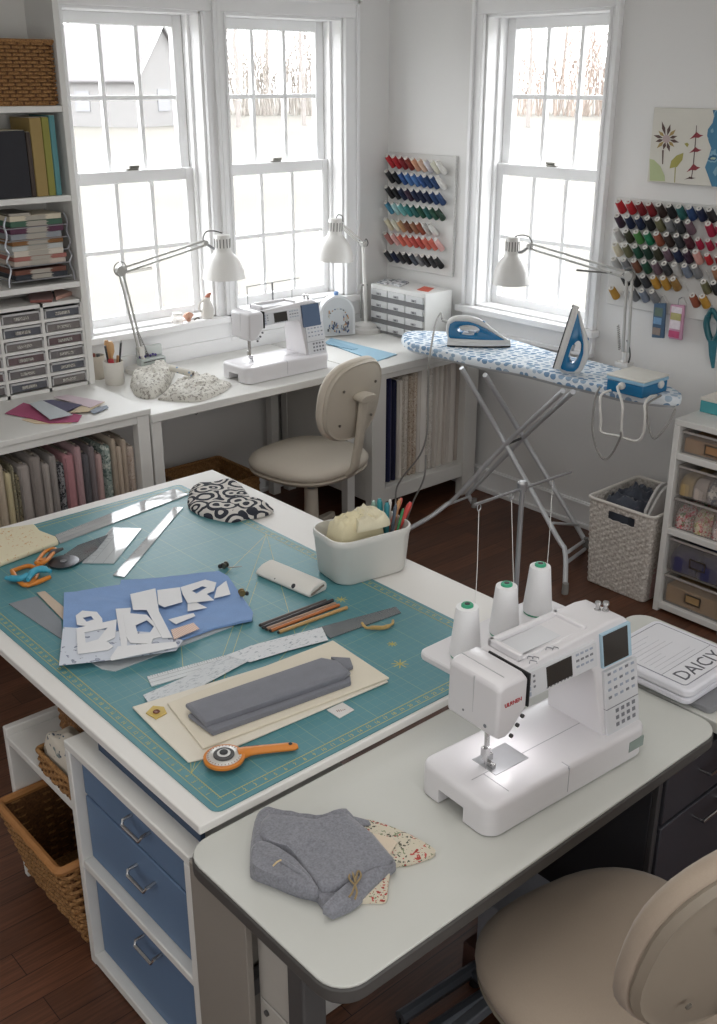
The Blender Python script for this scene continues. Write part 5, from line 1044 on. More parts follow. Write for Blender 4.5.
# ---------- blue box with white lid and its hoses
f1, f2, f3 = PZ(607, 389.6, ZB+.006), PZ(641.4, 399, ZB+.006), PZ(661, 389.6, ZB+.006); bx0, bx1, by0, by1 = f2.x+.004, f3.x, f2.y, f1.y
bz = PX(641.4, 381, bx0).z
t = thing('steam_box', 'blue box with a white lid on the tail of the ironing board', 'box', ((bx0+bx1)/2, (by0+by1)/2, ZB+.0055))
q = MB(); q.box(bx0, bx1, by0, by1, ZB+.0055, bz-.022); part('tank', q, iron_b, t, .004)
q = MB(); q.box(bx0-.003, bx1+.003, by0-.003, by1+.003, bz-.022, bz-.008); part('lid_rim', q, mat('#8fb9d4', .35), t, .004)
q = MB(); q.box(bx0-.003, bx1+.003, by0-.003, by1+.003, bz-.008, bz); part('lid', q, mat('#dedcd4', .4), t, .003)
q = MB(); yk = by0+.09; zk = bz-.034; q.lathe([(.014, 0), (.014, .01), (.008, .014)], 16, 0, axis_mat((bx0, yk, zk), (-1, 0, 0))); part('hose_socket', q, iron_w, t)
q = MB(); q.lathe([(.015, 0), (.015, .008), (.01, .012)], 16, 0, axis_mat((bx0+.11, by0, zk+.004), (0, -1, 0))); part('knob', q, iron_w, t)
XF = bx0-.035
hose_w = mat('#d4d2cd', .45)
def cordthing(name, pts, r, m, lab): q = MB(); q.tube(bez(pts, 7), r, 8); solo(name, q, m, lab, 'hose' if name == 'steam_hose' else 'cord', smooth=60)
k0 = Vector((bx0-.014, yk, zk))
cordthing('steam_hose', [k0, Vector((bx0-.03, yk, zk-.004)), P(622.5, 405, XF-.03), P(621.5, 425, XF-.03), P(622, 438, XF-.03)], .0052, hose_w, 'short white hose hanging straight down from the front of the blue box')
cordthing('steam_hose', [Vector((bx0-.012, by1-.03, ZB+.013)), P(602, 394, XF-.01), P(600, 402, XF-.03), P(601, 420, XF-.03), P(601.5, 432, XF-.03), P(618, 436, XF-.03), P(636, 441, XF-.03), P(643, 434, XF-.03), P(645, 418, XF-.03), P(645, 404, XF-.02), P(650, 397, bx0-.02), Vector((bx0+.06, by0-.02, ZB+.012))], .005, hose_w, 'long white hose looping below the blue box')
cordthing('power_cord', [Vector((bx0+.0, by1+.03, ZB+.011)), P(596, 395, XF-.01), P(594, 405, XF-.03), P(592.5, 430, XF-.03), P(597, 450, XF-.03), P(605, 459.5, XF-.03), P(613, 452, XF-.03), P(620, 438, XF-.05), P(621, 432, XF-.055)], .0042, cord_g, 'grey cord drooping in a deep loop at the left below the blue box')
cordthing('power_cord', [Vector((bx0+.075, by0-.03, ZB+.011)), P(648, 404, XF-.01), P(648, 420, XF-.02), P(651, 434, XF-.02), P(656, 438, XF-.02), P(668, 424, XF), P(675, 409, XF+.05)], .0042, cord_g, 'grey cord drooping under the tail end of the ironing board')
# ---------- clamp lamp
xl = 3.60; P = lambda x, y: PX(x, y, xl); b3 = P(624, 366)
L3 = thing('clamp_lamp', 'white swing-arm lamp clamped at the back of the ironing board below the right thread rack', 'lamp', (xl, b3.y, ZB))
q = MB(); q.box(xl-.022, xl+.022, b3.y-.03, b3.y+.03, ZB+.006, ZB+.022); q.tube([(xl, b3.y, ZB+.02), P(625, 352)], .011, 10); part('clamp', q, lamp_w, L3, .002)
def pairx(a, b, sep, r):
    a, b = Vector(a), Vector(b); d = (b-a).normalized(); n_ = d.cross(Vector((1, 0, 0))).normalized()
    for s in (-1, 1): q = MB(); q.tube([a+n_*sep*s, b+n_*sep*s], r, 8); part('arm', q, mat('#b9b8b4', .35, .5), L3)
elb, wri, ft3 = P(629.5, 276), P(530, 246), P(625.5, 352)
pairx(ft3, elb, .013, .0065); pairx(elb, wri, .011, .0055); disc(elb, .02, L3, (1, 0, 0)); disc(wri, .011, L3, (1, 0, 0))
q = MB(); q.tube([elb+Vector((0, .028*math.cos(a), .028*math.sin(a)+.004)) for a in [2*PI*k/18 for k in range(18)]], .0024, 6, closed=True); part('cord', q, mat('#77746f', .5), L3)
q = MB(); q.tube(bez([P(627, 340), P(629, 346), P(630, 356), P(628, 364)], 5), .0035, 6); part('cord', q, mat('#3f3e3d', .5), L3)
spring(L3, P(618, 325), P(619.5, 350), .005, 12); q = MB(); q.tube([P(577, 270), P(612, 273)], .005, 8); part('tension_rod', q, mat('#77746f', .35, .8), L3)
s3 = P(513, 236.5); sh = shade(L3, xl, s3.y, s3.z, .205, .083)
q = MB(); q.tube([wri, P(522, 252), P(519, 252)], .007, 8); part('shade_bracket', q, steel, L3); wire(L3, [wri, P(532, 243), P(529, 237), P(522, 235), P(514, 237)], .003)
# ---------- storage shelf contents
clear = glassy('bin_plastic', '#a9a4a0', .2, .15)
def tbin(z0, z1, lab, fill, label_holder=True, group=None):
    x0, x1, y0, y1 = RX+.018, RX+.33, RY0+.032, RY1-.032
    t = thing('storage_bin', lab, 'storage bin', ((x0+x1)/2, (y0+y1)/2, z0), 0, 'clear bins in the storage shelf'); w = .003
    q = MB(); q.box(x0, x1, y0, y1, z0, z0+w)
    for b_ in ((x0, x0+w, y0, y1), (x1-w, x1, y0, y1), (x0, x1, y0, y0+w), (x0, x1, y1-w, y1)): q.box(b_[0], b_[1], b_[2], b_[3], z0, z1)
    part('clear_body', q, clear, t)
    q = MB()
    for b_ in ((x0-.004, x0+.005, y0-.003, y1+.003), (x1-.005, x1+.004, y0-.003, y1+.003), (x0, x1, y0-.003, y0+.005), (x0, x1, y1-.005, y1+.003)): q.box(b_[0], b_[1], b_[2], b_[3], z1-.008, z1)
    part('rim', q, mat('#a9a39e', .35), t, .001)
    if label_holder:
        yc = (y0+y1)/2-.005; zc = z0+(z1-z0)*.42; q = MB(); q.box(x0-.0015, x0-.0005, yc-.032, yc+.032, zc-.016, zc+.016); h = part('label_card', q, mat(label_holder, .7), t)
        q = MB()
        for b_ in ((yc-.034, yc+.034, zc-.019, zc-.015), (yc-.034, yc+.034, zc+.015, zc+.019), (yc-.034, yc-.03, zc-.019, zc+.019), (yc+.03, yc+.034, zc-.019, zc+.019)): q.box(x0-.004, x0-.001, b_[0], b_[1], b_[2], b_[3])
        part('label_frame', q, mat('#6d655b', .35, .7), h)
    fill(t, x0+.006, x1-.01, y0+.006, y1-.006, z0+.004, z1-.01); return t
def fill_card(col, k=.8, name='card_box', lab=''):
    def f(t, x0, x1, y0, y1, z0, z1): q = MB(); q.box(x0, x1, y0, y1, z0, z0+(z1-z0)*k); solo(name, q, mat(col, .8, 0, .05, 20), lab, 'box', bevel=.004)
    return f
def fill_fab(items, lab):
    def f(t, x0, x1, y0, y1, z0, z1):
        rnd = random.Random(len(items)+3); n = len(items)
        for i, (m_, nm) in enumerate(items):
            ya = y1-(y1-y0)*i/n-.002; yb = y1-(y1-y0)*(i+1)/n+.002; h = (z1-z0)*rnd.uniform(.7, .9); pl = [(x0, yb), (x0+.12, yb), (x0+.2, yb), (x0+.2, ya), (x0+.12, ya), (x0, ya)]
            q = mound(pl, h, i+20, h*.5, 8, .25, 25, 3, .7, z0); solo('fabric_bundle', q, m_, nm+' '+lab, 'fabric', smooth=60)
    return f
tbin(.6665, .752, 'clear bin with a kraft carton, in the top bay of the storage shelf', fill_card('#b58d63', .75, 'card_box', 'kraft brown carton inside the topmost clear bin'), '#a07a55')
tbin(.497, .615, 'clear bin of mixed fabric scraps, upper one in the middle bay', fill_fab([(cloth('#b39a6c'), 'tan'), (cloth('#b9aca3'), 'greige'), (printed('scrap1', '#8f8a88', ['#5b5c66', '#c1bab2'], 'floral', 40, .5), 'grey printed'), (printed('scrap2', '#b9a79b', ['#7d5f52', '#d8ccc0'], 'floral', 40, .5), 'brown printed')], 'fabric scrap in the upper middle bin'), None)
tbin(.3622, .485, 'clear bin of red floral fabric, lower one in the middle bay', fill_fab([(printed('scrap3', '#d3c2bd', ['#a8323c', '#c7626a', '#7c8a68'], 'floral', 60, .5), 'red floral'), (printed('scrap4', '#d6cbb3', ['#b5484c', '#a9a268', '#d59a9a'], 'floral', 60, .5), 'cream floral'), (printed('scrap5', '#c9b3b0', ['#a02c3a', '#dcd3cf', '#5d4750'], 'floral', 60, .5), 'rose floral')], 'fabric bundle in the lower middle bin'), None)
tbin(.185, .318, 'clear bin full of navy fabric, upper one in the bottom bay', fill_fab([(cloth('#39375c', .08), 'navy blue'), (cloth('#35345a', .08), 'deep navy')], 'fabric folded in the bottom bay bin'), '#4a4652')
q = MB(); q.box(RX+.03, 3.74, RY0+.026, RY1-.026, .172, .182); part('shelf', q, glassy('shelf_plastic', '#b5aea8', .5, .2), rs)
tbin(.0422, .162, 'clear bin with a tan carton, lowest in the storage shelf', fill_card('#b8966a', .68, 'card_box', 'tan carton inside the lowest clear bin'), '#a88a60')
tb = PZ(697, 411, RZ); t = thing('teal_box', 'teal box with a white lid on top of the storage shelf', 'box', (tb.x+.1, 1.87, RZ+.0005))
zt_ = PX(697, 399, tb.x).z; q = MB(); q.box(tb.x, tb.x+.22, 1.76, 1.988, RZ+.0005, zt_); part('box_body', q, mat('#4d9ca3', .6, 0, .04, 20), t, .002); q = MB(); q.box(tb.x-.002, tb.x+.222, 1.758, 1.99, zt_, zt_+.012); part('lid', q, mat('#d9d4ca', .6), t, .002)
# hamper contents
q = mound([(3.37, 2.18), (3.45, 2.15), (3.6, 2.16), (3.64, 2.25), (3.62, 2.33), (3.5, 2.345), (3.38, 2.32)], .36, 31, .2, 14, .16, 22, 5, .8, .012, fold=.02); solo('fabric', q, cloth('#4e525c', .15), 'dark slate crumpled fabric inside the white hamper', 'fabric', smooth=60)
for k, (y, z, x0, x1, col, lab) in enumerate(((2.125, .455, 3.41, 3.62, '#cfcdca', 'white board standing in the hamper next to the slate fabric'), (2.10, .45, 3.40, 3.62, '#c3c1be', 'grey-white board behind the first board in the hamper'))):
    q = MB(); n_ = [(x0, .02), (x1, .02)]+[(x1-(x1-x0)*(i/10), z-.09+.09*math.sin(PI*i/10)) for i in range(11)]
    q.add([(a, y, b) for a, b in n_]+[(a, y+.012, b) for a, b in n_], [tuple(range(13)), tuple(range(25, 12, -1))]+[(i, (i+1) % 13, 13+(i+1) % 13, 13+i) for i in range(13)]); solo('board', q, cloth(col, .03), lab, 'board', bevel=.002)
q = mound([(3.38, 2.045), (3.5, 2.042), (3.64, 2.045), (3.64, 2.085), (3.5, 2.09), (3.38, 2.085)], .355, 33, .2, 10, .15, 22, 4, .8, .012); solo('fabric', q, cloth('#b5938f', .1), 'dusty pink folded fabric at the right of the hamper', 'fabric', smooth=60)
# ---------- light box on the side table
tr_ = MB(); tr_.prism(rrect(1.862, 2.10, .945, 1.21, .015, 4), ZT, ZT+.014); solo('tray', tr_, mat('#7f8083', .45), 'flat dark grey tray under the light box', 'tray', bevel=.002)
lx0, lx1, ly0, ly1 = 1.832, 2.068, .985, 1.228
lb_ = thing('light_box', 'white tracing light box with hand lettering on the side table', 'light box', ((lx0+lx1)/2, (ly0+ly1)/2, ZT+.0145))
q = MB(); q.prism(rrect(lx0, lx1, ly0, ly1, .022, 6), ZT+.0145, ZT+.03); part('lower_case', q, mat('#d5d5dc', .35), lb_, .004)
q = MB(); q.prism(rrect(lx0, lx1, ly0, ly1, .022, 6), ZT+.031, ZT+.052); part('upper_case', q, mat('#dcdce2', .35), lb_, .006, seg=3)
zt_ = ZT+.052; q = MB(); q.prism(rrect(lx0+.016, lx1-.016, ly0+.02, ly1-.016, .01, 4), zt_-.0005, zt_+.0006); part('screen', q, mat('#dadade', .3, 0, .02, 30), lb_)
q = MB(); r_ = rrect(lx0+.016, lx1-.016, ly0+.02, ly1-.016, .01, 4); q.tube([(a, b, zt_+.0005) for a, b in r_], .0011, 4, closed=True); q.box(lx0+.018, lx1-.018, ly0+.081, ly0+.0822, zt_, zt_+.0009); part('printed_outline', q, mat('#85858f', .5), lb_)
M_ = frame_mat(((lx0+lx1)/2, ly0+.048, zt_+.0008), (1, 0, 0), (0, 1, 0)); part('lettering', text_mb('DAICIY', .052, M_, .0004), mat('#515158', .5), lb_, label='dark hand lettering')
q = MB(); rnd = random.Random(2)
for k in range(9): y = ly0+.095+k*.0135; q.box(lx0+.03, lx0+.05+rnd.uniform(.04, .13), y, y+.001, zt_+.0006, zt_+.0009)
part('faint_lines', q, mat('#b9b9c0', .5), lb_)
q = MB(); q.box(lx1-.09, lx1-.02, ly0-.004, ly0+.004, ZT+.016, ZT+.028); part('latch', q, mat('#8c8c92', .4), lb_, .002)
# ---------- baskets by the drawer cabinet
zb_ = thing('wicker_basket', 'large open wicker basket on the floor left of the blue drawers', 'basket', (.95, 2.05, .021))
hp_ = rect_path(.79, 1.165, 1.872, 2.205, .015); wv = strands(hp_, 19, .026, .266, 22, .0062, .0055, lambda p, t: Vector((p.x-.055*t, p.y, 0)) if p.x < .85 else p)
part('woven_wall', wv, [wick, wickd], zb_); rp = [(x-.055 if x < .85 else x, y) for x, y in hp_]
part('rim', rim(MB(), rp, .272, .011, 0, 1.0), mat('#a87442', .6, 0, .12, 60, .3, 150), zb_); b_ = MB(); b_.prism(hp_, .021, .03); part('base', b_, wick, zb_)
tb_ = thing('wicker_tray', 'small shallow wicker tray on the low shelf holding bird print fabric', 'basket', (.84, 1.955, .4445))
hp_ = rect_path(.79, .885, 1.872, 2.04, .012); part('woven_wall', strands(hp_, 5, .447, .496, 12, .0048, .004), [wick, wickd], tb_); part('rim', rim(MB(), hp_, .498, .006, 0, 1.03), wick, tb_); b_ = MB(); b_.prism(hp_, .4445, .449); part('base', b_, wick, tb_)
q = mound([(.802, 1.884), (.835, 1.882), (.873, 1.884), (.875, 1.95), (.873, 2.028), (.835, 2.03), (.802, 2.028), (.8, 1.95)], .105, 41, .055, 12, .15, 14, 4, .75, .45)
solo('bird_print_fabric', q, printed('birds', '#cfc8bb', ['#5b6470', '#7d8a8a', '#8d8577'], 'floral', 24, .32, (1, .6, 1)), 'cream fabric with grey leaf print folded in the shallow wicker tray', 'fabric', smooth=60)
tw = thing('woven_box', 'taller dark woven basket behind the shallow tray on the low shelf', 'basket', (.97, 2.045, .4445))
hp_ = rect_path(.895, 1.05, 1.94, 2.15, .02); part('woven_wall', weave(hp_, 10, .445, .56, .006, 26, .0), wicker('wicker_mid', '#5a3c26', '#9a7044'), tw); b_ = MB(); b_.prism(hp_, .4445, .451); part('base', b_, wickd, tw); part('rim', rim(MB(), hp_, .561, .007, 0, 1.0), wickd, tw)
# ================================================================== things on the cutting table
ZM = ZI+.003
mx0, mx1, my0, my1 = .842, 1.722, 1.356, 2.866
m, nt, b = base_mat('mat_surface', .42, 0, .45)
tc = nd(nt, 'TexCoord'); sx = nd(nt, 'SeparateXYZ'); nt.links.new(tc.outputs['Object'], sx.inputs[0])
GR = .0245
def mth(op, a, b_=None, c=None):
    n = nd(nt, 'Math', operation=op)
    for i, v in enumerate((a, b_, c)):
        if v is None: continue
        if isinstance(v, bpy.types.NodeSocket): nt.links.new(v, n.inputs[i])
        else: n.inputs[i].default_value = v
    return n.outputs[0]
def gridline(sock, per, w): f = mth('FRACT', mth('ADD', mth('DIVIDE', sock, per), 100.5)); return mth('LESS_THAN', mth('ABSOLUTE', mth('SUBTRACT', f, .5)), w/per/2)
X_, Y_ = sx.outputs[0], sx.outputs[1]; hw, hd = (mx1-mx0)/2-.034, (my1-my0)/2-.034
inb = mth('MULTIPLY', mth('LESS_THAN', mth('ABSOLUTE', X_), hw), mth('LESS_THAN', mth('ABSOLUTE', Y_), hd))
thin = mth('MAXIMUM', gridline(X_, GR, .0007), gridline(Y_, GR, .0007)); fat = mth('MAXIMUM', gridline(X_, GR*6, .0014), gridline(Y_, GR*6, .0014))
nz = nd(nt, 'TexNoise', i_Scale=5.0, i_Detail=4.0); nt.links.new(tc.outputs['Object'], nz.inputs[0])
base = mixc(nt, nz.outputs[0], lin('#497f88'), lin('#568d95'))
k = mth('MULTIPLY', inb, mth('MAXIMUM', mth('MULTIPLY', thin, .3), mth('MULTIPLY', fat, .5)))
nt.links.new(mixc(nt, k, base, lin('#a9b585')), b.inputs['Base Color'])
cm = thing('cutting_mat', 'teal self-healing cutting mat with yellow grid covering the cutting table', 'mat', ((mx0+mx1)/2, (my0+my1)/2, ZI+.0004))
q = MB(); q.prism(rrect(mx0, mx1, my0, my1, .02, 5), ZI+.0004, ZM-.0004); part('mat_sheet', q, m, cm)
yel = mat('#c2b45c', .5); q = MB(); z = ZM-.0004; w = .0006
def strip(mb, a, b_, w, h=.00025):
    a, b_ = Vector((a[0], a[1], 0)), Vector((b_[0], b_[1], 0)); d = (b_-a).normalized(); n_ = Vector((-d.y, d.x, 0))*w
    vs = [a+n_, a-n_, b_-n_, b_+n_]; mb.add([(p.x, p.y, z) for p in vs]+[(p.x, p.y, z+h) for p in vs], [(0, 1, 2, 3), (7, 6, 5, 4), (0, 4, 5, 1), (1, 5, 6, 2), (2, 6, 7, 3), (3, 7, 4, 0)])
cx_, cy_ = (mx0+mx1)/2, (my0+my1)/2
for d in (hw, ):
    for a, b_ in (((cx_-hw, cy_-hd), (cx_+hw, cy_-hd)), ((cx_+hw, cy_-hd), (cx_+hw, cy_+hd)), ((cx_+hw, cy_+hd), (cx_-hw, cy_+hd)), ((cx_-hw, cy_+hd), (cx_-hw, cy_-hd))): strip(q, a, b_, .0007)
e = .013
for a, b_ in (((mx0+e, my0+e), (mx1-e, my0+e)), ((mx1-e, my0+e), (mx1-e, my1-e)), ((mx1-e, my1-e), (mx0+e, my1-e)), ((mx0+e, my1-e), (mx0+e, my0+e))): strip(q, a, b_, .0006)
for dx_, dy_ in ((.6, .6), (.35, .6), (.6, .35)): strip(q, (cx_-hw, cy_-hd+.1), (cx_-hw+dx_, cy_-hd+.1+dy_), .0005); strip(q, (cx_+hw, cy_+hd-.5), (cx_+hw-dx_, cy_+hd-.5-dy_), .0005)
for i in range(int(2*hw/GR*4)): x = cx_-hw+i*GR/4; l = .006 if i % 4 == 0 else .003; strip(q, (x, cy_-hd), (x, cy_-hd-l), .0003); strip(q, (x, cy_+hd), (x, cy_+hd+l), .0003)
for i in range(int(2*hd/GR*4)): y = cy_-hd+i*GR/4; l = .006 if i % 4 == 0 else .003; strip(q, (cx_-hw, y), (cx_-hw-l, y), .0003); strip(q, (cx_+hw, y), (cx_+hw+l, y), .0003)
for (x, y, r) in ((1.02, 1.72, .018), (1.47, 1.52, .02), (1.58, 1.86, .016), (1.52, 1.6, .012)):      # printed star and arrow marks
    for k in range(4): a = PI*k/4; strip(q, (x-r*math.cos(a), y-r*math.sin(a)), (x+r*math.cos(a), y+r*math.sin(a)), .0012)
part('printed_lines', q, yel, cm, label='yellow printed rules and ticks')
q = MB()
for i in range(1, int(2*hw/GR)): text_mb(str(i), .0125, Matrix.Translation((cx_-hw+i*GR, cy_-hd-.0125, z+.0002)), .0002, mb=q)
for i in range(1, int(2*hd/GR)): text_mb(str(i), .0125, Matrix.Translation((cx_-hw-.0125, cy_-hd+i*GR, z+.0002)) @ Matrix.Rotation(-PI/2, 4, 'Z'), .0002, mb=q)
for i in range(1, int(2*hd/GR), 1): text_mb(str(i), .0125, Matrix.Translation((cx_+hw+.0125, cy_-hd+i*GR, z+.0002)) @ Matrix.Rotation(PI/2, 4, 'Z'), .0002, mb=q)
part('numerals', q, yel, cm, label='yellow inch numbers along the edges')
# ---------- materials for clear rulers
def acrylic(name, tint, haze, hc='#cfd6d8'):
    m, nt, b = base_mat(name, .6, 0, .3); b.inputs['Base Color'].default_value = lin(hc)
    co = coords(nt); n = nd(nt, 'TexNoise', i_Vector=co, i_Scale=40.0); nt.links.new(mixc(nt, n.outputs[0], scl(lin(hc), .92), lin(hc)), b.inputs['Base Color'])
    tr = nd(nt, 'BsdfTransparent', i_Color=lin(tint)); m1 = nd(nt, 'MixShader', i_0=haze); nt.links.new(tr.outputs[0], m1.inputs[1]); nt.links.new(b.outputs[0], m1.inputs[2])
    gl = nd(nt, 'BsdfGlossy', i_Roughness=.04); fr = nd(nt, 'Fresnel', i_IOR=1.85); m2 = nd(nt, 'MixShader'); nt.links.new(fr.outputs[0], m2.inputs[0]); nt.links.new(m1.outputs[0], m2.inputs[1]); nt.links.new(gl.outputs[0], m2.inputs[2])
    nt.links.new(m2.outputs[0], nt.nodes['Material Output'].inputs[0]); return m
acr = acrylic('ruler_acrylic', '#dfe6e8', .5, '#eceff0'); acr2 = acrylic('ruler_pale_sheen', '#e2e7e8', .7, '#dde3e6'); acr3 = acrylic('template_grey', '#c9d0d2', .4, '#9aa2a8')  # white haze of the first two stands in for window reflections
inkm = mat('#5c646b', .5)
def flat(name, pts, z, th, m, lab, cat, group=None, marks=0, bev=0, rad=0, ink=None):
    P = px_poly(pts, z+th); o = None
    if marks:
        t = thing(name, lab, cat, (sum(p[0] for p in P)/len(P), sum(p[1] for p in P)/len(P), z), 0, group)
        q = MB(); q.prism(P, z, z+th); part('blade', q, m, t, bev)
        q = MB(); A, B, C_, D = [Vector((p[0], p[1], 0)) for p in P[:4]]; L = (B-A).length; n = int(L/.006)
        for i in range(1, n):
            s = i/n; p = A.lerp(B, s); d = (D-A)*(.28 if i % 4 == 0 else .14)+Vector((0, 0, 0)); pw = (B-A).normalized()*.0004
            vs = [p-pw, p+pw, p+pw+d, p-pw+d]; q.add([(v.x, v.y, z+th) for v in vs]+[(v.x, v.y, z+th+.0003) for v in vs], [(3, 2, 1, 0), (4, 5, 6, 7), (0, 1, 5, 4), (1, 2, 6, 5), (2, 3, 7, 6), (3, 0, 4, 7)])
        if marks > 1:
            for s in (.33, .66):
                p, r2 = A.lerp(D, s), B.lerp(C_, s); w_ = (D-A).normalized()*.0004; vs = [p-w_, p+w_, r2+w_, r2-w_]; q.add([(v.x, v.y, z+th) for v in vs]+[(v.x, v.y, z+th+.0003) for v in vs], [(3, 2, 1, 0), (4, 5, 6, 7)])
        part('markings', q, ink or inkm, t); return t
    q = MB(); q.prism(P, z, z+th); return solo(name, q, m, lab, cat, group, bevel=bev)
# back-left group
flat('fabric_stack', [(-25, 542), (0, 528), (34, 523.5), (40, 530), (56, 536), (58.5, 540.5), (30, 551), (-2, 563), (-40, 575)], ZM, .016, printed('peachprint', '#d9d0b4', ['#c9a377', '#cfae86'], 'floral', 30, .22), 'folded cream fabric with faint peach print at the far left of the mat', 'fabric', bev=.005)
flat('long_ruler', [(55, 535), (174, 488.5), (188, 494.5), (60, 543)], ZM, .003, acr, 'long clear ruler lying along the back edge of the mat', 'ruler', marks=2)
flat('strip_ruler', [(113, 575), (174, 507), (183, 507), (124.5, 576.8)], ZM, .003, acr, 'narrow clear ruler strip lying diagonally beside the square ruler', 'ruler', marks=1)
flat('square_ruler', [(82, 562.5), (112, 527.3), (141.6, 528.4), (114, 563)], ZM, .003, acr2, 'wide clear quilting ruler between the scissors and the strip ruler', 'ruler', marks=2)
flat('grey_template', [(56, 560), (78, 545), (108, 534.5), (97, 549), (86, 558), (78, 563)], ZM+.0034, .002, acr3, 'grey acrylic template lying over the corner of the wide quilting ruler', 'template')
# round blade cutter
orange = mat('#d07f2c', .4, 0, .05, 20); bluh = mat('#3f9bb5', .45, 0, .05, 20); metal_d = mat('#5f6064', .3, .7)
def oval(px, py, r, z0, z1, m, name, t): c = PZ(px, py, z0); q = MB(); q.lathe([(r*.96, 0), (r, .0006), (r, z1-z0-.0006), (r*.95, z1-z0)], 32, 0, Matrix.Translation((c.x, c.y, z0))); return part(name, q, m, t)
c = PZ(63.5, 563, ZM); t = thing('circle_blade', 'dark round cutting blade lying between the orange scissors and the quilting ruler', 'blade', c)
oval(63.5, 562, .043, ZM+.0056, ZM+.0086, metal_d, 'disc', t); oval(63.5, 561.5, .009, ZM+.0087, ZM+.0125, mat('#9b9ca0', .3, .8), 'hub', t); oval(63.5, 562.5, .03, ZM, ZM+.0055, dark_m, 'spacer', t)
def flattube(pts, r, z, mb, closed=False, n=10): mb.tube([PZ(x, y, z) for x, y in pts], r, n, closed=closed)
def loopbez(pts, z, k=5): P = [PZ(x, y, z) for x, y in pts]; return bez(P+[P[0]], k)[:-1]
t = thing('scissors', 'orange-handled scissors at the left of the mat', 'scissors', PZ(40, 560, ZM))
z0 = ZM+.008
q = MB(); q.tube(loopbez([(12, 571), (28, 566), (37, 570), (34, 580), (25, 585), (17, 579)], z0), .0065, 8, closed=True); q.tube(bez([PZ(34, 572, z0), PZ(40, 565, z0+.004), PZ(47, 559, z0+.004)], 5), [.008]*11, 8); part('handle', q, orange, t, smooth=60)
q = MB(); q.tube(loopbez([(36, 563), (45, 552), (55, 549), (50, 557), (43, 563)], z0+.012), .0055, 8, closed=True); part('handle', q, orange, t, smooth=60)
q = MB(); q.tube([PZ(46, 560, z0+.006), PZ(53, 552, z0+.012), PZ(63, 548.5, z0+.014)], [.005, .009, .004], 8); part('blade', q, dark_m, t, smooth=60); oval(43, 563, .009, z0+.004, z0+.016, orange, 'pivot', t)
t = thing('snips', 'blue-handled thread snips lying over the orange scissors', 'scissors', PZ(28, 575, ZM))
q = MB(); q.tube(bez([PZ(6, 578, z0+.004), PZ(14, 578.5, z0+.008), PZ(22, 578, z0+.014), PZ(28, 575, z0+.018)], 5), [.006]*3+[.009]*13, 10); part('handle', q, bluh, t, smooth=60)
q = MB(); q.tube(bez([PZ(28, 580, z0+.016), PZ(33, 572, z0+.02), PZ(42, 569, z0+.02), PZ(51, 571.5, z0+.016)], 5), [.006]*3+[.0095]*10+[.006]*3, 10); part('handle', q, bluh, t, smooth=60); q = MB(); q.tube([PZ(26, 576, z0+.018), PZ(32, 571, z0+.02)], .0045, 8); part('spring', q, metal_d, t)
q = MB(); q.tube([PZ(27, 586, ZM+.006), PZ(38, 582, ZM+.008), PZ(50, 577, ZM+.008)], [.005, .007, .006], 8); part('guard', q, orange, t, smooth=60)
# middle-left group
flat('grey_card', [(8.7, 603.6), (37, 596), (61, 620), (63, 640)], ZM, .002, cloth('#7d8288', .05, 300), 'slate grey card sticking out at the left of the blue fabric', 'card')
flat('tan_strip', [(36.6, 592.4), (45, 591), (66, 609), (64, 620.5)], ZM+.0024, .0015, cloth('#bdab98', .05, 300), 'narrow tan strip lying on the slate grey card', 'strip')
flat('clear_template', [(88, 660), (102, 669), (115, 671), (233, 626), (222, 622), (180, 632)], ZM, .002, acr2, 'clear acrylic template under the lower edge of the blue fabric', 'template')
BL = [(64, 592.5), (120, 584.5), (121, 580), (160, 577.5), (219, 570.5), (228, 576), (253, 612), (252, 619), (215, 627), (178, 640), (120, 640), (63, 629)]
z1 = ZM+.0052
P = px_poly(BL, z1+.006); q = MB(); blue_f = cloth('#7c9bc9', .1, 380, .2, 25)
def wob_(x, y): return .0022*noise.noise(Vector((x*22, y*22, 3)))+.0012*noise.noise(Vector((x*60, y*60, 1)))
pl = bez([Vector((p[0], p[1], 0)) for p in P]+[Vector((P[0][0], P[0][1], 0))], 3)[:-1]; pl = [Vector((p[0], p[1], 0)) for p in P]
dense = []
for i in range(len(pl)):
    a, b_ = pl[i], pl[(i+1) % len(pl)]; k = max(2, int((b_-a).length/.015)); dense += [a.lerp(b_, j/k) for j in range(k)]
c = sum(dense, Vector())/len(dense); rings = [[(p.x, p.y, z1) for p in dense]]
for j in range(13): rings.append([((c+(p-c)*(1-j/12*.985)).x, (c+(p-c)*(1-j/12*.985)).y, z1+.006+wob_(*(c+(p-c)*(1-j/12*.985))[:2])) for p in dense])
q.loft(rings); solo('blue_fabric', q, blue_f, 'cornflower blue fabric piece under the white paper pattern pieces', 'fabric', smooth=50)
zp = z1+.0098
flat('pattern_sheet', [(63, 627), (59, 665.5), (120, 659), (176, 650.5), (183, 640), (150, 632), (110, 630)], zp, .0006, printed('patternsheet', '#ccd2dc', ['#8d94a5', '#a9b0bf'], 'blobs', 45, .6), 'printed pattern sheet along the lower left edge of the blue fabric', 'paper')
paper = mat('#dfe0e2', .7, 0, .02, 20)
def tp(pts): return [(50+a*.2929, 550+b*.2929) for a, b in pts]
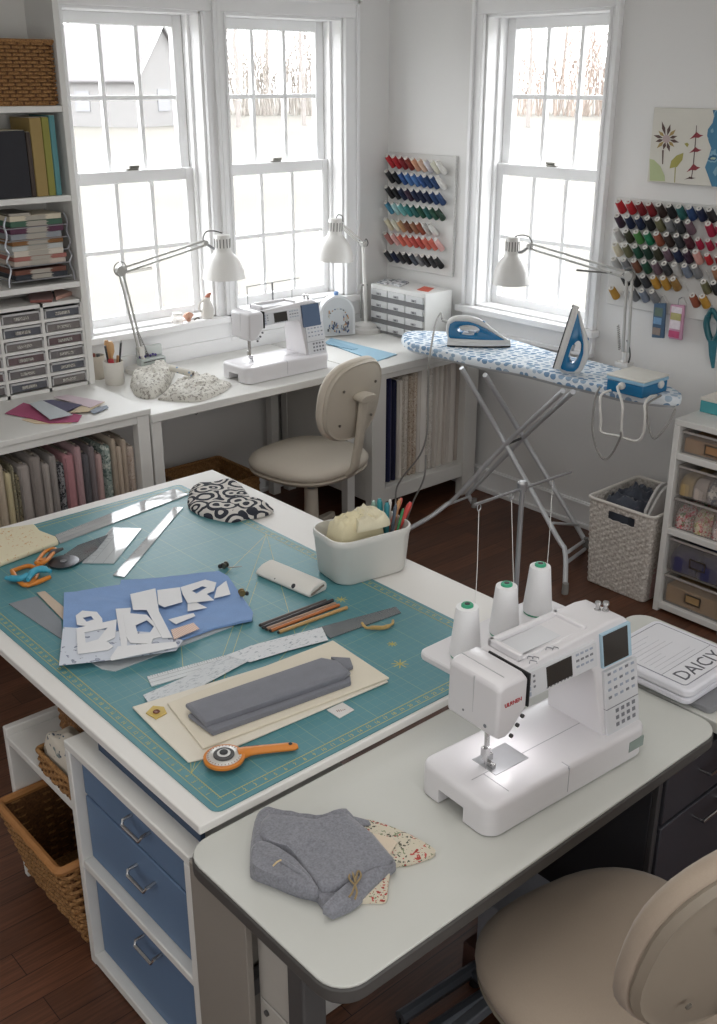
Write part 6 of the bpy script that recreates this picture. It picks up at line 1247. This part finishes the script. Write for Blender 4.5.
def paper_ring(out, hole, z, lab, i):
    O = px_poly(tp(out), z); H_ = px_poly(tp(hole), z); n = 32; ch = Vector((sum(p[0] for p in H_)/len(H_), sum(p[1] for p in H_)/len(H_), 0))
    def cast(poly, th):
        d = Vector((math.cos(th), math.sin(th), 0)); best = 1e-3
        for k in range(len(poly)):
            a = Vector((*poly[k], 0)); e = Vector((*poly[(k+1) % len(poly)], 0))-a; den = d.x*e.y-d.y*e.x
            if abs(den) < 1e-12: continue
            s = ((a.x-ch.x)*e.y-(a.y-ch.y)*e.x)/den; u = ((a.x-ch.x)*d.y-(a.y-ch.y)*d.x)/den
            if s > 0 and -1e-6 <= u <= 1+1e-6: best = max(best, s)
        return ch+d*best
    ths = sorted([2*PI*k/n for k in range(n)]+[math.atan2(p[1]-ch.y, p[0]-ch.x) % (2*PI) for p in O+H_])
    o = [cast(O, th) for th in ths]; h = [cast(H_, th) for th in ths]; th_ = .0011
    rings = [[(p.x, p.y, z) for p in o], [(p.x, p.y, z) for p in h], [(p.x, p.y, z+th_) for p in h], [(p.x, p.y, z+th_) for p in o]]; rings.append(rings[0])
    q = MB(); q.loft(rings, cap=False); solo('pattern_piece', q, paper, lab, 'pattern piece', 'white paper pattern pieces', smooth=0)
def paper_piece(pts, z, lab): q = MB(); q.prism(px_poly(tp(pts), z), z, z+.0011); solo('pattern_piece', q, paper, lab, 'pattern piece', 'white paper pattern pieces', smooth=0)
zp += .0012
paper_ring([(88, 225), (110, 208), (160, 212), (178, 235), (180, 252), (130, 262), (92, 256)], [(112, 232), (140, 226), (150, 238), (125, 246)], zp, 'white paper piece with a small oval hole, upper left of the pieces', 0)
paper_ring([(90, 268), (228, 238), (222, 300), (165, 325), (216, 330), (200, 342), (95, 356)], [(118, 282), (196, 266), (165, 306), (122, 318)], zp+.0013, 'white paper piece with a large slanted window, lower left of the pieces', 1)
paper_piece([(224, 202), (276, 198), (262, 330), (244, 332)], zp, 'tall narrow white paper piece left of the centre of the pieces')
paper_ring([(248, 215), (330, 222), (400, 292), (352, 304), (345, 322), (275, 318), (262, 300)], [(292, 258), (330, 240), (355, 262), (340, 285), (300, 288)], zp+.0013, 'white paper piece with a pointed round window in the centre of the pieces', 2)
paper_piece([(274, 152), (360, 132), (372, 210), (418, 300), (384, 302), (330, 205), (284, 205)], zp+.0026, 'long white paper piece slanting down through the centre')
paper_piece([(366, 138), (444, 128), (452, 178), (390, 196), (370, 186)], zp+.0039, 'white paper piece with a curved lower edge, top centre')
paper_ring([(446, 128), (530, 102), (568, 112), (560, 140), (510, 160), (560, 172), (470, 182), (452, 150)], [(484, 140), (520, 124), (536, 128), (500, 150)], zp+.0026, 'white paper piece with a narrow slot, upper right of the pieces', 3)
paper_piece([(470, 184), (500, 180), (536, 198), (470, 210)], zp, 'small white paper flag below the slotted piece')
paper_piece([(570, 130), (602, 106), (616, 152), (560, 166)], zp, 'small pointed white paper piece at the far right of the pieces')
paper_piece([(404, 238), (490, 216), (496, 226), (430, 254)], zp, 'long thin white paper sliver below the centre of the pieces')
paper_piece([(232, 330), (430, 314), (436, 332), (210, 378), (205, 370)], zp+.0039, 'long white paper strip lying at the lower edge of the pieces')
flat('peach_swatch', tp([(412, 272), (490, 248), (510, 268), (424, 304)]), zp+.003, .0015, printed('peachsw', '#d3b1a0', ['#e0cfc4', '#b98f80'], 'stripe', 60, .5), 'small peach striped swatch at the lower right of the pattern pieces', 'swatch')
# small metal notions
def notion(px, py, lab, pin):
    c = PZ(px, py, ZM); t = thing('bobbin_case', lab, 'notion', c); T = Matrix.Translation((c.x, c.y, ZM+.009))
    q = MB(); q.lathe([(.006, -.008), (.009, -.008), (.009, -.005), (.005, -.004), (.005, .004), (.009, .005), (.009, .008), (.006, .008)], 14, 0, T @ axis_mat((0, 0, 0), (1, .3, 0))); part('bobbin', q, mat('#6e6a62', .3, .8), t)
    q = MB(); q.sphere((c.x-.012, c.y+.006, ZM+.007), .0065, 10); part('knob', q, black_m, t)
    if pin: q = MB(); q.tube([PZ(px+3, py-.5, ZM+.008), PZ(px+17, py-1.5, ZM+.006)], [.0022, .0008], 6); part('pin', q, mat('#8b8780', .3, .8), t)
notion(225, 568, 'small dark metal bobbin with a long pin above the corner of the blue fabric', True); 
notion(238.5, 596, 'small brass and black bobbin resting at the right edge of the blue fabric', False) if False else None
c = PZ(242, 596, z1+.007); t = thing('bobbin_case', 'small brass and black bobbin resting on the right edge of the blue fabric', 'notion', c); q = MB(); q.lathe([(.006, -.007), (.009, -.007), (.009, -.004), (.005, -.003), (.005, .003), (.009, .004), (.009, .007), (.006, .007)], 14, 0, Matrix.Translation((c.x, c.y, c.z+.0105)) @ axis_mat((0, 0, 0), (.4, 1, 0))); part('bobbin', q, mat('#8c774f', .35, .7), t); q = MB(); q.sphere((c.x+.01, c.y-.008, c.z+.0075), .006, 10); part('knob', q, black_m, t)
# folded white fabric roll
def swept(pts_c, ax0, ax1, prof, mb):   # profile (s,z) swept from ax0 to ax1; s across
    a, b_ = Vector(ax0), Vector(ax1); d = (b_-a).normalized(); n_ = Vector((-d.y, d.x, 0)); L = (b_-a).length; k = 8
    mb.loft([[tuple(a+d*(L*i/k)+n_*s+Vector((0, 0, zz))) for s, zz in prof] for i in range(k+1)])
a_, b__ = PZ(265, 571.5, ZM+.0005), PZ(318, 594, ZM+.0005); w = .034; h = .03
prof = [(-w, .004), (-w+.004, 0), (w-.004, 0), (w, .005), (w+.001, h*.6), (w-.006, h*.92), (w-.016, h), (-w*.3, h*.9), (-w*.8, h*.62), (-w-.001, h*.35)]
t = thing('folded_fabric', 'white folded fabric with tiny dots rolled into a bar at the centre of the mat', 'fabric', a_.lerp(b__, .5)); q = MB(); swept(None, a_, b__, prof, q); part('fold', q, printed('tinydots', '#dcdad4', ['#3a3a3f'], 'dots', 24, .17), t, .003, smooth=60)
q = MB(); d = (b__-a_).normalized(); n_ = Vector((-d.y, d.x, 0))
for i, (s, zz) in enumerate(((-.018, .008), (-.002, .012), (.013, .016))): q.tube([b__+n_*(s-.008)+Vector((0, 0, zz))+d*.0012, b__+n_*(s+.008)+Vector((0, 0, zz+.003))+d*.0012], .0028, 6)
part('inner_layers', q, mat('#6e655c', .8, 0, .2, 80), t)
# pencils
for (x0, y0, x1, y1, col, lab) in ((260.5, 625, 326, 600.5, '#57504e', 'dark grey pencil, farthest of the five pencils'), (263.5, 627.5, 333, 600, '#3d3a3c', 'black pencil, second farthest of the five pencils'), (267, 629, 335.5, 603.5, '#a3826b', 'dull brown pencil in the middle of the five pencils'), (271, 630.5, 339, 605, '#b7703f', 'orange-brown pencil, second nearest of the five pencils'), (279, 632, 347, 607.5, '#c19a63', 'natural wood pencil, nearest of the five pencils')):
    a, b_ = PZ(x0, y0, ZM+.0045), PZ(x1, y1, ZM+.0045); t = thing('pencil', lab, 'pencil', a.lerp(b_, .5)-Vector((0, 0, .0045)), 0, 'pencils in a row on the mat'); d = (b_-a)
    q = MB(); q.tube([a, b_], .0048, 6); part('barrel', q, mat(col, .4, 0, .08, 40), t, smooth=20)
    q = MB(); q.tube([a, a-d.normalized()*.004], [.0038, .003], 6); part('end', q, mat('#2c2624', .6), t)
# rulers and tissue right of centre
flat('metal_ruler', [(318, 627.5), (396, 606.5), (401, 612.5), (330, 638)], ZM, .0025, acr3, 'smoky clear ruler reaching towards the right edge of the mat', 'ruler', marks=1)
q = MB(); q.tube(bez([PZ(362, 623, ZM+.008), PZ(366, 627.5, ZM+.007), PZ(374, 627.5, ZM+.007), PZ(384, 627.5, ZM+.007), (PZ(392, 624, ZM+.007)), PZ(393, 620.5, ZM+.007)], 6), [.0035]*10+[.0055]*12+[.0035]*9, 8); solo('twine', q, cloth('#b89a63', .15, 200), 'short curl of tan twine lying on the smoky ruler', 'twine')
flat('clear_ruler', [(147, 676.5), (244, 650), (256, 656), (151.5, 686)], ZM, .0025, acrylic('ruler_painted_sheen', '#eef1f2', .92, '#e3e8ea'), 'short clear ruler lying left of the sketched tissue strips', 'ruler', marks=2)  # ruler colour whitened in place of a bright reflection on clear plastic
tis = printed('tissue', '#cfd3d6', ['#b3b9bf', '#c3c8cc', '#9098a0'], 'blobs', 130, .57, (.5, 1.6, 1))
flat('tissue_strip', [(143, 695), (196, 672), (205, 665), (252, 645), (262, 649), (250, 660), (168, 704), (150, 705)], ZM+.003, .0008, tis, 'grey sketched tissue strip above the cream fabric, left one', 'tissue')
flat('tissue_strip', [(226, 655), (258, 643.5), (322, 627), (328, 640), (290, 650), (250, 662)], ZM+.0042, .0008, printed('tissue2', '#d9dcdf', ['#b9bfc5', '#9aa1a8'], 'blobs', 130, .6, (.5, 1.6, 1)), 'pale sketched tissue strip above the cream fabric, right one', 'tissue')
# cream and grey fabrics in front
cream = cloth('#ddd5c3', .04, 420, .2, 14); cream2 = cloth('#dfd9cb', .04, 420, .2, 14)
zc = ZM+.0055
flat('cream_fabric', [(132, 706.5), (330, 646), (388.5, 681), (210, 757), (188, 761.5), (160, 735)], zc-.005, .0045, cream2, 'larger cream fabric sheet, lower of the two under the grey fabric', 'fabric', bev=.002)
flat('cream_fabric', [(167, 703), (333, 640), (389.5, 677.5), (203, 748)], zc, .005, cream, 'cream folded fabric, upper of the two directly under the grey fabric', 'fabric', bev=.002)
zg = zc+.0058; gfab = cloth('#777981', .1, 420, .25, 40)
t = thing('grey_fabric', 'long folded slate grey fabric lying on the cream fabric', 'fabric', PZ(268, 697, zg))
def slab(pts, z0, h, name, m=gfab, bev=.006):
    P = px_poly(pts, z0+h); q = MB(); dn = []
    for i in range(len(P)):
        a, b_ = Vector((*P[i], 0)), Vector((*P[(i+1) % len(P)], 0)); k = max(1, int((b_-a).length/.03)); dn += [a.lerp(b_, j/k) for j in range(k)]
    c = sum(dn, Vector())/len(dn); rings = []
    for kk, zz in ((.985, 0), (1.0, .25), (1.0, .7), (.985, .95), (.95, 1.0), (.6, 1.0), (.2, 1.0)):
        rings.append([((c+(p-c)*kk).x, (c+(p-c)*kk).y, z0+h*zz+(.0018*noise.noise(Vector((p.x*15*kk, p.y*15*kk, 2))) if kk < .96 else 0)) for p in dn])
    q.loft(rings); return part(name, q, m, t, smooth=55)
slab([(188, 714), (212, 731.5), (351, 681), (350.5, 675), (322, 670)], zg, .012, 'lower_fold'); slab([(185.5, 703.5), (322.5, 657), (338, 660), (350.5, 671), (345, 675.5), (205, 722.5)], zg+.0122, .012, 'upper_fold'); slab([(331, 656.5), (350, 657.5), (353, 666), (346, 669.5)], zg+.002, .008, 'tail_end')
# yellow tape clip
t = thing('button_card', 'small yellow square card with a dark button on the corner of the cream fabric', 'card', PZ(156, 711, zc))
P = px_poly([(145.5, 713), (153, 705.5), (164, 706.5), (167, 713), (156, 719)], zc+.002); q = MB(); q.prism(P, zc+.0001, zc+.0022); part('card', q, mat('#c2a752', .5, 0, .12, 60), t, .001); c = PZ(156.5, 712, zc+.0023); q = MB(); q.lathe([(.007, 0), (.008, .0015), (.006, .003), (.003, .002)], 14, 0, Matrix.Translation((c.x, c.y, zc+.0023))); part('button', q, mat('#6d3a24', .4), t)
# rotary cutter
zr_ = zc+.0058
t = thing('rotary_cutter', 'orange rotary cutter with a round blade lying across the front of the mat', 'rotary cutter', PZ(240, 752, ZM))
rc = PZ(224, 756.5, zr_+.006)
def cyl(r0, z0, z1, name, m, c=rc, r2=None): q = MB(); r2 = r2 or r0; q.lathe([(r0*.96, z0), (r0, z0+.001), (r2, z1-.001), (r2*.95, z1)], 36, 0, Matrix.Translation((c.x, c.y, 0))); return part(name, q, m, t, smooth=40)
cyl(.041, zr_, zr_+.0075, 'guard', orange); cyl(.035, zr_+.0075, zr_+.0095, 'blade', mat('#cfccc6', .3, .3)); cyl(.021, zr_+.0095, zr_+.014, 'hub', dark_m); cyl(.0135, zr_+.014, zr_+.0155, 'ring', mat('#d8d8d6', .4)); cyl(.0085, zr_+.0155, zr_+.018, 'nut', black_m)
q = MB()
for k in range(30): a = 2*PI*k/30; q.box(.0305, .034, -.0006, .0006, zr_+.0095, zr_+.0099, 0, Matrix.Translation((rc.x, rc.y, 0)) @ Matrix.Rotation(a, 4, 'Z'))
part('scale_ticks', q, mat('#8c4a2c', .5), t)
h0, h1, h2, h3 = PZ(238, 755, ZM+.013), PZ(250, 751, ZM+.011), PZ(276, 748, ZM+.0095), PZ(297.5, 746, ZM+.0085)
q = MB(); pts = bez([h0, h1, h2, h3], 6); rad = [.013, .0125, .012, .0115, .011, .0105, .0095, .009, .0088, .0086, .0085, .0085, .0085, .0085, .0085, .0085, .0082, .0078, .005]; rings = []
dh = (h3-h0).normalized(); nh = Vector((-dh.y, dh.x, 0)).normalized()
for p, r_ in zip(pts, rad): rings.append([tuple(p+nh*math.cos(2*PI*k/12)*r_*1.45+Vector((0, 0, math.sin(2*PI*k/12)*r_*.8))) for k in range(12)])
q.loft(rings); part('handle', q, orange, t, smooth=60)
c = pts[-3]; q = MB(); q.lathe([(.0042, 0), (.0042, .0006)], 12, 0, Matrix.Translation(c+Vector((0, 0, .0068)))); part('hanging_hole', q, black_m, t); q = MB(); c = pts[4]; q.tube([c+nh*.0115+Vector((0, 0, .004)), c+dh*.03+nh*.0095+Vector((0, 0, .003))], .0025, 6); part('blade_lock', q, dark_m, t)
# white tag
t = thing('care_tag', 'small white square tag with a faint brown motif near the front of the mat', 'tag', PZ(340.5, 710.5, ZM))
q = MB(); q.prism(px_poly([(326.5, 710.5), (342.6, 703), (354.5, 710.5), (339.5, 718.8)], ZM), ZM, ZM+.0022); part('tag_card', q, mat('#d8d6d3', .6), t, .0006); q = MB(); cc = PZ(340.5, 710.5, ZM+.0022)
for k in range(5): a = .6*k; q.tube([(cc.x-.008+.004*k, cc.y-.004*math.sin(a), ZM+.0026), (cc.x-.006+.004*k, cc.y+.006*math.cos(a), ZM+.0026)], .0007, 4)
part('motif', q, mat('#9c7468', .6), t)
# navy printed fabric
q = mound(px_poly([(187.6, 505), (190, 494), (197, 487), (212, 485), (229, 482.5), (240, 488), (247, 495), (252, 502), (262, 505), (272, 510), (272, 514), (258, 518.5), (246, 520), (232, 523), (214, 520), (200, 516), (190, 510)], ZM), .028, 9, .010, wr=.25, freq=16, flat=.85, z=ZM+.0005)
solo('swirl_fabric', q, printed('swirl', '#d0ccc6', ['#33363f'], 'scroll', 16, .5), 'folded navy and white swirl-print fabric at the back corner of the mat', 'fabric', smooth=60)
# white tub with cream fabric and markers
tc0, tc1, tc2 = PZ(327, 577, ZI+.001), PZ(350, 587, ZI+.001), PZ(406, 571, ZI+.001)
ux = (tc2-tc1); Lx = ux.length+.045; ux.normalize(); uy = Vector((-ux.y, ux.x, 0)); Wy = .15; oc = tc1+ux*(Lx/2-.028)+uy*(Wy/2)
Mt = Matrix((ux, uy, Vector((0, 0, 1)))).transposed().to_4x4(); Mt = Matrix.Translation((oc.x, oc.y, ZM)) @ Mt
tub = thing('storage_tub', 'white rounded plastic tub of cream fabric and markers at the back edge of the mat', 'tub', (oc.x, oc.y, ZM))
HT = .132
def tr2(k, i=0): return rrect(-Lx/2*k+i, Lx/2*k-i, -Wy/2*k+i, Wy/2*k-i, .042*k, 6)
q = MB(); q.loft([[(x, y, z) for x, y in tr2(k, i)] for k, i, z in ((.95, 0, 0), (1.0, 0, .006), (1.09, 0, HT-.022), (1.105, 0, HT-.02), (1.11, 0, HT-.002), (1.12, .002, HT), (1.09, .002, HT), (1.085, .003, HT-.02), (.99, .004, .01))], 0, Mt); part('tub_wall', q, mat('#d7d6d1', .4, 0, .02, 10), tub, smooth=50)
def lo(x, y): v = Mt @ Vector((x, y, 0)); return (v.x, v.y)
q = mound([lo(x, y) for x, y in ((-.095, -.044), (-.03, -.048), (.05, -.046), (.058, 0), (.05, .046), (-.03, .048), (-.095, .044), (-.105, 0))], HT+.02, 12, .03, 18, .08, 34, 5, .8, ZM+.012, fold=.01, ridge=.012)
solo('cream_cloth', q, cloth('#d8cfae', .05, 300, .2, 20), 'crumpled cream fabric filling the white tub', 'fabric', smooth=60)
q = mound([lo(x, y) for x, y in ((-.05, -.055), (.02, -.06), (.06, -.05), (.055, .02), (.02, .05), (-.02, .03))], .03, 15, .008, 14, .25, 26, 4, .7, ZM+HT+.008, ridge=.012)
solo('cream_cloth', q, cloth('#d9d2b8', .04, 300, .2, 20), 'smooth folded cream cloth on top of the crumpled fabric in the tub', 'fabric', smooth=60)
for i, (x, y, lx, ly, L, r, col, lab) in enumerate(((.075, .02, .0, .02, .075, .008, '#2f8a92', 'teal marker, tallest of those in the tub'), (.075, -.005, .006, .01, .07, .008, '#2f7f8a', 'second teal marker beside the tallest one in the tub'), (.085, -.02, .012, .0, .065, .005, '#5b6470', 'slate grey pen in the tub'), (.09, .02, .02, .02, .06, .006, '#cfccc6', 'white pen in the tub'), (.095, 0, .03, .01, .068, .006, '#b98e63', 'wooden pencil leaning right in the tub'), (.1, -.02, .045, .0, .06, .0075, '#c4443f', 'red marker leaning out at the right of the tub'), (.1, .02, .045, .015, .055, .006, '#d56f62', 'coral pencil beside the red marker in the tub'), (.07, .035, -.005, .02, .06, .008, '#8aa79c', 'pale green marker at the back of the tub'), (.09, -.035, .02, -.004, .05, .004, '#3f8a5a', 'green pencil at the front of the markers in the tub'))):
    a = Mt @ Vector((x-lx*.8, y-ly*.8, .03)); b_ = Mt @ Vector((x+lx, y+ly*.3, HT+L*.6)); t = thing('marker' if 'marker' in lab else ('pen' if 'pen ' in lab+' ' and 'pencil' not in lab else 'pencil'), lab, 'pen', a, 0, 'markers and pencils in the white tub')
    q = MB(); q.tube([a, b_], r, 10); part('barrel', q, mat(col, .4, 0, .04, 40), t); d = (b_-a).normalized(); q = MB(); q.tube([b_+d*.0003, b_+d*.008], [r*.85, r*.6], 10); part('tip', q, mat(col, .3), t)
# ================================================================== fabric on the front table
gl2 = cloth('#808188', .26, 260, .3, 130)
flor = printed('floral', '#cfc7b4', ['#a3423c', '#5d5a4c', '#b5524a', '#7f8a6a', '#4f5246'], 'floral', 62, .38)
t = thing('floral_fabric', 'cream fabric with small red flowers peeping out under the grey fabric', 'fabric', PZ(395, 860, ZT))
q = mound(px_poly([(352, 828), (366, 823), (400, 834), (431, 850), (433, 858), (410, 866), (393, 870), (388, 890), (386, 903), (372, 904), (356, 902), (340, 880)], ZT), .012, 8, .009, 8, .25, 14, 4, .9, ZT+.0005); part('fabric', q, flor, t, smooth=60)
q = MB(); q.prism(px_poly([(368, 833), (392, 838), (397, 843), (388, 858), (376, 850)], ZT+.0145), ZT+.0146, ZT+.0156); part('facing', q, cloth('#d8c9b4', .04), t, label='plain cream facing')
GF = [(250, 869), (251, 845), (257, 818), (266, 812.5), (290, 816), (316, 821), (334, 817), (348, 814), (362, 830), (380, 848), (395, 863), (388, 873), (372, 885), (352, 905), (334, 913), (322, 906), (316, 899), (296, 894), (272, 884), (252, 876)]
t = thing('grey_garment', 'folded grey chambray fabric piece lying on the front table', 'fabric', PZ(320, 862, ZT))
q = mound(px_poly(GF, ZT+.008), .020, 17, .014, 18, .16, 9, 3, .9, ZT+.0005, ridge=.006, er=.06); part('fabric', q, gl2, t, smooth=60)
q = mound(px_poly([(259, 836), (268, 815), (316, 822), (348, 815), (394, 861), (372, 872), (345, 886), (322, 893), (300, 866), (285, 852), (268, 846)], ZT+.022), .011, 19, .007, 14, .12, 9, 2, .95, ZT+.0185, ridge=.005, er=.05); part('top_flap', q, gl2, t, smooth=60)
q = mound(px_poly([(250, 868), (252, 852), (262, 847), (280, 855), (300, 870), (318, 893), (314, 899), (296, 894), (272, 884), (254, 877)], ZT+.014), .022, 23, .012, 12, .15, 12, 3, .7, ZT+.0125, ridge=.005, er=.1); part('rolled_edge', q, gl2, t, smooth=60)
q = MB(); A_ = [PZ(x, y, ZT+.030) for x, y in ((322, 906), (345, 884), (372, 868), (396, 862))]; B_ = [PZ(x, y, ZT+.016) for x, y in ((333, 914), (354, 904), (374, 886), (396, 865))]
q.loft([[tuple(a), tuple(a.lerp(b_, .5)+Vector((0, 0, .003))), tuple(b_), tuple(b_-Vector((0, 0, .014))), tuple(a-Vector((0, 0, .018)))] for a, b_ in zip(bez(A_, 5), bez(B_, 5))]); part('hem', q, gl2, t, .002, smooth=50)
q = MB(); q.tube(bez([PZ(x, y, ZT+z_) for x, y, z_ in ((251, 868, .02), (272, 858, .036), (290, 866, .036), (308, 880, .032), (318, 897, .018))], 6), [.004]*24+[.002], 8); part('seam_fold', q, gl2, t, smooth=60)
flat('fabric_tab', [(352, 815.5), (369, 820), (371, 824), (360, 826), (356, 822)], ZT+.013, .004, gl2, 'narrow grey fabric tab sticking out behind the grey chambray piece', 'fabric', bev=.001)
zt_ = ZT+.036; t = thing('twine_bow', 'small tan twine bow tied on the grey chambray fabric', 'twine', PZ(355, 886, zt_-.006))
for pts in ([(355, 885), (349, 878), (352, 872), (356, 884)], [(355, 885), (361, 876), (358, 871), (355, 883)], [(355, 885), (352, 893), (349, 897)], [(355, 885), (357, 892), (355, 899)]):
    q = MB(); q.tube(bez([PZ(x, y, zt_-.003) for x, y in pts], 5), .0018, 6); part('loop', q, cloth('#94805c', .1, 200), t)
q = MB(); q.tube(bez([PZ(273, 866, ZT+.044), PZ(277, 862, ZT+.046), PZ(281, 860, ZT+.044)], 4), .0016, 6); solo('thread_bit', q, cloth('#c9b48c', .1, 200), 'tiny tan thread caught in the left fold of the grey chambray fabric', 'thread')
# ================================================================== under the front table
for i, (x0, x1, y0, y1, z0, z1, col, lab) in enumerate(((1.36, 1.6, 1.1, 1.24, .0, .09, '#5d4038', 'maroon box on the floor under the front table'), (1.42, 1.58, 1.11, 1.2, .0905, .25, '#8f9097', 'grey-white stack of paper packs on the maroon box'))):
    if i == 0: x0, x1 = 1.42, 1.61
    q = MB(); q.box(x0, x1, y0, y1, z0, z1); solo('paper_box' if i else 'floor_box', q, mat(col, .7, 0, .06, 20), lab, 'box', bevel=.003)

t = thing('footrest', 'low slate grey metal footrest frame on the floor under the front table', 'footrest', (1.02, 1.0, 0))
for (a, b_) in (((400, 1018), (478, 966)), ((432, 1030), (500, 985))): q = MB(); q.tube([PZ(*a, .05), PZ(*b_, .05)], .016, 8); part('bar', q, mat('#6a7078', .45, .4), t)
q = MB(); q.tube([PZ(470, 971, .05), PZ(494, 989, .05)], .012, 8); part('crossbar', q, mat('#5a6068', .45, .4), t)
for a in ((404, 1015.5), (476, 967.5), (496, 987.7)): p = PZ(*a, .05); q = MB(); q.lathe([(.014, 0), (.012, .05)], 10, 0, Matrix.Translation((p.x, p.y, 0))); part('foot', q, black_m, t)
# ================================================================== light and camera
w = bpy.data.worlds.new('overcast'); SC.world = w; w.use_nodes = True
bg = w.node_tree.nodes['Background']; bg.inputs[0].default_value = (.95, .975, 1, 1); bg.inputs[1].default_value = 8
def area(name, loc, rot, sx, sy, power, col=(1, 1, 1), portal=False):
    l = bpy.data.lights.new(name, 'AREA'); l.shape = 'RECTANGLE'; l.size = sx; l.size_y = sy; l.energy = power; l.color = col
    o = bpy.data.objects.new(name, l); COL.objects.link(o); o.location = loc; o.rotation_euler = rot
    if portal: l.cycles.is_portal = True
    return o
for f_, w_, rz in ((fA, W1, 0), (fA, W2, 0), (fB, W3, 90)):
    c = f_((w_[0]+w_[1])/2, .2, (w_[2]+w_[3])/2)
    area('window_portal', c, (R(-90), 0, 0) if rz == 0 else (R(-90), 0, R(-90)), w_[1]-w_[0], w_[3]-w_[2], 1, portal=True)
area('ceiling_fill', (1.1, 1.5, CH-.03), (0, 0, 0), 1.6, 1.6, 11.5, (1, .97, .93))  # added soft overhead fill, no fixture modelled
area('ceiling_fill', (.3, -.6, CH-.03), (0, 0, 0), 1.6, 1.4, 7, (1, .97, .93))  # second added overhead fill, towards the rear
area('off_camera_fill', (.9, Y0+.03, 1.55), (R(90), 0, 0), 3.2, 1.7, 32, (.98, .99, 1))  # unseen fill added to lift the walls, no window in this wall
area('off_camera_fill', (X0+.03, 1.0, 1.6), (R(90), 0, R(-90)), 3.0, 1.6, 13, (.98, .99, 1))  # unseen fill added from the left, that wall is solid
cam = bpy.data.cameras.new('camera'); co_ = bpy.data.objects.new('camera', cam); COL.objects.link(co_)
cam.sensor_fit = 'VERTICAL'; cam.sensor_height = 24; cam.lens = FPX/1024*24; cam.clip_start = .02; cam.clip_end = 500
co_.location = CAM; co_.rotation_euler = (PI/2-PITCH, 0, -YAW)
SC.camera = co_
SC.view_settings.view_transform = 'Standard'; SC.view_settings.look = 'None'; SC.view_settings.exposure = 0
SC.cycles.max_bounces = 10; SC.cycles.diffuse_bounces = 5; SC.cycles.transparent_max_bounces = 16
